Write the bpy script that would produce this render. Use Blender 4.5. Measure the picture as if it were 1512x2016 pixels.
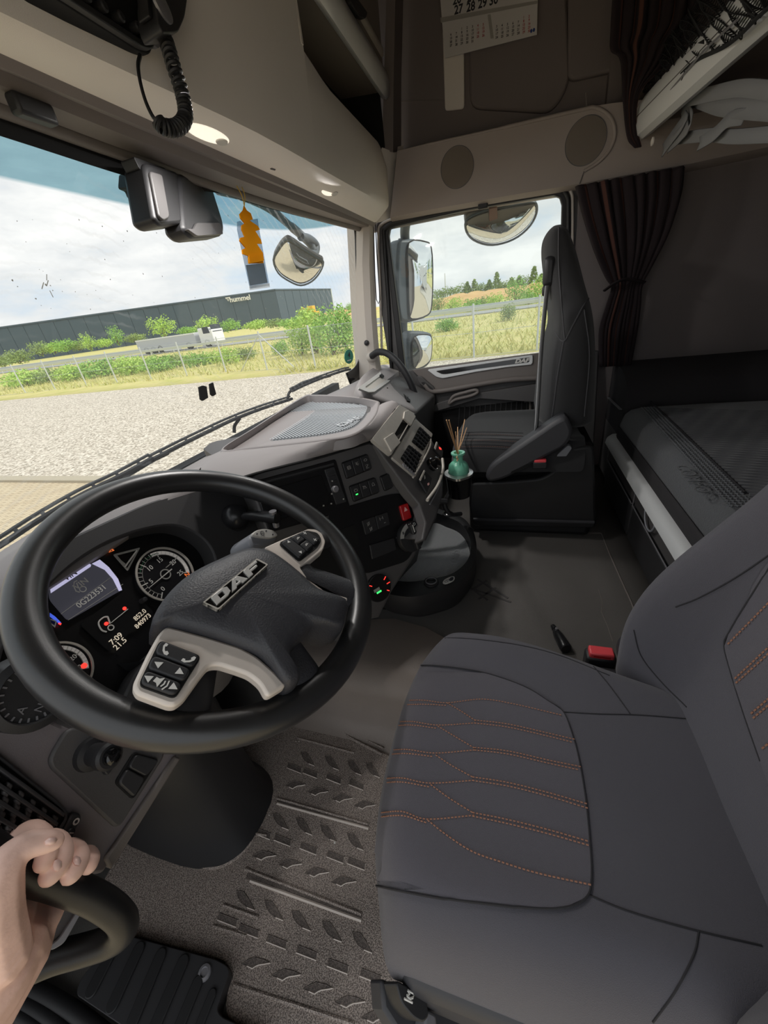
import bpy, bmesh, math, random
from mathutils import Vector, Matrix
from mathutils.bvhtree import BVHTree
from mathutils.geometry import tessellate_polygon

SC = bpy.context.scene
COL = SC.collection
for _o in list(bpy.data.objects):
    bpy.data.objects.remove(_o)
rnd = random.Random(11)
V = Vector
PI = math.pi

# ------------------------------------------------------------------ camera
FPX, CX, CY = 757.0, 756.0, 1008.0            # focal length and centre in pixels of the 1512x2016 frame
CAM = V((0, 0, 1.05))                         # cab floor is z = 0, x to the passenger, y to the front
M3 = Matrix(((0.27817679, -0.48400736, 0.82967135),
             (-0.95258799, -0.02816792, 0.30295657),
             (-0.12326309, -0.87461045, -0.46889526)))
cam_d = bpy.data.cameras.new('camera')
cam_d.sensor_fit = 'HORIZONTAL'
cam_d.sensor_width = 36.0
cam_d.lens = 36.0 * FPX / 1512.0
cam_d.clip_start = 0.02
cam_d.clip_end = 3000
cam_o = bpy.data.objects.new('camera', cam_d)
COL.objects.link(cam_o)
mw = M3.to_4x4()
for r in range(3):
    mw[r][1] *= -1
    mw[r][2] *= -1
mw.translation = CAM
cam_o.matrix_world = mw
SC.camera = cam_o

# ------------------------------------------------------------------ exposure, sky, sun
SC.view_settings.view_transform = 'Standard'
SC.view_settings.look = 'None'
SC.view_settings.gamma = 1.0
SC.view_settings.use_curve_mapping = False
SC.view_settings.exposure = 0.66
SC.cycles.max_bounces = 10
SC.cycles.diffuse_bounces = 6
SC.cycles.glossy_bounces = 5
SC.cycles.transparent_max_bounces = 24
SC.cycles.caustics_reflective = False
SC.cycles.caustics_refractive = False
SC.cycles.sample_clamp_indirect = 4.0
SC.cycles.use_denoising = True

wd = bpy.data.worlds.new('sky')
SC.world = wd
wd.use_nodes = True
nt = wd.node_tree
nt.nodes.clear()
wo = nt.nodes.new('ShaderNodeOutputWorld')
wb = nt.nodes.new('ShaderNodeBackground')
tc = nt.nodes.new('ShaderNodeTexCoord')
mp = nt.nodes.new('ShaderNodeMapping')
mp.inputs['Scale'].default_value = (1.0, 1.0, 3.2)
nz = nt.nodes.new('ShaderNodeTexNoise')
nz.inputs['Scale'].default_value = 3.2
nz.inputs['Detail'].default_value = 9
nz.inputs['Roughness'].default_value = 0.6
rp = nt.nodes.new('ShaderNodeValToRGB')
rp.color_ramp.elements[0].position = 0.36
rp.color_ramp.elements[0].color = (0.58, 0.68, 0.78, 1)
rp.color_ramp.elements[1].position = 0.66
rp.color_ramp.elements[1].color = (0.96, 0.95, 0.93, 1)
e = rp.color_ramp.elements.new(0.5)
e.color = (0.75, 0.765, 0.775, 1)
nt.links.new(tc.outputs['Generated'], mp.inputs['Vector'])
nt.links.new(mp.outputs['Vector'], nz.inputs['Vector'])
nt.links.new(nz.outputs['Fac'], rp.inputs['Fac'])
nt.links.new(rp.outputs['Color'], wb.inputs['Color'])
wb.inputs['Strength'].default_value = 0.76
nt.links.new(wb.outputs['Background'], wo.inputs['Surface'])

sun_d = bpy.data.lights.new('sun', 'SUN')
sun_d.energy = 1.7
sun_d.angle = math.radians(14)
sun_d.color = (1.0, 0.95, 0.86)
sun_o = bpy.data.objects.new('sun', sun_d)
COL.objects.link(sun_o)
sun_o.rotation_euler = V((0.12, -0.72, 0.68)).to_track_quat('Z', 'Y').to_euler()

# ------------------------------------------------------------------ pixel helpers: where a sight line meets a real surface
def ray(px, py):
    return M3 @ V(((px - CX) / FPX, (py - CY) / FPX, 1.0))

def at(px, py, ax, v):
    d = ray(px, py)
    i = 'xyz'.index(ax)
    return CAM + d * ((v - CAM[i]) / d[i])

def near(px, py, depth):
    return CAM + ray(px, py) * depth

class Frame:
    def __init__(s, o, h, up):
        s.o = V(o)
        s.h = V(h).normalized()
        u = V(up)
        s.up = (u - s.h * u.dot(s.h)).normalized()
        s.n = s.h.cross(s.up).normalized()
    def hit(s, px, py, lift=0.0):
        d = ray(px, py)
        o = s.o + s.n * lift
        return CAM + d * ((o - CAM).dot(s.n) / d.dot(s.n))
    def uv(s, px, py):
        p = s.hit(px, py) - s.o
        return (p.dot(s.h), p.dot(s.up))
    def w(s, u, v, k=0.0):
        return s.o + s.h * u + s.up * v + s.n * k

# ------------------------------------------------------------------ materials
def lin(c):
    c = c.lstrip('#')
    r = []
    for i in (0, 2, 4):
        x = int(c[i:i + 2], 16) / 255.0
        r.append(x / 12.92 if x <= 0.04045 else ((x + 0.055) / 1.055) ** 2.4)
    return (r[0], r[1], r[2], 1)

MATS = {}
def mat(name, col, rough=0.6, metal=0.0, bump=None, var=None, spec=0.5, emit=None, coat=0.0, sheen=0.0, wave=None):
    """Principled material. bump=(scale,strength,distance) noise relief, var=(scale,amount) colour variation, wave=(scale,strength,axis)."""
    m = bpy.data.materials.new(name)
    m.use_nodes = True
    t = m.node_tree
    b = t.nodes['Principled BSDF']
    c = lin(col) if isinstance(col, str) else (col[0], col[1], col[2], 1)
    b.inputs['Base Color'].default_value = c
    b.inputs['Roughness'].default_value = rough
    b.inputs['Metallic'].default_value = metal
    b.inputs['Specular IOR Level'].default_value = spec
    if coat:
        b.inputs['Coat Weight'].default_value = coat
        b.inputs['Coat Roughness'].default_value = 0.1
    if sheen:
        b.inputs['Sheen Weight'].default_value = sheen
        b.inputs['Sheen Roughness'].default_value = 0.5
    if emit:
        b.inputs['Emission Color'].default_value = lin(emit[0])
        b.inputs['Emission Strength'].default_value = emit[1]
    tcn = None
    if bump or var or wave:
        tcn = t.nodes.new('ShaderNodeTexCoord')
    if var:
        n = t.nodes.new('ShaderNodeTexNoise')
        n.inputs['Scale'].default_value = var[0]
        n.inputs['Detail'].default_value = 6
        t.links.new(tcn.outputs['Object'], n.inputs['Vector'])
        r = t.nodes.new('ShaderNodeMapRange')
        r.inputs['From Min'].default_value = 0.3
        r.inputs['From Max'].default_value = 0.7
        r.inputs['To Min'].default_value = 1 - var[1]
        r.inputs['To Max'].default_value = 1 + var[1]
        t.links.new(n.outputs['Fac'], r.inputs['Value'])
        mx = t.nodes.new('ShaderNodeMix')
        mx.data_type = 'RGBA'
        mx.blend_type = 'MULTIPLY'
        mx.inputs['Factor'].default_value = 1
        mx.inputs['A'].default_value = c
        t.links.new(r.outputs['Result'], mx.inputs['B'])
        t.links.new(mx.outputs['Result'], b.inputs['Base Color'])
    hsock = None
    if bump:
        n = t.nodes.new('ShaderNodeTexNoise')
        n.inputs['Scale'].default_value = bump[0]
        n.inputs['Detail'].default_value = 3
        t.links.new(tcn.outputs['Object'], n.inputs['Vector'])
        hsock = (n.outputs['Fac'], bump[1], bump[2] if len(bump) > 2 else 0.002)
    if wave:
        n = t.nodes.new('ShaderNodeTexWave')
        n.wave_type = 'BANDS'
        n.bands_direction = wave[2]
        n.inputs['Scale'].default_value = wave[0]
        n.inputs['Distortion'].default_value = 0.0
        t.links.new(tcn.outputs['Object'], n.inputs['Vector'])
        hsock = (n.outputs['Fac'], wave[1], 0.002)
    if hsock:
        bp = t.nodes.new('ShaderNodeBump')
        bp.inputs['Strength'].default_value = hsock[1]
        bp.inputs['Distance'].default_value = hsock[2]
        t.links.new(hsock[0], bp.inputs['Height'])
        t.links.new(bp.outputs['Normal'], b.inputs['Normal'])
    MATS[name] = m
    return m

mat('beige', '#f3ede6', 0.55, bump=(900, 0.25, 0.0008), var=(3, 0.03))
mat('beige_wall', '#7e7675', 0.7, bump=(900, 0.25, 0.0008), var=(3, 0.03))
mat('beige_grey', '#8f8780', 0.65, bump=(800, 0.2, 0.0008))
mat('header_grey', '#857d7a', 0.65, bump=(700, 0.2, 0.0008))
mat('pillar', '#cbc3ba', 0.6, bump=(800, 0.15, 0.0008))
mat('dash_top', '#9b9594', 0.55, bump=(1100, 0.35, 0.0008), var=(5, 0.04))
mat('dash_mid', '#7b7470', 0.55, bump=(1100, 0.3, 0.0008))
mat('dash_dark', '#585656', 0.5, bump=(1100, 0.3, 0.0008))
mat('dash_black', '#363638', 0.42, bump=(1200, 0.15, 0.0006))
mat('gloss_black', '#101011', 0.15, coat=0.4)
mat('rubber', '#232325', 0.55, bump=(500, 0.2, 0.0008))
mat('black_plastic', '#2a2a2c', 0.5, bump=(900, 0.15, 0.0006))
mat('void_black', '#080809', 0.8)
mat('tray_rib', '#8b8f92', 0.5, wave=(62, 0.6, 'Y'))
mat('tray_grey', '#b9bdc0', 0.45)
mat('tray_dark', '#6a6d70', 0.5)
mat('pedestal', '#242426', 0.45, bump=(900, 0.2, 0.0006))
mat('silver', '#dcdad5', 0.35, metal=0.4, var=(60, 0.03))
mat('silver_paint', '#d2ccc2', 0.38, metal=0.2, var=(60, 0.04))
mat('silver_dark', '#8d8c90', 0.4, metal=0.3)
mat('worn_silver', '#e9ded3', 0.42, metal=0.15, var=(25, 0.08))
mat('leather', '#262627', 0.33, spec=0.8, bump=(1400, 0.12, 0.0006), var=(14, 0.12))
mat('hub_black', '#3e3e42', 0.45, bump=(420, 0.55, 0.0012))
mat('white_print', '#e8e6e0', 0.6)
mat('grey_print', '#a9a7a2', 0.6)
mat('dark_print', '#303036', 0.6)
mat('orange_print', '#e2733a', 0.6, emit=('#e2733a', 0.5))
mat('red_print', '#e33a32', 0.6, emit=('#ff3a30', 0.9))
mat('green_led', '#3be05a', 0.5, emit=('#35ff60', 1.5))
mat('red_button', '#c01f22', 0.3, coat=0.3)
mat('red_plastic', '#fb5960', 0.3, emit=None)
mat('screen', '#141516', 0.22)
mat('cluster_black', '#131315', 0.35)
mat('gauge_face', '#18181b', 0.4)
mat('screen_lit', '#8f8ea6', 0.4, emit=('#b9b6d6', 0.55))
mat('screen_dim', '#303038', 0.4, emit=('#55555f', 0.22))
mat('seat_fabric', '#58565d', 0.85, bump=(1300, 0.5, 0.0012), sheen=0.25, var=(5, 0.05))
mat('seat_insert', '#605d64', 0.9, bump=(1500, 0.6, 0.0012), sheen=0.25, var=(6, 0.04))
mat('seat_side', '#29292b', 0.85, bump=(1300, 0.5, 0.0012), sheen=0.2)
mat('seam', '#2d2c2f', 0.85)
mat('stitch', '#a8785f', 0.7)
mat('seat_plastic', '#3f3f43', 0.5, bump=(1000, 0.2, 0.0006))
mat('grey_plastic', '#8f9197', 0.45)
mat('tunnel', '#6d6a67', 0.42, bump=(420, 0.45, 0.0012), var=(4, 0.12))
mat('carpet', '#2a2a2c', 0.95, bump=(300, 0.6, 0.003))
mat('mattress', '#606265', 0.9, bump=(260, 0.8, 0.003), sheen=0.2)
mat('mattress_rib', '#58595c', 0.9, sheen=0.2, wave=(20, 0.9, 'X'))
mat('mattress_side', '#363436', 0.9, bump=(600, 0.5, 0.001))
mat('curtain', '#2a2124', 0.95, bump=(400, 0.4, 0.002))
mat('curtain_stripe', '#573830', 0.95)
mat('net', '#18181a', 0.9)
mat('strap_grey', '#86878a', 0.7, bump=(900, 0.3, 0.001))
mat('paper', '#d9d7d6', 0.8)
mat('skin', '#ffd5c4', 0.45, bump=(260, 0.25, 0.0010), var=(30, 0.10))
mat('nail', '#ffd9cd', 0.25)
mat('mint', '#7fd2b2', 0.35, coat=0.3)
mat('mint_light', '#a9e6cd', 0.35)
mat('reed', '#d8ac80', 0.7, var=(60, 0.1))
mat('chrome', '#dcdcdc', 0.12, metal=1.0)
mat('mirror_glass', '#e9eef0', 0.02, metal=1.0)
mat('mirror_shell', '#55606a', 0.5)
mat('string', '#c9a545', 0.8)
mat('sticker_green', '#3f9a86', 0.6)
mat('white_label', '#dedcd6', 0.7)
mat('sleeve_plastic', '#c9d2d8', 0.2)
mat('grille_cloth', '#8f857c', 0.9, bump=(1500, 1.0, 0.002))
mat('lamp_lens', '#fbf8f0', 0.2, bump=(200, 0.6, 0.002), emit=('#fff1dc', 0.55))  # lens glow added to go with the fill lights
mat('sleeve_grey', '#70797f', 0.35)
mat('pink_print', '#f0b9b4', 0.5)
mat('scale_white', '#d8d2cc', 0.6, emit=('#d8d2cc', 0.12))
mat('scale_green', '#2f6d4c', 0.6)
mat('warm_print', '#f0e2cc', 0.6, emit=('#f0e2cc', 0.25))
mat('blue_print', '#4660d8', 0.5, emit=('#4660d8', 0.5))
mat('mat_grey', '#d2d5d7', 0.32, wave=(150, 0.7, 'DIAGONAL'))
mat('gloss_soft', '#262628', 0.28)
mat('dash_left', '#7d7678', 0.55, bump=(1100, 0.3, 0.0008))
mat("pad_black", '#1f1f21', 0.6)
mat("rubber_soft", '#19191a', 0.42, bump=(700, 0.15, 0.0006))
mat('stitch_dim', '#6f4a3a', 0.8)
mat('seam_grey', '#4a4a4d', 0.8)
mat('board_brown', '#6b5f5a', 0.7)
mat('arm_grey', '#59626a', 0.55)
mat('kerb_shell', '#6d6a66', 0.5)
mat('bracket_brown', '#7d5a50', 0.6)
mat('wiper_grey', '#3c3f42', 0.5)
mat('speck', '#a6a59b', 0.9)
mat('red_ink', '#b84a52', 0.8)
mat('blue_ink', '#35508f', 0.8)
mat('chrome_soft', '#cfcfce', 0.25, metal=0.9)
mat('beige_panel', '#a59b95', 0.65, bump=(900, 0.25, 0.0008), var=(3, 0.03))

def grain_mat(name, dark, light, scale, rough, bump, lo=0.42, hi=0.58):
    """pebbled rubber: worn pale grain over darker pits"""
    m = bpy.data.materials.new(name); m.use_nodes = True
    t = m.node_tree; b = t.nodes['Principled BSDF']
    b.inputs['Roughness'].default_value = rough
    c = t.nodes.new('ShaderNodeTexCoord'); n = t.nodes.new('ShaderNodeTexNoise')
    n.inputs['Scale'].default_value = scale; n.inputs['Detail'].default_value = 2.5
    t.links.new(c.outputs['Object'], n.inputs['Vector'])
    r = t.nodes.new('ShaderNodeValToRGB')
    r.color_ramp.elements[0].position = lo; r.color_ramp.elements[0].color = lin(dark)
    r.color_ramp.elements[1].position = hi; r.color_ramp.elements[1].color = lin(light)
    t.links.new(n.outputs['Fac'], r.inputs['Fac']); t.links.new(r.outputs['Color'], b.inputs['Base Color'])
    bp = t.nodes.new('ShaderNodeBump'); bp.inputs['Strength'].default_value = bump; bp.inputs['Distance'].default_value = 0.002
    t.links.new(n.outputs['Fac'], bp.inputs['Height']); t.links.new(bp.outputs['Normal'], b.inputs['Normal'])
    MATS[name] = m
grain_mat('floor_mat', '#6b615c', '#b9aca2', 520, 0.55, 0.8)
mat('mat_pale', '#d2c7bd', 0.5)
grain_mat('mat_groove', '#544d49', '#786e68', 520, 0.7, 0.5)
mat('bar_white', '#eceeee', 0.35, metal=0.1)
mat('dash_shade', '#403f40', 0.55, bump=(1100, 0.3, 0.0008))
tm = bpy.data.materials.new('tree_orange'); tm.use_nodes = True
_t = tm.node_tree; _t.nodes.clear()
_o = _t.nodes.new('ShaderNodeOutputMaterial'); _a = _t.nodes.new('ShaderNodeBsdfDiffuse'); _b = _t.nodes.new('ShaderNodeBsdfTranslucent'); _m = _t.nodes.new('ShaderNodeMixShader')
_a.inputs['Color'].default_value = lin('#e0a020'); _b.inputs['Color'].default_value = lin('#e8a418'); _m.inputs[0].default_value = 0.55
_t.links.new(_a.outputs[0], _m.inputs[1]); _t.links.new(_b.outputs[0], _m.inputs[2]); _t.links.new(_m.outputs[0], _o.inputs['Surface'])
MATS['tree_orange'] = tm
mat('belt_grey', '#c3c4c6', 0.7)
mat('tunnel_brown', '#8d827a', 0.48, bump=(420, 0.45, 0.0012), var=(6, 0.08))
# ------------------------------------------------------------------ object builders
WM = {}
def _link(o, parent, loc):
    COL.objects.link(o)
    o.location = loc
    WM[o] = Matrix.Translation(loc)
    if parent is not None:
        o.parent = parent
        o.matrix_parent_inverse = WM[parent].inverted()
    return o

def tag(o, label=None, cat=None, group=None, kind=None):
    if label: o['label'] = label
    if cat: o['category'] = cat
    if group: o['group'] = group
    if kind: o['kind'] = kind
    return o

def thing(name, label, cat, loc, group=None, kind=None):
    o = bpy.data.objects.new(name, None)
    o.empty_display_size = 0.05
    _link(o, None, V(loc))
    return tag(o, label, cat, group, kind)

def mk(name, bm, m, parent=None, smooth=True, bevel=0.0, sub=0, solid=0.0, auto=35, segs=2, soff=-1):
    """bm: BMesh in world coordinates -> one mesh object whose origin sits in the middle of its base."""
    bmesh.ops.remove_doubles(bm, verts=bm.verts, dist=1e-5)
    bmesh.ops.recalc_face_normals(bm, faces=bm.faces)
    lo = V((1e9,) * 3)
    hi = V((-1e9,) * 3)
    for v in bm.verts:
        for i in range(3):
            lo[i] = min(lo[i], v.co[i])
            hi[i] = max(hi[i], v.co[i])
    org = V(((lo.x + hi.x) / 2, (lo.y + hi.y) / 2, lo.z))
    for v in bm.verts:
        v.co -= org
    me = bpy.data.meshes.new(name)
    bm.to_mesh(me)
    bm.free()
    if smooth:
        for p in me.polygons:
            p.use_smooth = True
        if auto and not sub:
            me.set_sharp_from_angle(angle=math.radians(auto))
    o = bpy.data.objects.new(name, me)
    _link(o, parent, org)
    me.materials.append(MATS[m] if isinstance(m, str) else m)
    if solid:
        s = o.modifiers.new('thickness', 'SOLIDIFY')
        s.thickness = solid
        s.offset = soff
    if bevel:
        b = o.modifiers.new('bevel', 'BEVEL')
        b.width = bevel
        b.segments = segs
        b.limit_method = 'ANGLE'
        b.angle_limit = math.radians(40)
    if sub:
        s = o.modifiers.new('smooth', 'SUBSURF')
        s.levels = s.render_levels = sub
    return o

def copy_tree(o, parent=None, delta=None):
    c = o.copy()
    COL.objects.link(c)
    WM[c] = WM[o].copy()
    if parent is not None:
        c.parent = parent
    if delta is not None:
        c.location = o.location + V(delta)
        WM[c] = Matrix.Translation(V(delta)) @ WM[o]
    for ch in list(o.children):
        copy_tree(ch, c)
    return c

def new():
    return bmesh.new()

def add_poly_prism(bm, pts, vec):
    """closed 3-D polygon pts swept along vec"""
    n = len(pts)
    a = [bm.verts.new(p) for p in pts]
    b = [bm.verts.new(V(p) + V(vec)) for p in pts]
    bm.faces.new(a)
    bm.faces.new(b[::-1])
    for i in range(n):
        j = (i + 1) % n
        bm.faces.new((a[i], b[i], b[j], a[j]))
    return bm

def round_poly(pts, r, seg=4):
    """round the corners of a 2-D polygon"""
    out = []
    n = len(pts)
    for i in range(n):
        p = V(pts[i]).to_2d(); a = V(pts[i - 1]).to_2d(); b = V(pts[(i + 1) % n]).to_2d()
        da = (a - p); db = (b - p)
        rr = min(r, da.length * 0.45, db.length * 0.45)
        da.normalize(); db.normalize()
        s = p + da * rr; t = p + db * rr
        for k in range(seg + 1):
            q = k / seg
            out.append(s * (1 - q) ** 2 + p * 2 * q * (1 - q) + t * q ** 2)
    return out

def plate(name, fr, px, m, parent, thick=0.006, lift=0.0, r=0.0, bevel=0.0, uv=False, smooth=True, seg=4):
    """solid plate on a surface frame; px = outline in pixels (or uv metres)"""
    P = [V(p) for p in px] if uv else [V(fr.uv(*p)) for p in px]
    if r: P = round_poly(P, r, seg)
    bm = add_poly_prism(new(), [fr.w(p[0], p[1], lift) for p in P], fr.n * -thick)
    return mk(name, bm, m, parent, smooth=smooth, bevel=bevel)

def ring_plate(name, fr, outer, inner, m, parent, thick=0.006, lift=0.0, ro=0.0, ri=0.0, bevel=0.0, uv=False):
    A = [V(p) for p in outer] if uv else [V(fr.uv(*p)) for p in outer]
    B = [V(p) for p in inner] if uv else [V(fr.uv(*p)) for p in inner]
    if ro: A = round_poly(A, ro, 5)
    if ri: B = round_poly(B, ri, 5)
    bm = new()
    def res(P, n=64):
        P = [V(p).to_2d() for p in P]
        c = sum(P, V((0, 0))) / len(P)
        L = [0]
        for i in range(len(P)):
            L.append(L[-1] + (P[(i + 1) % len(P)] - P[i]).length)
        o = []
        for k in range(n):
            s = L[-1] * k / n
            i = max(j for j in range(len(P)) if L[j] <= s + 1e-12)
            f = (s - L[i]) / max(1e-9, L[i + 1] - L[i])
            o.append(P[i].lerp(P[(i + 1) % len(P)], f))
        return o
    n = 96
    A = res(A, n); B = res(B, n)
    la = [bm.verts.new(fr.w(p[0], p[1], lift)) for p in A]
    lb = [bm.verts.new(fr.w(p[0], p[1], lift)) for p in B]
    ba = [bm.verts.new(fr.w(p[0], p[1], lift - thick)) for p in A]
    bb = [bm.verts.new(fr.w(p[0], p[1], lift - thick)) for p in B]
    for i in range(n):
        j = (i + 1) % n
        bm.faces.new((la[i], la[j], lb[j], lb[i]))
        bm.faces.new((ba[j], ba[i], bb[i], bb[j]))
        bm.faces.new((la[j], la[i], ba[i], ba[j]))
        bm.faces.new((lb[i], lb[j], bb[j], bb[i]))
    return mk(name, bm, m, parent, bevel=bevel)

def add_box(bm, lo, hi):
    x0, y0, z0 = lo; x1, y1, z1 = hi
    return add_poly_prism(bm, [V((x0, y0, z0)), V((x1, y0, z0)), V((x1, y1, z0)), V((x0, y1, z0))], V((0, 0, z1 - z0)))

def box(name, lo, hi, m, parent=None, bevel=0.004, segs=2):
    return mk(name, add_box(new(), lo, hi), m, parent, bevel=bevel, segs=segs)

def fbox(name, fr, u0, u1, v0, v1, k0, k1, m, parent, bevel=0.003, r=0.0):
    P = [V((u0, v0)), V((u1, v0)), V((u1, v1)), V((u0, v1))]
    if r: P = round_poly(P, r, 4)
    bm = add_poly_prism(new(), [fr.w(p[0], p[1], k1) for p in P], fr.n * (k0 - k1))
    return mk(name, bm, m, parent, bevel=bevel)

def catmull(pts, n=8, closed=False):
    P = [V(p) for p in pts]
    out = []
    m = len(P)
    for i in range(m if closed else m - 1):
        p1 = P[i]; p2 = P[(i + 1) % m]
        p0 = P[i - 1] if (closed or i > 0) else p1 * 2 - p2
        p3 = P[(i + 2) % m] if (closed or i + 2 < m) else p2 * 2 - p1
        for k in range(n):
            t = k / n
            out.append(0.5 * (2 * p1 + (p2 - p0) * t + (2 * p0 - 5 * p1 + 4 * p2 - p3) * t * t + (3 * p1 - p0 - 3 * p2 + p3) * t ** 3))
    if not closed: out.append(P[-1].copy())
    return out

def add_tube(bm, pts, rad, seg=10, closed=False, caps=True, flat=1.0, upv=None):
    """tube along pts; rad number or list; flat squashes the section"""
    P = [V(p) for p in pts]
    n = len(P)
    if isinstance(rad, (int, float)): rad = [rad] * n
    rings = []
    prev = None
    for i in range(n):
        if closed: t = P[(i + 1) % n] - P[i - 1]
        else: t = P[min(i + 1, n - 1)] - P[max(i - 1, 0)]
        if t.length < 1e-9: t = V((0, 0, 1))
        t.normalize()
        if upv is not None: a = V(upv) - t * t.dot(V(upv))
        elif prev is None:
            a = V((0, 0, 1)) if abs(t.z) < 0.9 else V((1, 0, 0))
            a = a - t * t.dot(a)
        else: a = prev - t * t.dot(prev)
        a.normalize()
        prev = a
        b = t.cross(a)
        rings.append([bm.verts.new(P[i] + (a * math.cos(2 * PI * k / seg) * flat + b * math.sin(2 * PI * k / seg)) * rad[i]) for k in range(seg)])
    for i in range(n if closed else n - 1):
        A = rings[i]; B = rings[(i + 1) % n]
        for k in range(seg):
            bm.faces.new((A[k], A[(k + 1) % seg], B[(k + 1) % seg], B[k]))
    if caps and not closed:
        bm.faces.new(rings[0][::-1]); bm.faces.new(rings[-1])
    return bm

def tube(name, pts, rad, m, parent=None, seg=10, closed=False, flat=1.0, upv=None):
    return mk(name, add_tube(new(), pts, rad, seg, closed, True, flat, upv), m, parent, auto=50)

def add_lathe(bm, prof, o, ax, h, seg=28):
    """prof: (radius, height) list turned about axis ax at o; h: a direction square to ax"""
    o = V(o); ax = V(ax).normalized(); h = V(h); h = (h - ax * h.dot(ax)).normalized(); g = ax.cross(h)
    rings = []
    for r, z in prof:
        if r < 1e-6: rings.append([bm.verts.new(o + ax * z)])
        else: rings.append([bm.verts.new(o + ax * z + (h * math.cos(2 * PI * k / seg) + g * math.sin(2 * PI * k / seg)) * r) for k in range(seg)])
    for A, B in zip(rings, rings[1:]):
        for k in range(seg):
            j = (k + 1) % seg
            if len(A) == 1 and len(B) == 1: continue
            if len(A) == 1: bm.faces.new((A[0], B[j], B[k]))
            elif len(B) == 1: bm.faces.new((A[k], A[j], B[0]))
            else: bm.faces.new((A[k], A[j], B[j], B[k]))
    return bm

def lathe(name, prof, o, ax, m, parent=None, seg=28, h=None):
    ax = V(ax)
    if h is None: h = V((1, 0, 0)) if abs(ax.normalized().x) < 0.9 else V((0, 1, 0))
    return mk(name, add_lathe(new(), prof, o, ax, h, seg), m, parent, auto=40)

def add_grid(bm, rows, close_u=False, close_v=False):
    g = [[bm.verts.new(p) for p in r] for r in rows]
    n = len(g)
    for i in range(n if close_v else n - 1):
        A = g[i]; B = g[(i + 1) % n]
        for k in range(len(A) if close_u else len(A) - 1):
            j = (k + 1) % len(A)
            bm.faces.new((A[k], A[j], B[j], B[k]))
    return g

def loft(name, rows, m, parent=None, caps=False, close_u=False, sub=0, solid=0.0, auto=35, bevel=0.0, soff=-1):
    bm = new()
    g = add_grid(bm, rows, close_u)
    if caps:
        bm.faces.new(g[0][::-1]); bm.faces.new(g[-1])
    return mk(name, bm, m, parent, sub=sub, solid=solid, auto=auto, bevel=bevel, soff=soff)

def ellipse(c, a, b, n=28, ph=0.0):
    return [(c[0] + a * math.cos(2 * PI * k / n + ph), c[1] + b * math.sin(2 * PI * k / n + ph)) for k in range(n)]

def text(name, s, fr, u, v, size, m, parent, lift=0.001, depth=0.0008, bold=0.0, rot=0.0, align='CENTER', sx=1.0, shear=0.0):
    cu = bpy.data.curves.new('t', 'FONT')
    cu.body = s
    cu.size = size
    cu.align_x = align
    cu.align_y = 'CENTER'
    cu.extrude = depth / 2
    cu.offset = bold
    cu.shear = shear
    cu.resolution_u = 3
    ob = bpy.data.objects.new('t', cu)
    COL.objects.link(ob)
    dg = bpy.context.evaluated_depsgraph_get()
    me = bpy.data.meshes.new_from_object(ob.evaluated_get(dg))
    bpy.data.objects.remove(ob)
    bpy.data.curves.remove(cu)
    bm = new()
    bm.from_mesh(me)
    bpy.data.meshes.remove(me)
    c, sn = math.cos(rot), math.sin(rot)
    for w in bm.verts:
        x, y, z = w.co
        x *= sx
        w.co = fr.w(u + x * c - y * sn, v + x * sn + y * c, lift + z + depth / 2)
    if not bm.verts:
        bm.free()
        return None
    return mk(name, bm, m, parent, smooth=False)

def bvh_of(o):
    dg = bpy.context.evaluated_depsgraph_get()
    dg.update()
    e = o.evaluated_get(dg)
    me = e.to_mesh()
    W = WM[o]
    t = BVHTree.FromPolygons([W @ v.co for v in me.vertices], [list(p.vertices) for p in me.polygons])
    e.to_mesh_clear()
    return t

def drop(bv, px, py, lift=0.0):
    """the point of a built surface seen at a pixel, lifted along its normal"""
    d = ray(px, py).normalized()
    loc, nrm, idx, dist = bv.ray_cast(CAM, d)
    if loc is None: return None
    if nrm.dot(d) > 0: nrm = -nrm
    return loc + nrm * lift

def sew(name, bv, pxs, m, parent, rad=0.0015, lift=0.0, n=10, seg=5):
    """a thin bead laid on a surface along a pixel path"""
    path = [p.to_3d() for p in catmull([V((p[0], p[1], 0)) for p in pxs], n)]
    P = [drop(bv, p.x, p.y, lift) for p in path]
    P = [p for p in P if p is not None]
    if len(P) < 2: return None
    return tube(name, P, rad, m, parent, seg=seg)

def stitches(name, bv, pxs, m, parent, gap=0.0, step=0.0062, ln=0.0036, rad=0.0011, lift=0.0008, off=0.0):
    path = [p for p in catmull([V((p[0], p[1], 0)) for p in pxs], 12)]
    P = [drop(bv, p.x, p.y, lift) for p in path]
    P = [p for p in P if p is not None]
    bm = new()
    s = 0.0
    for a, b in zip(P, P[1:]):
        L = (b - a).length
        if L > 0.05 or L < 1e-7: continue
        t = (b - a) / L
        while s < L:
            p = a + t * s
            q = a + t * min(s + ln, L + ln)
            add_tube(bm, [p, q], rad, 4)
            s += step
        s -= L
    if not bm.verts:
        bm.free()
        return None
    return mk(name, bm, m, parent)
# ================================================================== CAB SHELL (structure)
XR = 2.05                                      # inner face of the passenger side
def struct(o, label=None):
    o['kind'] = 'structure'
    if label: o['label'] = label
    return o

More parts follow.
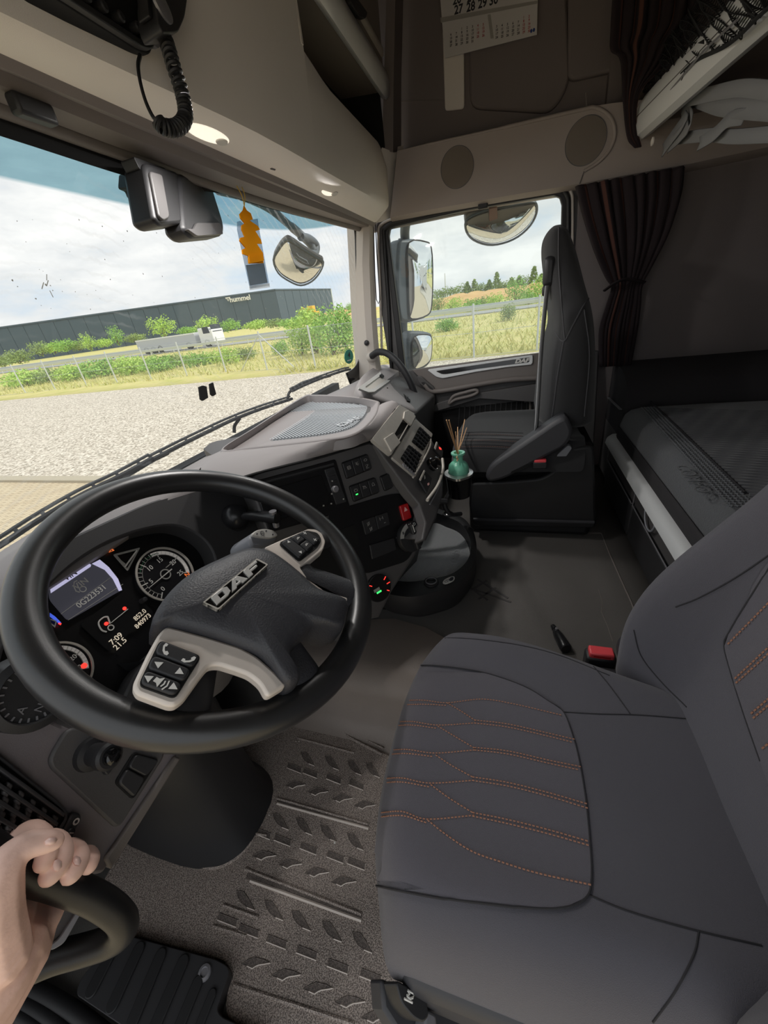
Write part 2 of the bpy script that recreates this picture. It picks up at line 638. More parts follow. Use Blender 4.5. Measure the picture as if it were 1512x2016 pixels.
# ---- floor: driver's footwell, tunnel step and raised centre floor
def floor_prof(y):
    return [V((-0.22, y, -0.03)), V((-0.13, y, 0.0)), V((0.30, y, 0.0)), V((0.535, y, 0.0)), V((0.57, y, 0.012)), V((0.592, y, 0.05)),
            V((0.605, y, 0.14)), V((0.625, y, 0.182)), V((0.67, y, 0.2)), V((1.4, y, 0.2)), V((2.08, y, 0.2))]
fl = struct(loft('floor', [floor_prof(y) for y in (-0.46, -0.3, 0.0, 0.3, 0.6, 0.92)], 'tunnel', solid=0.03, auto=60), 'worn grey rubber cab floor rising over the engine tunnel')
loft('tunnel_side', [[p + V((-0.0012, 0, 0.0012)) for p in floor_prof(y)[3:9]] + [V((0.715 + 0.10 * sin_, y, 0.2014))] for y, sin_ in ((-0.2, 0), (0.0, 0.1), (0.12, 0.5), (0.22, 1.0), (0.32, 1.2), (0.42, 1.0), (0.6, 0.6))], 'tunnel_brown', fl, auto=80)
bm = new()
pth = [at(x, y, 'z', 0.2005) for x, y in ((925, 1043), (1060, 1046), (1184, 1050), (1200, 1090), (1222, 1140), (1243, 1186), (1262, 1240))]
tube('floor_seam', pth, 0.0028, MATS['dash_mid'], fl, seg=6)
# scuffed cross-hatch mark worn into the rubber
def floor_bar(p, q, w=0.007):
    a = at(*p, 'z', 0.2); b = at(*q, 'z', 0.2)
    t = (b - a).normalized(); s = V((-t.y, t.x, 0)) * w / 2
    return [a - s, b - s, b + s, a + s]
for p, q in (((926, 1158), (1006, 1186)), ((940, 1141), (1000, 1178)), ((958, 1143), (928, 1162)), ((976, 1157), (942, 1180)), ((930, 1160), (960, 1182))):
    mk('tread_mark', add_poly_prism(new(), floor_bar(p, q), V((0, 0, 0.0016))), 'dash_dark', fl)
pth = [at(x, y, 'z', 0.2005) for x, y in ((1178, 1160), (1186, 1185), (1184, 1205), (1196, 1232), (1206, 1262))]
tube('scratch', pth, 0.0006, MATS['beige_grey'], fl, seg=4)

# ---- ceiling and rear wall (out of frame, they shade the cab as in the photo)
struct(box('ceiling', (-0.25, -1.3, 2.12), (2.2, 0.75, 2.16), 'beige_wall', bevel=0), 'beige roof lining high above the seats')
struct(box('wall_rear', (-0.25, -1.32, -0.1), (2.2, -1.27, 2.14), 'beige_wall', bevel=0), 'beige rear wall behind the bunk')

# ---- passenger side wall: lower bunk side, upper wall, speaker panel
W = struct(thing('wall_right', 'beige passenger side wall with round speaker grilles and raised panels', None, (XR, 0, 0.2)))
W['kind'] = 'structure'
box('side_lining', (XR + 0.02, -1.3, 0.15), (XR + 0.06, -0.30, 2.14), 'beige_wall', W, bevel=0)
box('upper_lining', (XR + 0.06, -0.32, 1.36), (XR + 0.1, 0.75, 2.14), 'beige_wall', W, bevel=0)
FW = Frame((XR + 0.06, 0, 0), (0, -1, 0), (0, 0, 1))           # faces the driver (-x)
assert FW.n.x < 0
# speaker bulge: a lofted band along the wall above the door
def band_row(px_top, px_bot, xt, xb, bulge):
    a = at(*px_top, 'x', xt); b = at(*px_bot, 'x', xb)
    out = []
    for k in range(9):
        s = k / 8
        p = a.lerp(b, s)
        p.x -= bulge * math.sin(PI * min(1, s * 1.15)) if s < 0.87 else 0
        out.append(p)
    return out
FS = Frame((2.0, 0, 1.4), (0, -1, 0), (-0.10, 0, 1))
band = [((782, 297), (768, 428)), ((840, 283), (850, 412)), ((1000, 246), (1000, 385)), ((1155, 211), (1140, 362)), ((1205, 203), (1205, 350)), ((1330, 190), (1360, 322)), ((1600, 120), (1640, 262))]
rows = []
for t, b in band:
    T = FS.hit(*t); B = FS.hit(*b)
    rows.append([V((2.12, T.y, T.z + 0.02)), T + V((0.012, 0, 0.004)), T, T.lerp(B, 0.33), T.lerp(B, 0.66), B, B + V((0.025, 0, -0.012)), V((2.12, B.y, B.z - 0.014))])
loft('speaker_panel', rows, 'beige_panel', W, auto=40)
# raised rim around the speaker panel, turning round its rear end
rim = [(838, 285), (1000, 249), (1140, 217), (1172, 212), (1200, 228), (1211, 258), (1203, 290), (1180, 318), (1150, 337)]
tube('panel_rim', catmull([FS.hit(*p, 0.0) for p in rim], 6), [0.004] * 6 + [0.006] * 43, 'beige_panel', W, seg=8)
tube('panel_joint', [FS.hit(*p, 0.0015) for p in ((1150, 337), (1141, 362))], 0.0016, 'dash_dark', W, seg=5)
tube('panel_joint', [FS.hit(*p, 0.0015) for p in ((1153, 182), (1155, 213))], 0.0012, 'dash_mid', W, seg=5)
def speaker(c, ry):
    o = FS.hit(*c)
    k = thing_r = (FS.hit(c[0], c[1] + ry) - FS.hit(c[0], c[1] - ry)).length / 2
    ring = mk('speaker_ring', add_lathe(new(), [(k, -0.004), (k, 0.0012), (k * 0.965, 0.0012), (k * 0.965, -0.004)], o, FS.n, FS.h, 40), 'dash_dark', W)
    g = mk('speaker_grille', add_lathe(new(), [(k * 0.955, -0.003), (k * 0.95, 0.002), (k * 0.5, 0.0035), (0, 0.004)], o, FS.n, FS.h, 40), 'grille_cloth', W)
speaker((900, 330), 43)
speaker((1153, 278), 49)
# raised panels on the upper wall
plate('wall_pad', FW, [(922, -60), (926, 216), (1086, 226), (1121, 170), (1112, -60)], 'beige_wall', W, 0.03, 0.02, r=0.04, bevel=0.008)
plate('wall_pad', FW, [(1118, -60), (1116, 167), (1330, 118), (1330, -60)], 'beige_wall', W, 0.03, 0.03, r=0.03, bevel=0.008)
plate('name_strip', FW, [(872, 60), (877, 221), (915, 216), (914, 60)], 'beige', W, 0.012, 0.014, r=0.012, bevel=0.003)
tube('panel_joint', [FW.hit(*p, 0.001) for p in ((784, 199), (874, 197))], 0.0012, 'dash_mid', W, seg=5)
# lower wall beside the passenger seat and B pillar post
box('pillar_cover', (XR - 0.005, -0.50, 0.2), (XR + 0.055, -0.228, 1.40), 'beige_wall', W, bevel=0.012)

# ---- driver's side: upper wall over the open door and rear post (behind and beside the camera)
WL = struct(thing('wall_left', 'beige driver side wall around the open door', None, (-0.2, 0, 0)))
WL['kind'] = 'structure'
box('upper_lining', (-0.24, -1.3, 1.54), (-0.2, 0.75, 2.14), 'beige_wall', WL, bevel=0)
box('rear_lining', (-0.24, -1.3, 0.0), (-0.2, -0.62, 1.7), 'beige_wall', WL, bevel=0)

# ---- windscreen: curved glass, header, pillar
def ws_y(x, z):
    """windscreen surface"""
    s = (z - 0.74) / (1.40 - 0.74)
    yb = 0.885 - 0.118 * max(0.0, (x - 0.95) / 1.0) ** 2.0 - 0.10 * max(0.0, (0.95 - x) / 1.1) ** 3
    yt = 0.775 - 0.112 * max(0.0, (x - 0.85) / 1.1) ** 2.0 - 0.09 * max(0.0, (0.85 - x) / 1.1) ** 3
    return yb + (yt - yb) * s
def ws(x, z, out=0.0):
    return V((x, ws_y(x, z) + out, z))
def ws_px(px, py, out=0.0):
    d = ray(px, py); lo, hi = 0.3, 3.5
    for _ in range(40):
        t = (lo + hi) / 2
        p = CAM + d * t
        if p.y > ws_y(p.x, p.z) + out: hi = t
        else: lo = t
    return CAM + d * lo
gm = bpy.data.materials.new('windscreen_glass')
gm.use_nodes = True
t = gm.node_tree
t.nodes.clear()
out = t.nodes.new('ShaderNodeOutputMaterial')
tr = t.nodes.new('ShaderNodeBsdfTransparent')
gl = t.nodes.new('ShaderNodeBsdfGlossy'); gl.inputs['Roughness'].default_value = 0.02
df = t.nodes.new('ShaderNodeBsdfTranslucent'); df.inputs['Color'].default_value = (0.8, 0.82, 0.84, 1)
m1 = t.nodes.new('ShaderNodeMixShader'); m1.inputs[0].default_value = 0.035
m2 = t.nodes.new('ShaderNodeMixShader')
co = t.nodes.new('ShaderNodeTexCoord')
sp = t.nodes.new('ShaderNodeSeparateXYZ')
t.links.new(co.outputs['Object'], sp.inputs[0])
# blue shade band along the top edge, a tint of the glass itself
xx = t.nodes.new('ShaderNodeMath'); xx.operation = 'SUBTRACT'; xx.inputs[1].default_value = 0.22
t.links.new(sp.outputs['X'], xx.inputs[0])
xm = t.nodes.new('ShaderNodeMath'); xm.operation = 'MAXIMUM'; xm.inputs[1].default_value = 0.0
t.links.new(xx.outputs[0], xm.inputs[0])
xp = t.nodes.new('ShaderNodeMath'); xp.operation = 'MULTIPLY'
t.links.new(xm.outputs[0], xp.inputs[0]); t.links.new(xm.outputs[0], xp.inputs[1])
xk = t.nodes.new('ShaderNodeMath'); xk.operation = 'MULTIPLY_ADD'; xk.inputs[1].default_value = -0.118
t.links.new(xp.outputs[0], xk.inputs[0]); t.links.new(sp.outputs['Z'], xk.inputs[2])
mr = t.nodes.new('ShaderNodeMapRange')
mr.inputs['From Min'].default_value = 0.604; mr.inputs['From Max'].default_value = 0.610
t.links.new(xk.outputs[0], mr.inputs['Value'])
cr = t.nodes.new('ShaderNodeMix'); cr.data_type = 'RGBA'
cr.inputs['A'].default_value = (0.97, 0.985, 0.98, 1); cr.inputs['B'].default_value = (0.27, 0.46, 0.52, 1)
t.links.new(mr.outputs['Result'], cr.inputs['Factor'])
t.links.new(cr.outputs['Result'], tr.inputs['Color'])
# wiper smears and dried dirt: thin scattering film
wvm = t.nodes.new('ShaderNodeMapping'); wvm.inputs['Location'].default_value = (0.35, 0, 0.55); wvm.inputs['Scale'].default_value = (1, 0.3, 1)
t.links.new(co.outputs['Object'], wvm.inputs['Vector'])
wv = t.nodes.new('ShaderNodeTexWave'); wv.wave_type = 'RINGS'; wv.rings_direction = 'Y'
wv.inputs['Scale'].default_value = 14; wv.inputs['Distortion'].default_value = 3.5; wv.inputs['Detail'].default_value = 4; wv.inputs['Detail Scale'].default_value = 2.5
t.links.new(wvm.outputs['Vector'], wv.inputs['Vector'])
wr = t.nodes.new('ShaderNodeMapRange'); wr.inputs['From Min'].default_value = 0.72; wr.inputs['From Max'].default_value = 1.0
wr.inputs['To Min'].default_value = 0.0; wr.inputs['To Max'].default_value = 0.30
t.links.new(wv.outputs['Fac'], wr.inputs['Value'])
ns = t.nodes.new('ShaderNodeTexNoise'); ns.inputs['Scale'].default_value = 4; ns.inputs['Detail'].default_value = 5
t.links.new(co.outputs['Object'], ns.inputs['Vector'])
nr = t.nodes.new('ShaderNodeMapRange'); nr.inputs['From Min'].default_value = 0.45; nr.inputs['From Max'].default_value = 0.75; nr.inputs['To Max'].default_value = 1.0
t.links.new(ns.outputs['Fac'], nr.inputs['Value'])
mu = t.nodes.new('ShaderNodeMath'); mu.operation = 'MULTIPLY'
t.links.new(wr.outputs['Result'], mu.inputs[0]); t.links.new(nr.outputs['Result'], mu.inputs[1])
a2 = t.nodes.new('ShaderNodeMath'); a2.operation = 'ADD'; a2.inputs[1].default_value = 0.05
t.links.new(mu.outputs[0], a2.inputs[0])
t.links.new(tr.outputs[0], m1.inputs[1]); t.links.new(gl.outputs[0], m1.inputs[2])
t.links.new(a2.outputs[0], m2.inputs[0]); t.links.new(m1.outputs[0], m2.inputs[1]); t.links.new(df.outputs[0], m2.inputs[2])
t.links.new(m2.outputs[0], out.inputs['Surface'])
MATS['windscreen_glass'] = gm
gm2 = bpy.data.materials.new('side_glass')
gm2.use_nodes = True
t = gm2.node_tree; t.nodes.clear()
out = t.nodes.new('ShaderNodeOutputMaterial'); tr = t.nodes.new('ShaderNodeBsdfTransparent'); tr.inputs['Color'].default_value = (0.93, 0.96, 0.95, 1)
gl = t.nodes.new('ShaderNodeBsdfGlossy'); gl.inputs['Roughness'].default_value = 0.03
df = t.nodes.new('ShaderNodeBsdfTranslucent'); df.inputs['Color'].default_value = (0.8, 0.82, 0.84, 1)
m1 = t.nodes.new('ShaderNodeMixShader'); m1.inputs[0].default_value = 0.03
m2 = t.nodes.new('ShaderNodeMixShader'); m2.inputs[0].default_value = 0.035
t.links.new(tr.outputs[0], m1.inputs[1]); t.links.new(gl.outputs[0], m1.inputs[2])
t.links.new(m1.outputs[0], m2.inputs[1]); t.links.new(df.outputs[0], m2.inputs[2]); t.links.new(m2.outputs[0], out.inputs['Surface'])
MATS['side_glass'] = gm2

WIN = struct(thing('window_1', 'large curved windscreen with blue shade band and wiper smears', None, (0.9, 0.8, 0.7)))
WIN['kind'] = 'structure'
xs = [-0.2 + 2.22 * i / 30 for i in range(31)]
pane = loft('pane', [[ws(x, 0.70 + 0.72 * k / 12) for k in range(13)] for x in xs], 'windscreen_glass', WIN)
# dark painted edge of the glass at the right and the top
def strip_ws(name, pxs_a, pxs_b, m, out, parent, n=8):
    A = catmull([V((x, y, 0)) for x, y in pxs_a], n); B = catmull([V((x, y, 0)) for x, y in pxs_b], n)
    return loft(name, [[ws_px(a.x, a.y, out), ws_px(b.x, b.y, out)] for a, b in zip(A, B)], m, parent, solid=0.006)
strip_ws('edge_band', [(690, 446), (697, 455), (700, 520), (704, 640), (706, 700), (698, 722), (680, 735)],
         [(712, 432), (716, 450), (716, 520), (717, 640), (722, 705), (716, 740), (690, 760)], 'gloss_black', -0.002, WIN)

# header strip above the windscreen: roller blind cassette, rails
A_line = [V((-0.2, 0.655, 1.405)), V((0.3, 0.652, 1.403)), V((0.565, 0.644, 1.40)), V((0.807, 0.631, 1.395)), V((1.349, 0.594, 1.38)), V((1.95, 0.565, 1.362))]
B_line = [V((-0.2, 0.60, 1.405)), V((0.3, 0.59, 1.402)), V((0.55, 0.578, 1.400)), V((0.80, 0.538, 1.395)), V((1.0, 0.512, 1.391)), V((1.35, 0.503, 1.391)), V((1.64, 0.499, 1.395)), V((1.95, 0.505, 1.405))]
T_line = [V((x, ws_y(x, 1.39) - 0.006, z)) for x, z in ((-0.2, 1.40), (0.3, 1.402), (0.638, 1.398), (0.9, 1.393), (1.4, 1.385), (1.99, 1.372))]
def lerp_line(L, n=24):
    P = catmull(L, 12)
    o = []
    for i in range(n + 1):
        s = i / n * (len(P) - 1)
        k = min(int(s), len(P) - 2)
        o.append(P[k].lerp(P[k + 1], s - k))
    return o
AL, BL, TL = lerp_line(A_line), lerp_line(B_line), lerp_line(T_line)
HD = struct(thing('trim_1', 'dark grey windscreen header with roller blind', None, (0.9, 0.7, 1.38)))
HD['kind'] = 'structure'
loft('header_panel', [[a + V((0, 0.0, 0.03)), a, a + V((0, 0.012, -0.010)), a.lerp(b, 0.35) + V((0, 0, 0.004)), a.lerp(b, 0.42) + V((0, 0, -0.010)), a.lerp(b, 0.75) + V((0, 0, -0.012)), a.lerp(b, 0.8) + V((0, 0, 0.0)), b, b + V((0, 0.015, 0.05))] for a, b in zip(AL, TL)], 'header_grey', HD, auto=30)
tube('blind_roller', [a.lerp(b, 0.86) + V((0, 0, -0.012)) for a, b in zip(AL, TL)], 0.013, 'dash_mid', HD, seg=12)
tube('blind_bar', [b + V((0, -0.006, -0.014)) for b in TL], 0.0035, 'black_plastic', HD, seg=6)
loft('blind_fabric', [[b + V((0, -0.008, -0.004)), b + V((0, -0.006, -0.02)), b + V((0, -0.004, -0.044 + 0.034 * max(0.0, min(1.0, (b.x - 0.95) / 0.25))))] for b in TL], 'void_black', HD, solid=0.002)
k = ws_px(640, 413, -0.03)
box('blind_clip', k - V((0.008, 0.006, 0.012)), k + V((0.008, 0.006, 0.012)), 'black_plastic', HD, bevel=0.003)
k = at(66, 218, 'y', 0.70)
box('blind_catch', k - V((0.03, 0.01, 0.012)), k + V((0.03, 0.012, 0.014)), 'black_plastic', HD, bevel=0.005)

# A pillar on the passenger side
PI_ = struct(thing('trim_2', 'light grey windscreen pillar beside the passenger door', None, (2.0, 0.7, 0.78)))
PI_['kind'] = 'structure'
def pil(px, x): return at(px[0], px[1], 'x', x)
prow = []
for (a, b, c, d) in (((700, 432), (716, 428), (728, 432), (737, 430)), ((704, 520), (713, 520), (727, 520), (737, 520)), ((708, 620), (718, 620), (731, 620), (741, 620)), ((714, 700), (724, 700), (737, 700), (747, 700)), ((720, 770), (730, 770), (745, 770), (756, 770))):
    prow.append([pil(a, 1.97) + V((0.02, 0.05, 0)), pil(a, 1.955), pil(b, 1.945), pil(c, 1.955), pil(d, 1.99), pil(d, 2.08)])
loft('pillar_cover', prow, 'pillar', PI_, auto=30)
tube('pillar_cord', [pil(p, 1.985) for p in ((739, 436), (742, 500), (746, 560), (748, 590), (745, 598), (741, 590), (738, 540), (735, 436))], 0.0022, 'black_plastic', PI_, seg=6)
lathe('coat_knob', [(0.013, -0.004), (0.013, 0.006), (0.010, 0.014), (0.004, 0.017), (0, 0.017)], pil((722, 675), 1.95), (-1, -0.25, 0), 'black_plastic', PI_)

# ---- passenger door
DR = struct(thing('door_1', 'dark passenger door with silver trimmed armrest strip and window', None, (XR, 0.1, 0.2)))
DR['kind'] = 'structure'
FD = Frame((XR, 0, 0), (0, -1, 0), (0, 0, 1))
glass_out = [(757, 442), (930, 402), (1104, 375), (1118, 392), (1112, 560), (1100, 705), (1000, 716), (850, 735), (790, 752), (775, 620)]
glass_in = [(764, 449), (930, 412), (1098, 384), (1106, 396), (1102, 560), (1092, 694), (1000, 705), (850, 723), (800, 735), (786, 620)]
WG = struct(thing('window_2', 'passenger door window in a black rubber seal', None, (XR, 0.1, 0.75)))
WG['kind'] = 'structure'
ring_plate('window_seal', FD, glass_out, glass_in, 'rubber', WG, 0.03, 0.012, ro=0.03, ri=0.03, bevel=0.004)
plate('pane', FD, glass_out, 'side_glass', WG, 0.004, -0.012, r=0.03)
ring_plate('door_frame', FD, [(741, 430), (900, 392), (1112, 350), (1136, 372), (1136, 560), (1122, 770), (1000, 770), (850, 790), (780, 800), (752, 620)], glass_out, 'dash_dark', DR, 0.05, 0.004, ro=0.03, ri=0.03)
tube('frame_lip', catmull([FD.hit(*p, 0.01) for p in ((752, 700), (748, 560), (745, 470), (752, 441), (800, 424), (930, 394), (1060, 371), (1105, 364), (1124, 378), (1127, 420), (1126, 560))], 6), 0.006, 'pillar', DR, seg=8)
tube('door_edge_seal', catmull([FD.hit(*p, 0.012) for p in ((772, 760), (766, 620), (757, 480), (760, 448), (800, 432), (930, 402), (1062, 379), (1100, 372), (1116, 386), (1119, 420), (1117, 560))], 6), 0.009, 'rubber', DR, seg=8)
k = FD.hit(951, 404, 0.02)
mk('blind_hook', add_box(new(), k - V((0.01, 0.02, 0.012)), k + V((0.01, 0.02, 0.012))), 'rubber', DR, bevel=0.005)
# panel under the window
FP = Frame((XR - 0.03, 0, 0.72), (0, -1, 0), (0.10, 0, 1))
plate('door_panel', FP, [(780, 733), (850, 722), (1110, 690), (1180, 690), (1160, 1050), (880, 1060), (800, 900)], 'dash_dark', DR, 0.04, 0.0, bevel=0.006)
plate('sill_moulding', FP, [(812, 728), (850, 722), (1110, 688), (1112, 737), (1058, 740), (960, 752), (900, 762), (862, 771), (846, 768), (830, 745)], 'dash_mid', DR, 0.03, 0.018, r=0.01, bevel=0.006)
tr_ = ring_plate('trim_frame', FP, [(842, 727), (1049, 698), (1048, 717), (1000, 722), (940, 731), (873, 744), (860, 741)], [(859, 730), (1043, 703), (1042, 713), (1000, 718), (940, 726), (880, 736), (872, 736)], 'bar_white', DR, 0.014, 0.026, ro=0.008, ri=0.006, bevel=0.002)
gi = plate('trim_inlay', FP, [(859, 730), (1043, 703), (1042, 713), (1000, 718), (940, 726), (880, 736), (872, 736)], 'gloss_black', DR, 0.012, 0.0225)
u0 = FP.uv(1013, 712); u1 = FP.uv(1041, 708)
text('door_badge', 'DAF', FP, (u0[0] + u1[0]) / 2, (u0[1] + u1[1]) / 2 + 0.0, 0.024, 'white_print', gi, 0.024, 0.002, 0.0012, sx=1.35, shear=0.25)
# armrest moulding running back from the pull handle, handle recess
def fp(px, py, k): return FP.hit(px, py, k)
arm = [(836, 757), (850, 770), (880, 768), (940, 757), (1000, 748), (1062, 744)]
tube('armrest_ridge', catmull([fp(*p, 0.03) for p in arm], 5), 0.013, 'dash_mid', DR, seg=8)
rec = plate('handle_recess', FP, [(822, 740), (831, 739), (858, 762), (858, 772), (850, 773), (826, 752)], 'dash_dark', DR, 0.02, 0.034, r=0.012, bevel=0.004)
plate('door_lever', FP, [(832, 751), (838, 750), (856, 765), (856, 771), (850, 770)], 'black_plastic', DR, 0.02, 0.04, r=0.006, bevel=0.003)
plate('arm_pad', FP, [(835, 800), (900, 780), (940, 772), (1068, 752), (1068, 790), (945, 782), (900, 796), (850, 810)], 'dash_dark', DR, 0.05, 0.05, r=0.01, bevel=0.012)
tube('pull_grip', catmull([fp(*p, 0.065) for p in ((884, 795), (896, 787), (925, 780), (940, 773), (936, 768), (915, 773), (893, 780))], 4, True), 0.008, 'dash_mid', DR, seg=8, closed=True)
plate('pocket', FP, [(838, 815), (900, 803), (1042, 788), (1044, 840), (1042, 900), (850, 900)], 'void_black', DR, 0.02, 0.012, r=0.02)
for i in range(14):
    x = 905 + i * 10.2
    tube('pocket_rib', [fp(x, 800 - (x - 905) * 0.08, 0.013), fp(x - 2, 842, 0.013)], 0.003, 'dash_black', DR, seg=5)
tube('pocket_edge', catmull([fp(*p, 0.014) for p in ((1032, 790), (1042, 790), (1044, 800), (1044, 880))], 4), 0.006, 'dash_mid', DR, seg=6)
# ================================================================== OUTSIDE
GZ = -1.45
def gmat(name, cols, scale, rough=0.9, detail=8, bump=0.4, vor=False, dist=0.05):
    m = bpy.data.materials.new(name); m.use_nodes = True
    t = m.node_tree; b = t.nodes['Principled BSDF']
    b.inputs['Roughness'].default_value = rough
    b.inputs['Specular IOR Level'].default_value = 0.2
    c = t.nodes.new('ShaderNodeTexCoord')
    if vor:
        n = t.nodes.new('ShaderNodeTexVoronoi'); n.inputs['Scale'].default_value = scale
        s = n.outputs['Color']
    else:
        n = t.nodes.new('ShaderNodeTexNoise'); n.inputs['Scale'].default_value = scale; n.inputs['Detail'].default_value = detail; n.inputs['Roughness'].default_value = 0.7
        s = n.outputs['Fac']
    t.links.new(c.outputs['Object'], n.inputs['Vector'])
    r = t.nodes.new('ShaderNodeValToRGB')
    while len(r.color_ramp.elements) < len(cols): r.color_ramp.elements.new(0.5)
    for i, cc in enumerate(cols):
        r.color_ramp.elements[i].position = 0.25 + 0.5 * i / (len(cols) - 1)
        r.color_ramp.elements[i].color = lin(cc)
    t.links.new(s, r.inputs['Fac']); t.links.new(r.outputs['Color'], b.inputs['Base Color'])
    bp = t.nodes.new('ShaderNodeBump'); bp.inputs['Strength'].default_value = bump; bp.inputs['Distance'].default_value = dist
    t.links.new(s, bp.inputs['Height']); t.links.new(bp.outputs['Normal'], b.inputs['Normal'])
    MATS[name] = m
gmat('gravel', ['#9b9282', '#c0b5a5', '#d6ccbc', '#e6ddce'], 20, vor=True, bump=0.5, dist=0.03)
gmat('grass_ground', ['#a9af62', '#c6c278', '#d6ca8c', '#b5bd6c'], 0.6)
gmat('sand', ['#c39a63', '#d2ab74', '#dcbd8a'], 0.12)
gmat('asphalt', ['#a7a7a4', '#b4b4b0'], 3)
gmat('blade_a', ['#9fb062', '#c0c47a', '#d2cb8c', '#b4bc72'], 0.5)
mat('blade_b', '#a9b453', 0.9)
mat('leaf_a', '#93bd5c', 0.8, var=(1.5, 0.25))
mat('leaf_b', '#b3d268', 0.8, var=(1.5, 0.25))
mat('leaf_far', '#93a868', 0.9, var=(0.2, 0.2))
mat('post_steel', '#c8ccca', 0.5)
mat('wire', '#b9c0bd', 0.6)
mat('warehouse_wall', '#485865', 0.7, var=(0.05, 0.06))
mat('white_paint', '#f0efec', 0.4)
mat('trailer_side', '#c4c6ca', 0.6)
mat('window_dark', '#2e363d', 0.15)
mat('yellow_paint', '#e0b43c', 0.5)
mat('bark', '#6e5c48', 0.9)
mat('kerb', '#b3a994', 0.9)
# pavers: staggered blocks, far smaller than a hand's width from the cab
pm = bpy.data.materials.new('pavers'); pm.use_nodes = True
t = pm.node_tree; b = t.nodes['Principled BSDF']; b.inputs['Roughness'].default_value = 0.9
c = t.nodes.new('ShaderNodeTexCoord'); br = t.nodes.new('ShaderNodeTexBrick')
br.inputs['Scale'].default_value = 1.0; br.inputs['Brick Width'].default_value = 0.20; br.inputs['Row Height'].default_value = 0.10; br.inputs['Mortar Size'].default_value = 0.006
br.inputs['Color1'].default_value = lin('#c3b193'); br.inputs['Color2'].default_value = lin('#cfbfa1'); br.inputs['Mortar'].default_value = lin('#8e8068')
t.links.new(c.outputs['Object'], br.inputs['Vector']); t.links.new(br.outputs['Color'], b.inputs['Base Color'])
MATS['pavers'] = pm

struct(box('ground', (5.55, -60, GZ - 0.3), (19.2, 120, GZ), 'gravel', bevel=0), 'pale crushed gravel yard')
struct(box('pavement', (-25, -60, GZ - 0.3), (5.3, 120, GZ), 'pavers', bevel=0), 'beige block paving under the truck')
struct(box('kerb', (5.3, -60, GZ - 0.3), (5.55, 120, GZ + 0.06), 'kerb', bevel=0.02), 'low stone kerb between paving and gravel')
xs = [18.6, 21.5, 30, 44, 46.4, 46.5, 54, 54.2, 60, 100, 150, 195, 300, 900]
zs = [GZ + 0.01, -1.4, -1.3, -1.15, -0.98, -1.0, -1.0, -1.05, -1.1, -0.6, 0.25, 0.8, 1.0, 1.0]
def tz(x):
    for i in range(len(xs) - 1):
        if x <= xs[i + 1]: return zs[i] + (zs[i + 1] - zs[i]) * (x - xs[i]) / (xs[i + 1] - xs[i])
    return 1.0
struct(loft('field', [[V((x, y, z)) for y in (-500, -60, 0, 60, 160, 900)] for x, z in zip(xs, zs)], 'grass_ground', solid=0.2), 'yellow green meadow running out to the horizon')
struct(loft('road', [[V((x, y, -0.96)) for y in (-300, 0, 300)] for x in (46.7, 53.8)], 'asphalt', solid=0.02), 'pale asphalt road beyond the fence')

def rail(x, label):
    r = thing('guard_rail', label, 'guard rail', (x, 20, -1.0), 'steel guard rails along the road')
    bm = new(); add_box(bm, (x, -40, -0.55), (x + 0.06, 110, -0.25)); mk('beam', bm, 'post_steel', r, bevel=0.02)
    for i in range(38):
        bm = new(); add_box(bm, (x + 0.06, -40 + i * 4, -1.02), (x + 0.14, -39.9 + i * 4, -0.3)); mk('post', bm, 'post_steel', r)
rail(46.3, 'steel guard rail along the near edge of the road')
rail(54.1, 'steel guard rail along the far edge of the road')

# ---- chain link fence: measured post positions
posts = [(20.9, 41.2), (21.0, 38.2), (21.2, 35.3), (21.6, 32.6), (21.85, 29.6), (21.7, 26.4), (21.9, 23.5), (22.0, 20.5), (21.9, 17.3), (20.9, 13.62), (19.8, 9.94), (19.35, 7.1), (18.95, 4.3), (18.6, 1.56), (18.9, -1.05), (19.3, -4.0), (19.6, -7.0)]
FE = thing('chain_link_fence', 'silver chain link fence on thin steel posts along the gravel', 'fence', (21, 15, GZ))
for x, y in posts:
    bm = new(); add_tube(bm, [V((x, y, GZ - 0.05)), V((x, y, GZ + 2.12))], 0.045, 6); mk('post', bm, 'post_steel', FE)
for q in ((21.5, 15.9), (20.2, 11.3)):
    bm = new(); add_tube(bm, [V((20.9, 13.62, GZ + 1.95)), V((q[0], q[1], GZ))], 0.03, 6); mk('brace', bm, 'post_steel', FE)
bm = new()
for (x0, y0), (x1, y1) in zip(posts, posts[1:]):
    L = math.hypot(x1 - x0, y1 - y0); n = int(L / 0.11)
    t = V(((x1 - x0) / L, (y1 - y0) / L, 0)); s = V((-t.y, t.x, 0)) * 0.003
    H = 2.0
    for k in range(-int(H / 0.11), n):
        for sg in (0, 1):
            a0 = max(0, k * 0.11); z0 = (a0 - k * 0.11)
            a1 = min(L, k * 0.11 + H); z1 = (a1 - k * 0.11)
            if a1 <= a0: continue
            if sg: p = V((x0, y0, GZ + H - z0)) + t * a0; q = V((x0, y0, GZ + H - z1)) + t * a1
            else: p = V((x0, y0, GZ + z0)) + t * a0; q = V((x0, y0, GZ + z1)) + t * a1
            d = V((0, 0, 0.003))
            vs = [bm.verts.new(w) for w in (p - d, q - d, q + d, p + d)]
            bm.faces.new(vs)
wm = mk('wire_mesh', bm, 'wire', FE, smooth=False)
wm['kind'] = 'stuff'
for z in (0.05, 1.0, 2.0):
    tube('strand', [V((x, y, GZ + z)) for x, y in posts], 0.008, 'wire', FE, seg=4)

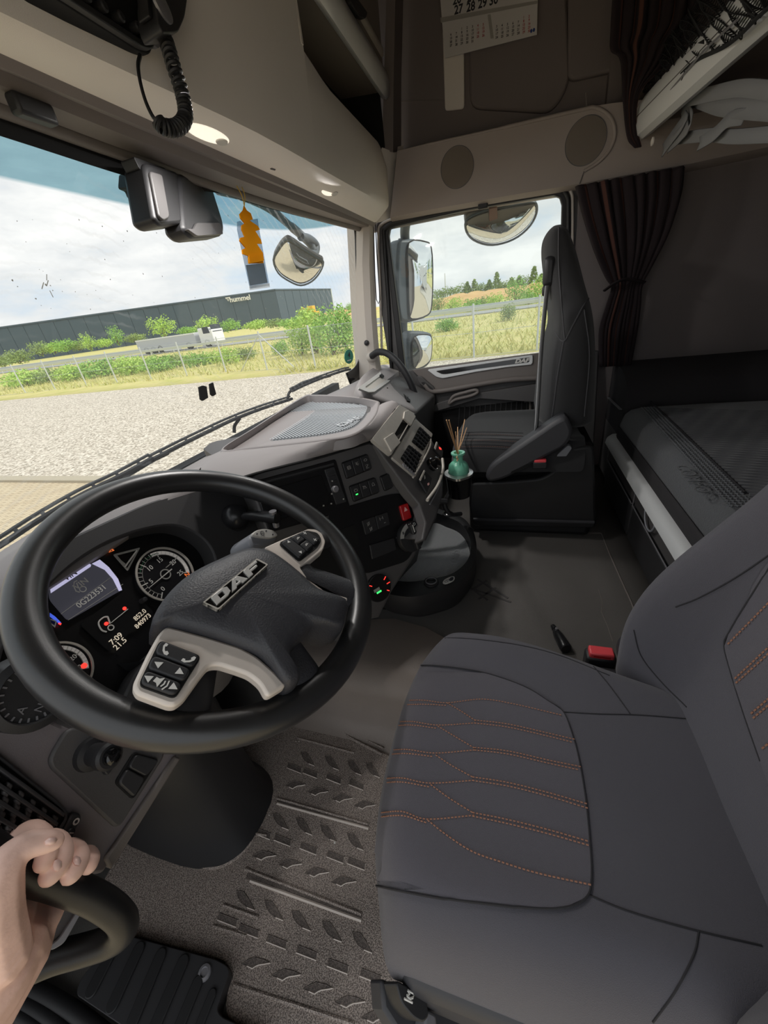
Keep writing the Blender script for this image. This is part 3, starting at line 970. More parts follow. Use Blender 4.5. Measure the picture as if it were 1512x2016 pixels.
# ---- plants
def leafcloud(bm, c, r, n, s, rn):
    for i in range(n):
        d = V((rn.gauss(0, 1), rn.gauss(0, 1), rn.gauss(0, 1))).normalized()
        k = rn.random() ** 0.4
        lump = 1 + 0.28 * math.sin(d.x * 5 + c.x) * math.cos(d.y * 4 + d.z * 5)
        p = c + V((d.x * r.x, d.y * r.y, d.z * r.z)) * k * lump
        a = V((rn.gauss(0, 1), rn.gauss(0, 1), rn.gauss(0, 0.7))).normalized() * s * rn.uniform(0.6, 1.3)
        b = a.cross(V((rn.gauss(0, 1), rn.gauss(0, 1), rn.gauss(0, 1)))).normalized() * s * 0.6
        vs = [bm.verts.new(p + q) for q in (-a, -b * 0.9, a, b * 0.9)]
        bm.faces.new(vs)
def plant(name, label, cat, base, r, n, s, m, group=None, trunk=0.0, seed=1):
    rn = random.Random(seed)
    o = thing(name, label, cat, base, group)
    bm = new(); leafcloud(bm, V(base) + V((0, 0, r.z + trunk)), r, n, s, rn)
    fo = mk('foliage', bm, m, o, smooth=False)
    bm = new()
    for k in range(3):
        q = V((rn.uniform(-.5, .5) * r.x, rn.uniform(-.5, .5) * r.y, r.z + trunk))
        add_tube(bm, [V(base), V(base) + q * 0.5, V(base) + q], [0.06 * r.z, 0.04 * r.z, 0.02 * r.z], 5)
    mk('stem', bm, 'bark', o)
    return o
def px_plant(px, py_base, x, wpx, hpx, name, label, cat, m, n=260, group=None, seed=1, trunk=0.0):
    b = at(px, py_base, 'x', x)
    depth = (b - CAM).length
    sc = depth / FPX * 0.86
    r = V((wpx * sc / 2, wpx * sc / 2, hpx * sc / 2 * 1.05))
    b.z = max(b.z, tz(x) - 0.1) if x > 19 else b.z
    return plant(name, label, cat, b, r, n, 0.06 * max(r.x, r.z) + 0.02, m, group, trunk, seed)
gb = 'bushes growing along the fence'
near_b = [  # px, base y, x distance, width px, height px, label
    (150, 752, 26, 60, 36, 'low ragged bush at the fence near the far end', 'leaf_b'),
    (205, 748, 27, 70, 40, 'bush at the fence under the rear of the white trailer', 'leaf_a'),
    (262, 745, 26, 60, 44, 'green bush behind fence in front of the trailer wheels', 'leaf_b'),
    (320, 738, 26, 64, 40, 'bush behind fence below middle of the white trailer', 'leaf_a'),
    (455, 722, 26, 46, 46, 'bush behind fence just ahead of the lorry cab', 'leaf_b'),
    (392, 730, 27, 50, 36, 'bush behind fence under the lorry cab', 'leaf_a'),
    (660, 716, 25, 84, 92, 'tall leafy green bush behind fence beside the windscreen edge', 'leaf_a'),
    (600, 722, 27, 50, 66, 'leafy bush behind fence between the braced post and the tall bush', 'leaf_b'),
    (560, 716, 29, 40, 40, 'small bush behind the braced fence post', 'leaf_a'),
    (880, 664, 33, 50, 34, 'rounded bush behind fence beside the wing mirror', 'leaf_a'),
    (60, 768, 26, 70, 34, 'scrubby bush at the fence in the far corner of view', 'leaf_b'),
    (110, 758, 27, 60, 30, 'dull green scrub between the two farthest fence posts', 'leaf_far'),
    (236, 748, 28, 50, 36, 'dense scrub under the trailer tail', 'leaf_far'),
    (290, 742, 28, 56, 34, 'yellow green scrub below the trailer axles', 'leaf_b'),
    (352, 736, 28, 56, 34, 'matted scrub below the trailer middle beside a post', 'leaf_far'),
    (425, 728, 28, 50, 32, 'matted scrub in front of the lorry cab', 'leaf_b'),
    (490, 722, 28, 46, 34, 'ferny scrub beside the sloping fence brace', 'leaf_far'),
    (628, 716, 27, 60, 84, 'broad bush filling the gap beside the tall leafy bush', 'leaf_b'),
    (686, 712, 26, 50, 86, 'bush half hidden by the windscreen edge', 'leaf_a'),
    (1000, 642, 36, 34, 44, 'grey green bush behind fence before the road rail', 'leaf_far'),
]
for i, (px, py, x, w, h, lab, m) in enumerate(near_b):
    px_plant(px, py, x, w, h if h > 60 else h * 0.72, 'bush', lab, 'bush', m, 1100, gb, 20 + i)
far_b = [
    (325, 662, 60, 52, 32, 'bright round tree standing behind the white trailer', 'leaf_b', 'roadside_tree'),
    (236, 680, 60, 26, 30, 'small young tree left of the bright round tree', 'leaf_a', 'roadside_tree'),
    (412, 655, 62, 46, 28, 'wide dense bush behind the lorry cab', 'leaf_b', 'bush'),
    (455, 652, 62, 46, 20, 'low wide bush beyond the road under the building lettering', 'leaf_a', 'bush'),
    (132, 692, 60, 40, 18, 'round roadside bush in front of dark warehouse', 'leaf_a', 'bush'),
    (85, 700, 60, 36, 20, 'dark low roadside bush at the warehouse end', 'leaf_far', 'bush'),
    (180, 690, 60, 24, 26, 'thin young bush in front of dark warehouse', 'leaf_b', 'bush'),
    (40, 716, 58, 44, 20, 'pale roadside bush beside the road sign end', 'leaf_far', 'bush'),
    (575, 645, 60, 60, 16, 'long low bush across road before warehouse corner', 'leaf_a', 'bush'),
    (605, 638, 62, 40, 30, 'leafy bush across road below the yellow digger', 'leaf_b', 'bush'),
    (10, 722, 60, 40, 16, 'grey green bush at the edge of view under the warehouse', 'leaf_far', 'bush'),
    (110, 696, 62, 40, 16, 'dense verge bush below the warehouse wall', 'leaf_b', 'bush'),
    (158, 690, 62, 36, 14, 'flat verge bush between two taller ones', 'leaf_far', 'bush'),
    (206, 684, 62, 36, 14, 'flat verge bush left of the young tree', 'leaf_b', 'bush'),
    (268, 674, 62, 40, 14, 'verge bush behind the trailer tail', 'leaf_far', 'bush'),
    (372, 660, 64, 40, 14, 'verge bush over the trailer roof', 'leaf_a', 'bush'),
    (510, 648, 62, 60, 16, 'long verge bush under the warehouse middle', 'leaf_b', 'bush'),
    (545, 644, 62, 50, 14, 'verge bush beyond the braced post', 'leaf_far', 'bush'),
    (640, 636, 62, 40, 16, 'verge bush before the brown earthworks', 'leaf_a', 'bush'),
    (862, 618, 62, 40, 30, 'verge bush half hidden by the wing mirror', 'leaf_far', 'bush'),
    (950, 610, 62, 40, 22, 'verge bush in the hedge across the road', 'leaf_far', 'bush'),
    (1040, 606, 60, 44, 28, 'verge bush below the tall round tree', 'leaf_a', 'bush'),
    (690, 612, 90, 16, 14, 'small bush on the brown earthworks', 'leaf_a', 'bush'),
    (1062, 606, 62, 52, 44, 'big bright bush across road behind the seat belt', 'leaf_b', 'bush'),
    (1015, 606, 62, 46, 46, 'tall round tree on the brown slope', 'leaf_a', 'roadside_tree'),
    (975, 608, 60, 44, 26, 'green bush across the road beside the tall round tree', 'leaf_b', 'bush'),
    (930, 612, 60, 46, 20, 'low green hedge bush across the road', 'leaf_a', 'bush'),
    (895, 615, 60, 40, 26, 'low green bush across the road by the mirror', 'leaf_b', 'bush'),
]
for i, (px, py, x, w, h, lab, m, nm) in enumerate(far_b):
    px_plant(px, py, x, w, h, nm, lab, 'tree' if 'tree' in nm else 'bush', m, 900, 'bushes and trees across the road', 60 + i)
# far row of firs and broadleaves on the ridge
where = ['first', 'second', 'third', 'fourth', 'fifth', 'sixth', 'seventh', 'eighth', 'ninth', 'tenth', 'eleventh', 'twelfth', 'thirteenth', 'fourteenth', 'fifteenth', 'sixteenth']
for i in range(16):
    px = 862 + i * 14.5
    y0 = 587.5 - (px - 860) * 0.141 - 1
    rn = random.Random(300 + i)
    b = at(px, y0, 'x', 176 + rn.uniform(-3, 3))
    b.z = min(b.z, 1.2)
    fir = i > 3
    fir = fir and i % 3 != 0
    h = (rn.uniform(1.5, 3.2) if fir else rn.uniform(1.4, 2.2))
    bm = new()
    if fir:
        for q in range(420):
            k = rn.random(); a_ = rn.uniform(0, 2 * PI); rr_ = (1.05 - k) * 2.2 * rn.uniform(0.3, 1)
            p = b + V((rr_ * math.cos(a_), rr_ * math.sin(a_) * 1.25, k * h * 1.9 - 0.4)); s_ = 0.26
            vs = [bm.verts.new(p + V((rn.gauss(0, s_), rn.gauss(0, s_), rn.gauss(0, s_)))) for _ in range(4)]
            bm.faces.new(vs)
    else: leafcloud(bm, b + V((0, 0, h * 0.7)), V((2.0, 3.0, h)), 420, 0.3, rn)
    o = mk('ridge_tree', bm, 'leaf_far', None, smooth=False)
    tag(o, ('dark fir' if fir else 'round broadleaf tree') + ' on the distant ridge, ' + where[i] + ' from the wing mirror', 'tree', 'distant trees along the ridge')
for i in range(5):
    px = 657 + i * 9; b = at(px, 603 - i * 1.2, 'x', 176); b.z = 0.6
    rn = random.Random(400 + i)
    bm = new(); leafcloud(bm, b + V((0, 0, 0.6)), V((1.7, 2.0, 1.5)), 260, 0.3, rn)
    o = mk('horizon_tree', bm, 'leaf_far', None, smooth=False)
    tag(o, 'hazy tree on the skyline beyond the warehouse, ' + where[i] + ' from its corner', 'tree', 'trees on the skyline by the warehouse')
# earthworks
def mound(name, label, px0, px1, x, zt, w):
    a = at(px0, 590, 'x', x); b = at(px1, 590, 'x', x)
    rows = []
    for i in range(25):
        s = i / 24
        y = a.y + (b.y - a.y) * s
        e = min(1, 6 * s, 6 * (1 - s)) ** 0.6
        hh = zt * e * (1 + 0.12 * math.sin(i * 1.7) + 0.08 * math.sin(i * 4.1))
        rows.append([V((x - w, y, tz(x - w) - 0.3)), V((x - w * .5, y, tz(x) + hh * .55)), V((x, y, tz(x) + hh)), V((x + w * .6, y, tz(x) + hh * 1.05)), V((x + w * 1.5, y, tz(x) - 1))])
    o = struct(loft(name, rows, 'sand', auto=80), label)
mound('hill', 'pale brown bare earth slope right of the mirror', 845, 1110, 120, 1.5, 34)
mound('earth_bank', 'brown earthworks beside the warehouse corner', 618, 720, 135, 1.3, 22)

# grass: one uncountable field
bm = new(); rn = random.Random(5)
for i in range(15000):
    x = 19.1 + 27 * rn.random() ** 1.7; y = rn.uniform(-12, 62)
    if x < 22 and y > 12 and x < 21.0: continue
    h = rn.uniform(0.15, 0.42); a = rn.uniform(0, PI); w = rn.uniform(0.02, 0.05)
    d = V((math.cos(a) * w, math.sin(a) * w, 0)); l = V((rn.gauss(0, .16), rn.gauss(0, .16), h)); p = V((x, y, tz(x) - 0.02))
    vs = [bm.verts.new(q) for q in (p - d, p + d, p + l * 0.6 + d * .7, p + l)]
    bm.faces.new(vs)
g = mk('grass', bm, 'blade_a', None, smooth=False)
tag(g, 'tall dry yellow green grass between fence and road', 'grass', kind='stuff')

# ---- warehouse
H = 10.0
def top_at(px, py): d = ray(px, py); return CAM + d * (H / d.z)
tl_pt, tc_pt, tr_pt = top_at(0, 644), top_at(540, 569.5), top_at(650, 568.5)
topz = tr_pt.z
e0 = tl_pt + (tl_pt - tc_pt).normalized() * 60
WH = thing('warehouse', 'long low charcoal warehouse with white lettering beyond the road', 'building', V((tc_pt.x, tc_pt.y, 0)))
bk_v = V((0.6, 0.8, 0)) * 60
mk('main_hall', add_poly_prism(new(), [V((p.x, p.y, -2)) for p in (e0, tc_pt, tr_pt, tr_pt + bk_v, e0 + bk_v)], V((0, 0, topz + 2))), 'warehouse_wall', WH)
def facade(a, b, n):
    h = b - a; h.z = 0; L = h.length
    f = Frame(V((a.x, a.y, 0)), h, (0, 0, 1))
    for i in range(n):
        u = i * L / n + 0.2
        mk('wall_panel', add_poly_prism(new(), [f.w(u, -1, 0.12), f.w(u + L / n - 0.25, -1, 0.12), f.w(u + L / n - 0.25, topz - 0.5, 0.12), f.w(u, topz - 0.5, 0.12)], f.n * -0.3), 'warehouse_wall', WH)
    mk('roof_edge', add_poly_prism(new(), [f.w(0, topz - 0.35, 0.3), f.w(L, topz - 0.35, 0.3), f.w(L, topz + 0.1, 0.3), f.w(0, topz + 0.1, 0.3)], f.n * -1), 'warehouse_wall', WH)
    return f, L
FWH, LA = facade(e0, tc_pt, 30)
FWB, Lw = facade(tc_pt, tr_pt, 8)
mk('corner_frame', add_poly_prism(new(), [FWB.w(Lw, -2, 0.2), FWB.w(Lw + 0.8, -2, 0.2), FWB.w(Lw + 0.8, topz, 0.2), FWB.w(Lw, topz, 0.2)], FWB.n * -1.5), 'wire', WH)
u0 = FWH.uv(455, 593); u1 = FWH.uv(491, 583)
hw = u1[0] - u0[0]
text('lettering', 'hummel', FWH, (u0[0] + u1[0]) / 2, (u0[1] + u1[1]) / 2, hw * 0.34, 'white_print', WH, 0.3, 0.2, 0.05)
uc = FWH.uv(449, 589)
for dx, dy in ((-0.28, 0.16), (0, 0.16), (0.28, 0.16), (0, -0.2)):
    k = hw * 0.12
    mk('emblem', add_poly_prism(new(), [FWH.w(uc[0] + (dx + a) * k * 2.2, uc[1] + (dy + b) * k * 2.2, 0.35) for a, b in ((-.16, .16), (.16, .16), (0, -.2))], FWH.n * -0.2), 'white_print', WH)

# ---- white articulated lorry on the road
TX = 48.6
LR = thing('articulated_lorry', 'white articulated lorry with pale grey trailer driving along the road', 'lorry', (TX, 45, -0.96))
yf = at(428, 690, 'x', TX).y; yr = at(273, 690, 'x', TX).y
zt = at(352, 659, 'x', TX).z; zc = at(412, 653, 'x', TX).z
box('trailer_body', (TX, yf + 3.0, -0.55), (TX + 2.5, yr, zt), 'trailer_side', LR, bevel=0.05)
box('side_curtain_rail', (TX - 0.03, yf + 3.0, zt - 0.16), (TX + 0.05, yr, zt), 'white_paint', LR, bevel=0.02)
box('side_guard', (TX + 0.02, yf + 6.0, -0.82), (TX + 0.1, yr - 4.5, -0.55), 'white_paint', LR, bevel=0.02)
cb = [(0.0, -0.75), (0.0, 1.2), (0.35, zc + 0.1), (0.8, zc + 0.55), (2.3, zc + 0.55), (2.3, -0.75)]
cabm = new(); add_poly_prism(cabm, [V((TX, yf + a, b)) for a, b in cb], V((2.45, 0, 0)))
cb_o = mk('cab', cabm, 'white_paint', LR, bevel=0.12, segs=3)
mk('cab_window', add_poly_prism(new(), [V((TX - 0.02, yf + a, b)) for a, b in ((0.35, 0.75), (0.5, 1.55), (1.45, 1.55), (1.45, 0.75))], V((0.05, 0, 0))), 'window_dark', cb_o)
mk('windscreen', add_poly_prism(new(), [V((TX + 0.2, yf - 0.02, 0.85)), V((TX + 2.2, yf - 0.02, 0.85)), V((TX + 2.2, yf + 0.16, 1.75)), V((TX + 0.2, yf + 0.16, 1.75))], V((0, 0.1, 0))), 'window_dark', cb_o)
for yy in (yf + 1.2, yf + 4.4, yr - 1.5, yr - 2.8, yr - 4.1):
    lathe('wheel', [(0.0, -0.0), (0.28, 0.0), (0.3, -0.03), (0.5, -0.03), (0.5, 0.3), (0, 0.3)], (TX + 0.03, yy, -0.46), (1, 0, 0), 'rubber', LR, 18)

# ---- yellow digger on the earthworks
dg0 = at(614, 622, 'x', 120)
DG = thing('wheel_digger', 'small yellow digger working on the brown earthworks', 'digger', dg0)
q = dg0
box('cab', q + V((-1, -1.2, 1.0)), q + V((1, 0.8, 2.7)), 'yellow_paint', DG, bevel=0.15)
box('chassis', q + V((-1.2, -2.2, 0.3)), q + V((1.2, 2.0, 1.1)), 'yellow_paint', DG, bevel=0.1)
tube('boom', [q + V((0, 1, 1.2)), q + V((0, 2.6, 2.6)), q + V((0, 4.2, 1.0))], 0.22, 'yellow_paint', DG, seg=6)
for s in (-1.3, 1.3):
    lathe('wheel', [(0, -.15), (0.6, -.15), (0.6, .15), (0, .15)], q + V((-1.2, s, 0.4)), (1, 0, 0), 'rubber', DG, 14)
# pylon mast on the skyline
b = at(877, 570, 'x', 300); b.z = 1.0
pm_ = thing('lattice_mast', 'thin lattice mast standing on the skyline', 'mast', b)
tube('shaft', [b, b + V((0, 0, 14))], [0.5, 0.2], 'trailer_side', pm_, seg=4)

# ---- parked lorries behind the cab: what the wing mirrors look at
def parked(x, y, label, body):
    L = thing('parked_lorry', label, 'lorry', (x, y, GZ), 'parked lorries seen in the mirrors')
    box('trailer_body', (x, y - 12, GZ + 1.1), (x + 2.5, y - 2.6, GZ + 4.0), body, L, bevel=0.05)
    bm = new(); add_poly_prism(bm, [V((x, y + a, GZ + b)) for a, b in ((0, .5), (0, 2.2), (-.25, 3.6), (-2.2, 3.8), (-2.2, .5))], V((2.5, 0, 0)))
    c = mk('cab', bm, 'white_paint', L, bevel=0.1)
    mk('windscreen', add_poly_prism(new(), [V((x + .2, y + 0.02, GZ + 2.0)), V((x + 2.3, y + 0.02, GZ + 2.0)), V((x + 2.3, y - .18, GZ + 3.0)), V((x + .2, y - .18, GZ + 3.0))], V((0, -.08, 0))), 'window_dark', c)
    for yy in (-1.2, -4, -9.5, -10.8):
        lathe('wheel', [(0, 0), (0.5, 0), (0.5, 0.3), (0, 0.3)], (x + 0.02, y + yy, GZ + 0.5), (1, 0, 0), 'rubber', L, 16)
parked(6.5, -34, 'white parked lorry at the head of the row behind', 'white_paint')
parked(10.0, -44, 'grey parked lorry behind the white one', 'trailer_side')
parked(6.2, -62, 'distant white parked lorry at the end of the yard', 'white_paint')
for i in range(9):
    rn = random.Random(500 + i)
    o = plant('yard_tree', 'tree at the back of the yard, ' + where[i] + ' of the row behind the parked lorries', 'tree', V((2 + i * 9, -95 + rn.uniform(-4, 4), GZ)), V((3.2, 3.2, 3)), 140, 0.6, 'leaf_far', 'trees at the back of the yard', 0.5, 510 + i)
# ================================================================== OVERHEAD CONSOLE
OC = thing('overhead_console', 'beige overhead storage console above the windscreen with silver edged flap', 'console', (0.9, 0.56, 1.4))
XS = 1.235                                      # left end of the open slot
def over_row(a, b, low):
    x = a.x
    r = [a + V((0, 0.06, 0.04)), a + V((0, 0.008, 0.0)), a.lerp(b, 0.06) + V((0, 0, -0.001)), a.lerp(b, 0.5) + V((0, 0.001, -0.002)), a.lerp(b, 0.86), b + V((0, -0.002, 0.004)), b + V((0, -0.006, 0.022))]
    if low:
        yk = (b.y - 0.016) + (0.512 - b.y + 0.016) * max(0.0, min(1.0, (x - XS) / 0.2))
        r += [V((x, b.y - 0.012, 1.53)), V((x, yk, 1.60)), V((x, yk + 0.006, 1.612)), V((x, 0.60, 1.615)), V((x, 0.62, 1.60))]
    else:
        r += [V((x, b.y - 0.012, 1.53)), V((x, b.y - 0.016, 1.60)), V((x, b.y - 0.018, 1.66)), V((x, b.y - 0.02, 1.9)), V((x, b.y - 0.02, 2.11))]
    return r
def seg_pts(x0, x1, n):
    o = []
    for i in range(n + 1):
        x = x0 + (x1 - x0) * i / n
        def pick(L):
            for p, q in zip(L, L[1:]):
                if p.x <= x <= q.x: return p.lerp(q, (x - p.x) / max(1e-9, q.x - p.x))
            return (L[-1] if x > L[-1].x else L[0]).copy()
        o.append((pick(AL), pick(BL)))
    return o
loft('main_shell', [over_row(a, b, False) for a, b in seg_pts(-0.2, XS, 16)], 'beige', OC, auto=45, caps=False)
rows = [over_row(a, b, True) for a, b in seg_pts(XS, 1.93, 9)]
e = rows[-1]
for dx, sc_ in ((0.02, 0.985), (0.032, 0.95), (0.036, 0.86)):
    c0 = V((1.93, 0.60, 1.53))
    rows.append([c0 + (p - c0) * sc_ + V((dx, 0, 0)) for p in e])
loft('lower_shell', rows, 'beige', OC, auto=45)
# end cheek of the main shell beside the slot
b_ = seg_pts(XS, XS, 1)[0][1]
mk('slot_cheek', add_poly_prism(new(), [V((XS, b_.y - 0.018, 1.612)), V((XS, b_.y - 0.02, 2.11)), V((XS, 0.72, 2.11)), V((XS, 0.72, 1.612))], V((-0.01, 0, 0))), 'beige', OC)
box('slot_back', (XS, 0.66, 1.58), (1.98, 0.67, 2.11), 'void_black', OC, bevel=0)
box('slot_floor', (XS, 0.525, 1.60), (1.965, 0.66, 1.606), 'void_black', OC, bevel=0)
box('slot_end', (1.966, 0.50, 1.60), (1.972, 0.66, 2.11), 'void_black', OC, bevel=0)
fl_ = loft('storage_flap', [[V((x, 0.655, 1.77)), V((x, 0.495, 1.755)), V((x, 0.484, 1.765)), V((x, 0.478, 1.80)), V((x, 0.472, 2.11))] for x in (XS + 0.004, 1.5, 1.8, 1.95, 1.963)], 'beige_grey', OC, auto=40, caps=False)
loft('silver_lip', [[V((x, 0.500, 1.765)), V((x, 0.488, 1.738)), V((x, 0.474, 1.732)), V((x, 0.464, 1.742)), V((x, 0.462, 1.772)), V((x, 0.468, 1.80))] for x in (XS + 0.004, 1.45, 1.7, 1.9, 1.958)], 'bar_white', OC, auto=60, solid=0.004)
loft('silver_moulding', [[V((x, 0.479, 1.838)), V((x, 0.470, 1.842)), V((x, 0.468, 1.860)), V((x, 0.476, 1.866))] for x in (XS + 0.004, 1.45, 1.7, 1.9, 1.955)], 'silver_paint', OC, auto=60)
FO = Frame((1.6, 0.47, 1.9), (1, 0, 0), (0, 0, 1))
lk = plate('flap_latch', FO, [(682, -8), (697, 2), (716, 28), (712, 40), (700, 36), (684, 12)], 'black_plastic', OC, 0.016, 0.014, r=0.012, bevel=0.004)
# corner column between console and side wall
loft('corner_cover', [[at(*p, 'x', x) for p, x in zip(r, (1.965, 1.985, 2.03, 2.1))] for r in ([(738, 440), (752, 436), (768, 428), (790, 424)], [(746, 385), (762, 385), (774, 380), (790, 376)], [(750, 300), (768, 310), (779, 305), (795, 300)], [(752, 290), (767, 296), (778, 290), (795, 286)])], 'beige', OC, auto=50)
loft('corner_post', [[at(*p, 'x', x) for p, x in zip(r, (1.975, 1.99, 2.1))] for r in ([(752, 295), (774, 300), (790, 298)], [(756, 150), (775, 160), (790, 158)], [(762, -40), (779, -40), (795, -40)])], 'beige_wall', OC)
# reading lights let into the underside
def chamfer_frame(px, py):
    p = at(px, py, 'y', 0.60)
    best = None
    for i in range(len(AL)):
        if abs(AL[i].x - p.x) < 0.06: best = i
    i = best if best is not None else 10
    a, b = AL[i], BL[i]
    return Frame(a.lerp(b, 0.5), (AL[min(i + 1, 24)] - AL[i - 1]), (b - a))
def lamp(px, py, rx, ry, lab):
    f = chamfer_frame(px, py)
    p = f.hit(px, py, 0.004)
    k = 0.058 if rx > 30 else 0.045
    c = f.uv(px, py)
    bz = plate('light_bezel', f, ellipse(c, k * 1.15, 0.030, 28), 'beige', OC, 0.02, 0.004, uv=True, bevel=0.002)
    ln = plate('light_lens', f, ellipse((c[0] - 0.006, c[1]), k * 0.98, 0.023, 28), 'lamp_lens', bz, 0.01, 0.007, uv=True, bevel=0.003)
    plate('light_switch', f, ellipse((c[0] + k * 0.55, c[1]), 0.014, 0.011, 14), 'white_label', bz, 0.01, 0.010, uv=True, bevel=0.002)
lamp(412, 259, 50, 18, '')
lamp(650, 372, 30, 8, '')
# added fill: area lights at the two reading lamp lenses brighten the cab
for lx, ly in ((412, 259), (650, 372)):
    f = chamfer_frame(lx, ly)
    ld = bpy.data.lights.new('reading_fill', 'AREA')
    ld.shape = 'ELLIPSE'; ld.size = 0.11; ld.size_y = 0.05
    ld.energy = 1.6; ld.color = (1.0, 0.965, 0.93)
    lo_ = bpy.data.objects.new('reading_fill', ld); COL.objects.link(lo_)
    lo_.location = f.hit(lx, ly, 0.012)
    lo_.rotation_euler = (f.n if f.n.z < 0 else -f.n).to_track_quat('-Z', 'Y').to_euler()
tube('retaining_clip', [at(533, 331, 'z', 1.386), at(541, 333, 'z', 1.386)], 0.003, 'dash_dark', OC, seg=6)

# ---- two-way radio let into the console, handset and coiled lead
FR = Frame((0.65, 0.545, 1.5), (1, 0, 0), (0, 0, 1))
RD = thing('two_way_radio', 'black two way radio unit set into the overhead console', 'radio', FR.hit(190, 40))
plate('radio_body', FR, [(62, -22), (267, 106), (287, 112), (296, 88), (330, -90), (40, -90)], 'void_black', RD, 0.05, 0.008, r=0.012, bevel=0.003)
ring_plate('radio_bezel', FR, [(66, -22), (266, 103), (286, 106), (318, -90), (40, -90)], [(92, -22), (258, 84), (272, 80), (296, -80), (70, -80)], 'black_plastic', RD, 0.02, 0.018, ro=0.01, ri=0.006, bevel=0.003)
for i in range(4):
    p = FR.uv(150 + i * 34, 2 + i * 20)
    lathe('radio_knob', [(0.006, 0), (0.006, 0.012), (0.004, 0.014), (0, 0.014)], FR.w(p[0], p[1], 0.008), FR.n, 'black_plastic', RD, 14)
HS = thing('radio_handset', 'black hand microphone hanging beside the radio with coiled lead', 'microphone', at(312, 60, 'y', 0.50))
FH = Frame(at(312, 60, 'y', 0.500), (1, 0.1, 0), (-0.1, 0.15, 1))
plate('microphone_body', FH, [(290, -60), (285, 20), (291, 60), (300, 80), (330, 78), (344, 48), (350, 10), (346, -60)], 'black_plastic', HS, 0.035, 0.02, r=0.012, bevel=0.010)
plate('talk_button', FH, [(276, -10), (280, 40), (288, 46), (288, -10)], 'rubber', HS, 0.018, 0.012, r=0.004, bevel=0.003)
lathe('microphone_grille', [(0.018, -0.002), (0.018, 0.002), (0.012, 0.004), (0, 0.004)], FH.hit(318, 10, 0.021), FH.n, 'silver_dark', HS, 20)
lathe('hang_up_stud', [(0.011, 0), (0.011, 0.012), (0.006, 0.014), (0, 0.014)], FR.hit(291, 78, 0.0), FR.n, 'silver_dark', HS, 16)
core = catmull([at(x, y, 'y', yy) for x, y, yy in ((326, 78, .497), (333, 100, .492), (343, 135, .488), (356, 175, .486), (363, 205, .486), (365, 228, .486), (357, 245, .486), (340, 253, .488), (322, 250, .492), (311, 240, .497))], 24)
helix = []
tot = len(core)
for i in range(tot * 6):
    s = i / 6
    k = min(int(s), tot - 2)
    p = core[k].lerp(core[k + 1], s - k)
    t_ = (core[k + 1] - core[k]).normalized()
    a = t_.cross(V((0, 1, 0))).normalized(); b = t_.cross(a)
    th = s * 2 * PI * 26 / tot
    helix.append(p + (a * math.cos(th) + b * math.sin(th)) * 0.0085)
tube('coiled_lead', helix, 0.0026, 'rubber', HS, seg=6)
tube('straight_lead', catmull([at(x, y, 'y', yy) for x, y, yy in ((311, 240, .497), (300, 228, .502), (287, 200, .512), (277, 165, .522), (272, 130, .53), (276, 108, .535))], 8), 0.0026, 'rubber', HS, seg=6)

# ---- black housings hanging at the top of the windscreen
def housing(pxs, y, label):
    f = Frame(at(pxs[0][0], pxs[0][1], 'y', y), (1, 0.25, 0), (0, 0.1, 1))
    t = thing('mirror_housing', label, 'mirror housing', f.hit(*pxs[2]), 'black housings at the top of the windscreen')
    plate('shell', f, pxs, 'black_plastic', t, 0.05, 0.0, r=0.02, bevel=0.012)
    return t, f
t1_, f1_ = housing([(283, 318), (352, 338), (378, 428), (360, 440), (318, 445), (303, 432)], 0.70, 'nearer black rounded housing hanging under the windscreen header')
plate('stalk', f1_, [(272, 305), (352, 335), (350, 352), (284, 330)], 'rubber', t1_, 0.03, -0.01, r=0.004, bevel=0.004)
plate('face', f1_, [(290, 338), (315, 345), (330, 430), (318, 436), (308, 428)], 'dash_dark', t1_, 0.012, 0.006, r=0.010, bevel=0.003)
t2_, f2_ = housing([(352, 338), (416, 360), (443, 446), (440, 464), (380, 469), (362, 452)], 0.73, 'farther black rounded housing beside the hanging air freshener')
plate('stalk', f2_, [(345, 322), (420, 350), (420, 366), (352, 346)], 'rubber', t2_, 0.03, -0.01, r=0.004, bevel=0.004)
plate('face', f2_, [(364, 452), (378, 452), (384, 440), (430, 440), (436, 462), (384, 466)], 'dash_dark', t2_, 0.012, 0.006, r=0.008, bevel=0.003)
k = ws_px(262, 355, -0.01)
sn = thing('rain_sensor', 'small black sensor bracket on the windscreen left of the housings', 'sensor', k)
plate('bracket', Frame(k, (1, 0.1, 0), (0, -0.15, 1)), [(246, 342), (270, 352), (276, 394), (262, 390), (258, 378), (244, 372)], 'rubber', sn, 0.02, 0.005, r=0.006, bevel=0.003)
plate('lens', Frame(k, (1, 0.1, 0), (0, -0.15, 1)), [(254, 360), (264, 362), (266, 372), (256, 370)], 'gloss_black', sn, 0.008, 0.010, r=0.003, bevel=0.002)

# ---- air freshener: orange card tree in a clear sleeve on a yellow loop
FA = Frame(at(500, 480, 'y', 0.70), (1, 0.15, 0), (0, 0, 1))
AF = thing('air_freshener', 'orange tree shaped air freshener in a clear sleeve hanging from a yellow string', 'air freshener', FA.hit(510, 565))
tree = [(481, 405), (486, 414), (494, 420), (498, 432), (492, 434), (508, 445), (512, 452), (503, 455), (514, 472), (516, 480), (506, 480), (518, 498), (518, 505), (508, 507), (520, 516), (518, 518), (490, 519), (489, 504), (478, 500), (477, 492), (484, 488), (472, 474), (474, 468), (482, 466), (476, 452), (476, 444), (482, 440), (474, 430), (472, 422), (479, 414)]
plate('card_tree', FA, tree, 'tree_orange', AF, 0.0025, 0.0)
plate('card_label', FA, [(488, 503), (516, 498), (518, 514), (490, 519)], 'tree_orange', AF, 0.002, 0.003, r=0.004)
sl = bpy.data.materials.new('clear_sleeve'); sl.use_nodes = True
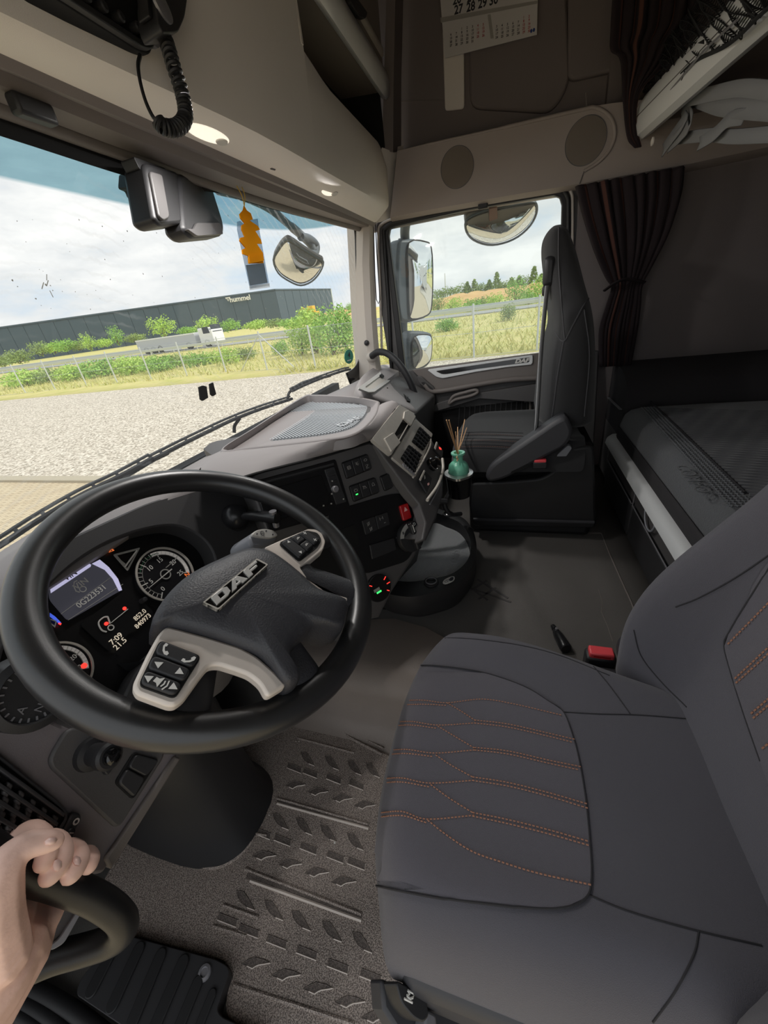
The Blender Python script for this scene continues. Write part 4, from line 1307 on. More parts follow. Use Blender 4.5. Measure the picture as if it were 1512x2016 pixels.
t = sl.node_tree; t.nodes.clear()
out = t.nodes.new('ShaderNodeOutputMaterial'); tr = t.nodes.new('ShaderNodeBsdfTransparent'); tr.inputs['Color'].default_value = (0.62, 0.67, 0.72, 1)
gl = t.nodes.new('ShaderNodeBsdfGlossy'); gl.inputs['Roughness'].default_value = 0.12
m1 = t.nodes.new('ShaderNodeMixShader'); m1.inputs[0].default_value = 0.08
t.links.new(tr.outputs[0], m1.inputs[1]); t.links.new(gl.outputs[0], m1.inputs[2]); t.links.new(m1.outputs[0], out.inputs['Surface'])
MATS['clear_sleeve'] = sl
plate('sleeve', FA, [(470, 452), (470, 436), (476, 434), (482, 440), (496, 432), (510, 430), (512, 446), (533, 562), (495, 568)], 'clear_sleeve', AF, 0.001, -0.004, r=0.0)
plate('sleeve_back_card', FA, [(489, 521), (524, 517), (531, 556), (497, 562)], 'sleeve_grey', AF, 0.001, -0.007)
plate('sleeve_flap', FA, [(493, 563), (533, 557), (534, 565), (494, 571)], 'sleeve_plastic', AF, 0.001, -0.004)
for ox in (0, 6):
    tube('string', catmull([FA.hit(481, 406, 0), FA.hit(476 + ox, 385, 0), FA.hit(466 + ox * 1.6, 366, 0)], 5), 0.0012, 'string', AF, seg=5)
# ================================================================== DASHBOARD
DB = thing('dashboard', 'grey moulded lorry dashboard wrapping round the driver with centre console', 'dashboard', (0.9, 0.6, 0.2))
def ang(d): return math.radians(d)
def dirframe(o, yaw, lean):
    a, b = ang(yaw), ang(lean)
    h = V((math.cos(a), -math.sin(a), 0)); up = V((math.sin(a) * math.sin(b), math.cos(a) * math.sin(b), math.cos(b)))
    return Frame(o, h, up)
T1 = V((0.90, 0.3174, 0.7443))
D1 = dirframe(T1, 35, 18)
D2 = dirframe(T1, 8, 32)
ZT = 0.795                                     # tray level
def dz(px, py, z): return at(px, py, 'z', z)

# ---- upper deck: from windscreen base to the front lip, whole width
def deck(x):
    yb = ws_y(x, 0.72) - 0.012
    if x < 0.745: f = [(0.70, 0.765), (0.66, 0.762), (0.645, 0.745)]
    elif x < 1.2 and x > 0.74: f = [(0.70, 0.775), (0.62, 0.775), (0.56, 0.76)]
    else: f = [(0.66, 0.765), (0.60, 0.765), (0.55, 0.745)]
    return [V((x, yb + 0.01, 0.66)), V((x, yb, 0.712)), V((x, yb - 0.05, 0.735))] + [V((x, a, b)) for a, b in f] + [V((x, 0.72, 0.69)) if x < 0.745 else V((x, f[-1][0], 0.60))]
loft('upper_deck', [deck(-0.16 + i * 2.19 / 40) for i in range(41)], 'dash_top', DB, auto=60)

# ---- centre tray with ribbed insert
tray_o = [(436, 885), (500, 842), (592, 783), (620, 777), (690, 780), (738, 788), (745, 795), (735, 822), (700, 852), (640, 864), (500, 880)]
tray_i = [(456, 880), (518, 840), (598, 796), (625, 793), (690, 795), (720, 800), (726, 806), (716, 825), (690, 845), (630, 858), (512, 871)]
FT = Frame((1.0, 0.6, ZT), (1, 0, 0), (0, 1, 0))
FTi = Frame((1.0, 0.6, ZT - 0.024), (1, 0, 0), (0, 1, 0))
rows = []
def smooth_px(px, n=6): return [(p.x, p.y) for p in catmull([V((a, b, 0)) for a, b in px], n, True)]
O_ = smooth_px(tray_o); I_ = smooth_px(tray_i)
outer_lo = [FT.hit(*p) for p in O_]
cen = sum(outer_lo, V()) / len(outer_lo)
inner_up = [p.lerp(FT.hit(*q), 0.15) for p, q in zip(outer_lo, I_)]
inner_lo = [FTi.hit(*q) for q in I_]
ring = [[p + (p - cen).normalized() * 0.004 - V((0, 0, 0.03)), p + (p - cen).normalized() * 0.004 - V((0, 0, 0.004)), p, u, (u * 0.4 + l * 0.6) - V((0, 0, 0.006)), l] for p, u, l in zip(outer_lo, inner_up, inner_lo)]
bm = new(); add_grid(bm, ring, False, True)
TR = mk('tray_rim', bm, 'dash_top', DB, auto=60)
bm = new(); vs = [bm.verts.new(p) for p in inner_lo]; bm.faces.new(vs)
tf_ = mk('tray_floor', bm, 'tray_dark', DB)
# ribs: separate raised beads along the tray
from mathutils.geometry import intersect_line_line_2d
poly = [V((p.x, p.y)) for p in inner_lo]
u_ax = (FTi.hit(690, 845) - FTi.hit(470, 872)); u_ax.normalize()
v_ax = V((-u_ax.y, u_ax.x, 0))
cen2 = sum(inner_lo, V()) / len(inner_lo)
def clip_line(o, d):
    hits = []
    a = (o - d * 2).to_2d(); b = (o + d * 2).to_2d()
    for p, q in zip(poly, poly[1:] + poly[:1]):
        h = intersect_line_line_2d(a, b, p, q)
        if h: hits.append(((h - a).dot((b - a).normalized()), h))
    hits.sort(key=lambda x: x[0])
    return (hits[0][1], hits[-1][1]) if len(hits) >= 2 else None
ribdir = (FTi.hit(560, 815) - FTi.hit(640, 852)); ribdir.z = 0; ribdir.normalize()
rstep = V((-ribdir.y, ribdir.x, 0))
bm = new()
for i in range(-70, 71):
    r_ = clip_line(cen2 + rstep * i * 0.0075, ribdir)
    if not r_: continue
    a, b = V((r_[0].x, r_[0].y, cen2.z + 0.0012)), V((r_[1].x, r_[1].y, cen2.z + 0.0012))
    t_ = (b - a)
    if t_.length < 0.03: continue
    t_.normalize()
    add_tube(bm, [a + t_ * 0.008, b - t_ * 0.008], 0.0021, 5)
rb = mk('tray_ribs', bm, 'tray_grey', DB, auto=80); rb['kind'] = 'stuff'
u = FTi.uv(690, 832)
rr = math.atan2((FTi.hit(712, 818) - FTi.hit(672, 836)).y, (FTi.hit(712, 818) - FTi.hit(672, 836)).x)
text('tray_lettering', 'DAF', FTi, u[0], u[1], 0.042, 'tray_grey', DB, 0.003, 0.002, 0.001, rot=rr, sx=1.2)

# ---- padded roll between tray and centre panels
U = [(395, 918), (436, 888), (500, 882), (640, 866), (700, 854), (736, 823), (747, 797), (760, 790)]
Lo = [(400, 962), (445, 948), (520, 925), (640, 895), (722, 870), (742, 858), (772, 812), (784, 798)]
Up = catmull([FT.hit(*p) - V((0, 0, 0.002)) for p in U], 6)
lo_pts = []
for i, p in enumerate(Lo):
    fr = D1 if i < 5 else D2
    lo_pts.append(fr.hit(*p, 0.004))
Lp = catmull(lo_pts, 6)
rows = []
for a, b in zip(Up, Lp):
    m_ = a.lerp(b, 0.5) + V((-0.05, -0.08, 1)).normalized() * 0.009
    q1 = a.lerp(b, 0.2) + V((-0.1, -0.2, 0.9)).normalized() * 0.004
    q2 = a.lerp(b, 0.82) + V((-0.1, -0.15, 1)).normalized() * 0.009
    rows.append([a + V((0.01, 0.03, -0.02)), a, q1, m_, q2, b, b + V((0.02, 0.04, -0.01))])
loft('padded_lip', rows, 'dash_top', DB, auto=80)
# driver side continuation of the lip: cowl over the instruments
cowl_u = [(395, 918), (300, 955), (200, 985), (100, 1035), (20, 1085), (-80, 1150)]
cowl_l = [(420, 958), (330, 985), (240, 1020), (150, 1064), (80, 1120), (-60, 1250)]
Up2 = catmull([dz(*p, 0.772) for p in cowl_u], 6)
FCc = Frame((0.33, 0.612, 0.65), (1, 0, 0), (0, math.sin(ang(30)), math.cos(ang(30))))
Lp2 = catmull([FCc.hit(*p, 0.035) for p in cowl_l], 6)
loft('instrument_cowl', [[a + V((0, 0.05, -0.012)), a, a.lerp(b, 0.35) + V((0, -0.012, 0.018)), a.lerp(b, 0.75) + V((0, -0.015, 0.012)), b, b + V((0, 0.03, -0.01))] for a, b in zip(Up2, Lp2)], 'dash_top', DB, auto=80)

# ---- D1: driver facing centre panel
p1 = [(488, 948), (505, 932), (520, 926), (640, 896), (724, 872), (737, 874), (775, 925), (806, 968), (826, 992), (838, 1028), (832, 1062), (812, 1100), (770, 1165), (745, 1215), (640, 1240), (590, 1240), (556, 1130), (528, 1054)]
CP = plate('centre_panel', D1, p1, 'dash_dark', DB, 0.03, 0.0, bevel=0.004)
# D2: passenger facing centre panel
p2 = [(737, 874), (775, 808), (790, 797), (812, 815), (840, 848), (862, 890), (872, 930), (871, 975), (858, 1020), (838, 1064), (832, 1062), (838, 1028), (826, 992), (806, 968), (775, 925)]
CP2 = plate('side_panel', D2, p2, 'dash_dark', DB, 0.03, 0.0, bevel=0.004)
# body behind the two panels: hull from their outlines back into the dash
bm = add_poly_prism(new(), [D1.hit(*p, -0.02) for p in p1], V((0.22, 0.30, 0.0)))
mk('console_core', bm, 'dash_dark', DB, auto=30)
bm = add_poly_prism(new(), [D2.hit(*p, -0.02) for p in p2], V((0.0, 0.32, 0.0)))
mk('side_core', bm, 'dash_dark', DB, auto=30)
# thin joint between pad and panels
tube('panel_gap', [D1.hit(*p, 0.003) for p in ((445, 950), (520, 928), (640, 898), (722, 873))] + [D2.hit(*p, 0.004) for p in ((742, 866), (760, 838), (778, 806))], 0.0028, 'void_black', DB, seg=6)

# radio / navigation unit
RU = plate('radio_unit', D1, [(498, 948), (660, 904), (690, 1003), (529, 1049)], 'cluster_black', DB, 0.02, 0.003, r=0.006, bevel=0.002)
plate('radio_bezel_top', D1, [(505, 952), (655, 911), (657, 916), (507, 957)], 'dash_black', RU, 0.004, 0.005, bevel=0.001)
plate('disc_slot', D1, [(520, 952), (630, 922), (631, 925), (521, 955)], 'void_black', RU, 0.003, 0.0065)
plate('touch_screen', D1, [(528, 964), (631, 935), (652, 992), (550, 1022)], 'screen', RU, 0.004, 0.006, r=0.004, bevel=0.001)
plate('key_strip', D1, [(637, 925), (656, 919), (680, 988), (660, 994)], 'dash_black', RU, 0.004, 0.006, r=0.003, bevel=0.001)
for i in range(4):
    y = 930 + i * 9
    plate('key', D1, [(641 + i * 2.6, y), (655 + i * 2.6, y - 4), (657 + i * 2.6, y + 2), (643 + i * 2.6, y + 6)], 'black_plastic', RU, 0.004, 0.008, r=0.001, bevel=0.0006)
p = D1.hit(658, 963, 0.006)
lathe('volume_knob', [(0.008, 0), (0.008, 0.009), (0.006, 0.011), (0, 0.011)], p, D1.n, 'silver_dark', RU, 18)
for x, y in ((650, 948), (649, 973), (672, 983), (633, 996), (648, 992)):
    plate('key_symbol', D1, [(x, y - 2), (x + 2.5, y - 2), (x + 2.5, y + 1), (x, y + 1)], 'grey_print', RU, 0.001, 0.0085)

# rocker switch blocks
def block(fr, q, n, name, icons, parent=DB, split=None, h=0.006):
    """q: four corners TL TR BR BL; n keys side by side"""
    Q = [V(fr.uv(*p)) for p in q]
    b = plate(name, fr, q, 'void_black', parent, 0.02, 0.002, r=0.006, bevel=0.001)
    ks = []
    for i in range(n):
        s0, s1 = i / n + 0.008, (i + 1) / n - 0.008
        def pt(s, v): return Q[0].lerp(Q[1], s).lerp(Q[3].lerp(Q[2], s), v)
        P = [pt(s0, 0.06), pt(s1, 0.06), pt(s1, 0.94), pt(s0, 0.94)]
        k = plate('rocker_key', fr, P, 'black_plastic', b, 0.01, h, r=0.003, bevel=0.0015, uv=True)
        ks.append((k, P))
    for i, s, v, ch in icons:
        k, P = ks[i]
        c = P[0].lerp(P[1], s).lerp(P[3].lerp(P[2], s), v)
        glyph(fr, c, ch, k, h)
    return b
def glyph(fr, c, kind, parent, lift, s=0.0052):
    def bar(x0, y0, x1, y1, w=0.14):
        a = V((x0, y0)); b = V((x1, y1)); d = (b - a).normalized(); m = V((-d.y, d.x)) * w / 2
        return [(c[0] + s * p.x, c[1] + s * p.y) for p in (a - m, b - m, b + m, a + m)]
    sh = {'heater': [bar(-.8, .7, .8, .7), bar(-.8, -.7, .8, -.7), bar(-.8, .25, .8, .25), bar(-.8, -.25, .8, -.25), bar(-.8, .7, -.8, -.7), bar(.8, .7, .8, -.7)],
          'axle': [bar(-.9, .8, .9, -.4), bar(-.9, -.2, -.3, -.2), bar(.2, .7, .9, .7), bar(-.6, .2, .4, -.8), bar(-.2, .8, -.2, .1)],
          'beacon': [bar(-.9, 0, -.4, .5), bar(.9, 0, .4, .5), bar(-.4, .5, .4, .5), bar(-.4, -.5, .4, -.5), bar(-.9, 0, -.4, -.5), bar(.9, 0, .4, -.5)],
          'diff': [bar(-.8, .8, .8, .8), bar(-.8, -.8, .8, -.8), bar(-.7, -.6, .7, .6), bar(-.8, 0, -.2, 0)],
          'tank': [bar(-.8, .5, .8, .5), bar(-.8, .5, -.8, -.5), bar(.8, .5, .8, -.5), bar(-.8, -.5, .8, -.5), bar(-.4, .8, .1, .8)],
          'road': [bar(-.9, -.7, -.3, .7), bar(.9, -.7, .3, .7), bar(0, -.7, 0, -.2), bar(0, .1, 0, .6), bar(-.9, .5, -.5, .8)],
          'bell': [bar(-.6, -.7, -.6, .3), bar(.6, -.7, .6, .3), bar(-.6, .3, 0, .8), bar(.6, .3, 0, .8), bar(-.9, -.7, .9, -.7)],
          'hh': [bar(-.9, -.8, -.9, .8), bar(.9, -.8, .9, .8), bar(-.9, 0, -.2, 0), bar(.2, 0, .9, 0)],
          'slip': [bar(-.6, .6, .3, .6), bar(-.6, .6, -.6, -.6), bar(-.6, -.6, .4, -.6), bar(-.8, -.9, .8, .9), bar(.5, .4, .5, -.5)],
          'led': [bar(-.6, 0, .6, 0, 0.5)], 'dash': [bar(-.5, 0, .5, 0, 0.2)]}[kind]
    bm = new()
    for P in sh: add_poly_prism(bm, [fr.w(p[0], p[1], lift + 0.0007) for p in P], fr.n * -0.0006)
    mk('symbol', bm, 'green_led' if kind == 'led' else 'grey_print', parent, smooth=False)
block(D1, [(671, 911), (722, 893), (731, 924), (681, 944)], 3, 'switch_block', [(0, .55, .4, 'heater'), (1, .5, .35, 'axle'), (2, .5, .3, 'beacon'), (2, .5, .75, 'diff')])
block(D1, [(686, 957), (737, 939), (746, 970), (695, 989)], 3, 'switch_block', [(0, .5, .35, 'tank'), (0, .5, .62, 'led'), (1, .5, .35, 'road'), (2, .5, .35, 'bell')])
block(D1, [(746, 938), (763, 931), (773, 960), (756, 968)], 1, 'blank_switch', [])
# lower darker field with hazard switch, gear selector
plate('lower_field', D1, [(640, 1012), (700, 992), (770, 972), (797, 972), (815, 985), (830, 1010), (834, 1035), (828, 1060), (800, 1105), (720, 1130), (690, 1120), (660, 1050)], 'cluster_black', CP, 0.004, 0.003, r=0.02, bevel=0.001)
block(D1, [(709, 1023), (760, 1006), (766, 1034), (717, 1055)], 2, 'switch_block', [(0, .4, .35, 'slip'), (0, .5, .75, 'slip'), (1, .4, .3, 'hh'), (1, .6, .7, 'dash')], h=0.0075)
block(D1, [(724, 1071), (773, 1057), (778, 1083), (730, 1103)], 1, 'blank_switch', [], h=0.0075)
hz = plate('hazard_switch', D1, [(783, 996), (799, 990), (807, 1019), (791, 1026)], 'red_button', DB, 0.012, 0.010, r=0.005, bevel=0.002)
c = D1.uv(794, 1003)
plate('hazard_triangle', D1, [(c[0] - .006, c[1] - .004), (c[0] + .006, c[1] - .004), (c[0], c[1] + .007)], 'pink_print', hz, 0.001, 0.011, uv=True)
# rotary gear selector
gc = D1.hit(806, 1056, 0.004)
gr = (D1.hit(806 + 24, 1056, 0.004) - gc).length
gs = lathe('gear_selector', [(gr, 0), (gr * 1.0, 0.010), (gr * 0.93, 0.015), (gr * 0.5, 0.016), (0, 0.016)], gc, D1.n, 'black_plastic', DB, 36)
gu = D1.uv(806, 1056); gu = V(gu)
kp = [V((-0.007, -gr * .85)), V((0.007, -gr * .85)), V((0.006, gr * .85)), V((-0.006, gr * .85))]
fg = Frame(gc, D1.h, D1.up)
plate('selector_grip', fg, kp, 'black_plastic', gs, 0.018, 0.030, r=0.005, bevel=0.003, uv=True)
plate('selector_pointer', fg, [(-0.0012, gr * .35), (0.0012, gr * .35), (0.0012, gr * .82), (-0.0012, gr * .82)], 'white_print', gs, 0.001, 0.0312, uv=True)
for a0, a1, rr_ in ((100, 165, 0.96),):
    P = [(math.cos(ang(a)) * gr * r, math.sin(ang(a)) * gr * r) for r, seq in ((0.98, range(a0, a1 + 1, 8)), (0.70, range(a1, a0 - 1, -8))) for a in seq]
    plate('range_band', fg, P, 'grey_print', gs, 0.001, 0.0165, uv=True)
for ch, a in (('N', 88), ('D', 62), ('P', 38), ('R', 140)):
    text('gear_letter', ch, fg, math.cos(ang(a)) * gr * .8, math.sin(ang(a)) * gr * .8, 0.011, 'white_print' if a < 95 else 'dark_print', gs, 0.0168, 0.0006, 0.0002)
# storage slots left of the lower switch blocks
plate('storage_slot', D1, [(668, 1044), (697, 1032), (706, 1072), (680, 1082)], 'void_black', CP, 0.004, 0.0045, r=0.004)
plate('lower_bin', D1, [(570, 1060), (660, 1040), (690, 1110), (676, 1170), (590, 1180)], 'void_black', CP, 0.004, 0.0035, r=0.01)
# heater control arc low on the console
hc_o = D1.hit(740, 1158, 0.0)
hc = plate('heater_dial', D1, ellipse(D1.uv(744, 1157), 0.036, 0.036, 30), 'cluster_black', DB, 0.01, 0.008, uv=True, bevel=0.002)
u = V(D1.uv(744, 1157))
plate('heater_display', D1, [(u.x - .018, u.y - .004), (u.x + .000, u.y - .004), (u.x + .000, u.y + .004), (u.x - .018, u.y + .004)], 'grey_print', hc, 0.001, 0.0085, uv=True)
plate('heater_led', D1, [(u.x - .012, u.y - .010), (u.x + .002, u.y - .010), (u.x + .002, u.y - .006), (u.x - .012, u.y - .006)], 'green_led', hc, 0.001, 0.009, uv=True)
for a, l in ((35, .010), (0, .010), (-40, .008), (140, .008)):
    d = V((math.cos(ang(a)), math.sin(ang(a)))); m = V((-d.y, d.x)) * 0.0011
    P = [u + d * .024 - m, u + d * (.024 + l) - m, u + d * (.024 + l) + m, u + d * .024 + m]
    plate('heater_mark', D1, P, 'red_print', hc, 0.001, 0.0087, uv=True)

# D2: silver pocket, vents, switches
sp_ = ring_plate('silver_surround', D2, [(727, 868), (782, 800), (812, 818), (765, 900)], [(760, 878), (795, 818), (806, 826), (772, 885)], 'silver_paint', DB, 0.010, 0.010, ro=0.006, ri=0.004, bevel=0.002)
plate('pocket_back', D2, [(757, 880), (795, 816), (808, 826), (772, 888)], 'dash_mid', DB, 0.004, 0.002)
plate('pocket_shadow_gap', D2, [(770, 868), (788, 832), (800, 836), (806, 842), (776, 862)], 'void_black', DB, 0.002, 0.004, r=0.004)
plate('pocket_flap', D2, [(750, 868), (768, 856), (782, 876), (764, 894)], 'silver_paint', DB, 0.006, 0.014, r=0.002, bevel=0.002)
plate('pocket_flap', D2, [(790, 815), (798, 812), (812, 824), (803, 842), (788, 828)], 'silver_paint', DB, 0.006, 0.014, r=0.002, bevel=0.002)
plate('vent_surround', D2, [(768, 903), (815, 826), (850, 856), (815, 942)], 'silver_paint', DB, 0.008, 0.006, r=0.008, bevel=0.002)
def vent(q, name='air_vent'):
    v = plate(name, D2, q, 'void_black', DB, 0.006, 0.008, r=0.004)
    Q = [V(D2.uv(*p)) for p in q]
    for i in range(5):
        s = (i + 0.5) / 5
        a = Q[0].lerp(Q[1], s); b = Q[3].lerp(Q[2], s)
        d = (Q[1] - Q[0]).normalized() * 0.0016
        plate('vent_slat', D2, [a - d, a + d, b + d, b - d], 'dash_black', v, 0.004, 0.013, uv=True, bevel=0.0005)
    for i in range(3):
        s = (i + 1) / 4
        a = Q[0].lerp(Q[3], s); b = Q[1].lerp(Q[2], s)
        d = (Q[3] - Q[0]).normalized() * 0.0010
        plate('vent_fin', D2, [a - d, b - d, b + d, a + d], 'black_plastic', v, 0.003, 0.0105, uv=True)
    a = Q[3].lerp(Q[2], 0.5) + (Q[3] - Q[0]) * 0.04
    return v
vent([(807, 872), (823, 842), (845, 864), (829, 890)])
vent([(785, 905), (801, 878), (826, 897), (811, 936)])
tube('vent_trim', catmull([D2.hit(*p, 0.008) for p in ((848, 864), (846, 880), (830, 912), (813, 940))], 5), 0.003, 'silver_paint', DB, seg=8)
for i in range(6):
    plate('thumb_wheel_tooth', D2, [(787 + i * 4, 917 + i * 3.6), (789.5 + i * 4, 915 + i * 3.6), (791 + i * 4, 920 + i * 3.6), (789 + i * 4, 922 + i * 3.6)], 'silver_dark', DB, 0.004, 0.012, bevel=0.0004)
sq = plate('side_switch', D2, [(820, 948), (830, 928), (846, 945), (836, 975)], 'black_plastic', DB, 0.006, 0.010, r=0.004, bevel=0.0015)
plate('switch_rim', D2, [(820, 947), (829, 929), (831, 931), (822, 950)], 'silver_paint', sq, 0.003, 0.012)
plate('switch_symbol', D2, [(829, 940), (831, 938), (832, 945), (830, 947)], 'grey_print', sq, 0.001, 0.0108)
plate('switch_lamp', D2, [(836, 955), (839, 953), (840, 957), (837, 959)], 'pink_print', sq, 0.001, 0.0108)
sq = plate('side_switch', D2, [(850, 886), (855, 873), (868, 890), (866, 905)], 'black_plastic', DB, 0.006, 0.010, r=0.004, bevel=0.0015)
plate('switch_rim', D2, [(850, 885), (854, 873), (856, 875), (852, 888)], 'silver_paint', sq, 0.003, 0.012)
plate('switch_lamp', D2, [(859, 883), (863, 885), (864, 889), (860, 887)], 'red_print', sq, 0.001, 0.0108)
ko = D2.hit(852, 914, 0.008); kr = 0.016
kn = lathe('blower_knob', [(kr * 1.25, -0.006), (kr * 1.2, 0.002), (kr, 0.003), (kr * .95, 0.02), (kr * .5, 0.024), (0, 0.024)], ko, D2.n, 'gloss_black', DB, 26)
tube('knob_ring', [ko + D2.n * 0.003 + (D2.h * math.cos(a) + D2.up * math.sin(a)) * kr * 1.12 for a in [2 * PI * i / 30 for i in range(30)]], 0.0016, 'chrome', kn, seg=6, closed=True)
tube('grab_rail', catmull([D2.hit(*p, 0.012) for p in ((871, 903), (872, 925), (862, 955), (841, 985))], 6), 0.0045, 'silver_paint', DB, seg=8)
tube('grab_rail', catmull([D2.hit(*p, 0.010) for p in ((868, 950), (858, 972), (846, 993))], 6), 0.002, 'silver_dark', DB, seg=6)

# ---- passenger side pod with its own vent and silver frame
PO = [(820, 793), (806, 742), (792, 726), (770, 716), (745, 716), (715, 728), (692, 748), (670, 775)]
FPO = dirframe(at(760, 760, 'x', 1.66), -18, 52)
def pod(p, k): return FPO.hit(p[0], p[1], k)
pod_o = smooth_px([(712, 768), (704, 752), (718, 732), (744, 717), (770, 716), (792, 724), (808, 742), (822, 780), (826, 812), (806, 806), (780, 798), (750, 787), (728, 778)], 3)
cpo = V(FPO.uv(762, 765))
rows = []
for p in pod_o:
    d = V(FPO.uv(*p)) - cpo
    rows.append([FPO.w(cpo.x + d.x * k, cpo.y + d.y * k, z_) for k, z_ in ((0.93, -0.05), (0.97, -0.025), (0.97, -0.010), (0.93, 0.0), (0.8, 0.002), (0.4, 0.002), (0.02, 0.002))])
bm = new(); add_grid(bm, rows, False, True)
mk('passenger_pod', bm, 'dash_top', DB, auto=70)
ring_plate('silver_frame', FPO, [(702, 768), (752, 731), (770, 729), (782, 741), (735, 775), (722, 776)], [(716, 766), (755, 737), (766, 736), (773, 741), (732, 769), (722, 770)], 'silver', DB, 0.006, 0.008, ro=0.006, ri=0.004, bevel=0.001)
plate('pod_lid', FPO, [(716, 766), (755, 737), (766, 736), (773, 741), (732, 769), (722, 770)], 'silver_paint', DB, 0.004, 0.004)
plate('lid_slot', FPO, [(745, 742), (757, 734), (761, 738), (750, 747)], 'void_black', DB, 0.004, 0.010)
pv = plate('pod_vent', FPO, [(775, 745), (782, 741), (806, 783), (806, 794), (800, 792)], 'void_black', DB, 0.004, 0.008, r=0.004)
for i in range(5):
    plate('pod_vent_slat', FPO, [(778 + i * 5, 748 + i * 9), (783 + i * 5, 745 + i * 9), (784 + i * 5, 747 + i * 9), (779 + i * 5, 750 + i * 9)], 'dash_dark', pv, 0.003, 0.011)
dv = plate('demist_vent', FPO, [(773, 722), (781, 719), (792, 728), (790, 734), (784, 732)], 'dash_black', DB, 0.003, 0.004, r=0.003)
for i in range(5):
    plate('demist_slat', FPO, [(776 + i * 3, 722 + i * 2.2), (783 + i * 2, 720.5 + i * 2), (784 + i * 2, 721.5 + i * 2), (777 + i * 3, 723.2 + i * 2.2)], 'dash_top', dv, 0.002, 0.006)
bm = new()
for p in ((1.22, 0.62, 0.74), (2.03, 0.58, 0.74), (1.22, 0.36, 0.68), (2.03, 0.36, 0.62), (1.22, 0.36, 0.42), (2.03, 0.38, 0.42), (1.22, 0.85, 0.4), (2.03, 0.75, 0.4)): bm.verts.new(p)
bmesh.ops.convex_hull(bm, input=bm.verts)
mk('passenger_lower', bm, 'dash_dark', DB, bevel=0.02)
bm = new()
for p in ((1.22, 0.55, 0.42), (2.03, 0.5, 0.42), (1.22, 0.75, 0.2), (2.03, 0.75, 0.2), (1.22, 0.9, 0.42), (2.03, 0.9, 0.42), (1.22, 0.92, 0.2), (2.03, 0.92, 0.2)): bm.verts.new(p)
bmesh.ops.convex_hull(bm, input=bm.verts)
mk('bulkhead', bm, 'carpet', DB)
struct(box('wall_front', (-0.22, 0.93, -0.05), (2.1, 0.97, 0.70), 'carpet', bevel=0), 'dark bulkhead under the windscreen')
# lower centre: knee panel under the console
bm = add_poly_prism(new(), [V((0.70, 0.36, 0.42)), V((1.06, 0.24, 0.42)), V((1.12, 0.60, 0.42)), V((0.70, 0.62, 0.42))], V((0.0, 0.06, -0.215)))
mk('console_foot', bm, 'dash_dark', DB, bevel=0.02)

# ---- instrument cluster
FC = FCc
sur_o = [(-60, 1260), (30, 1130), (100, 1075), (200, 1030), (300, 985), (400, 960), (450, 948), (490, 985), (560, 1080), (580, 1180), (500, 1260), (420, 1300), (330, 1420), (240, 1480), (120, 1460), (-60, 1400)]
opn = [(0, 1330), (30, 1230), (95, 1155), (150, 1105), (215, 1066), (290, 1040), (350, 1035), (400, 1060), (424, 1100), (420, 1150), (395, 1200), (330, 1260), (270, 1320), (225, 1400), (150, 1440), (60, 1420)]
opn_s = smooth_px(opn, 4)
ring_plate('cluster_surround', Frame(FC.o + FC.n * 0.035, FC.h, FC.up), sur_o, opn_s, 'dash_shade', DB, 0.055, 0.0, ro=0.03, bevel=0.004)
IC = plate('instrument_cluster', FC, smooth_px([(-30, 1400), (0, 1250), (95, 1135), (150, 1085), (215, 1040), (300, 1000), (400, 1010), (450, 1090), (440, 1180), (330, 1300), (270, 1380), (225, 1460), (100, 1480)], 3), 'cluster_black', DB, 0.02, -0.006)
IC['label'] = 'glossy black instrument panel with lit dials'
def arc_poly(c, r0, r1, a0, a1, n=40):
    A = [(c[0] + r1 * math.cos(ang(a0 + (a1 - a0) * i / n)), c[1] + r1 * math.sin(ang(a0 + (a1 - a0) * i / n))) for i in range(n + 1)]
    B = [(c[0] + r0 * math.cos(ang(a0 + (a1 - a0) * i / n)), c[1] + r0 * math.sin(ang(a0 + (a1 - a0) * i / n))) for i in range(n, -1, -1)]
    return A + B
def arc(name, fr, c, r0, r1, a0, a1, m, parent, lift, th=0.001, n=40):
    bm = new()
    for i in range(n):
        b0 = a0 + (a1 - a0) * i / n; b1 = a0 + (a1 - a0) * (i + 1) / n
        P = [(c[0] + r * math.cos(ang(a)), c[1] + r * math.sin(ang(a))) for r, a in ((r0, b0), (r1, b0), (r1, b1), (r0, b1))]
        add_poly_prism(bm, [fr.w(p[0], p[1], lift) for p in P], fr.n * -th)
    return mk(name, bm, m, parent, smooth=False)
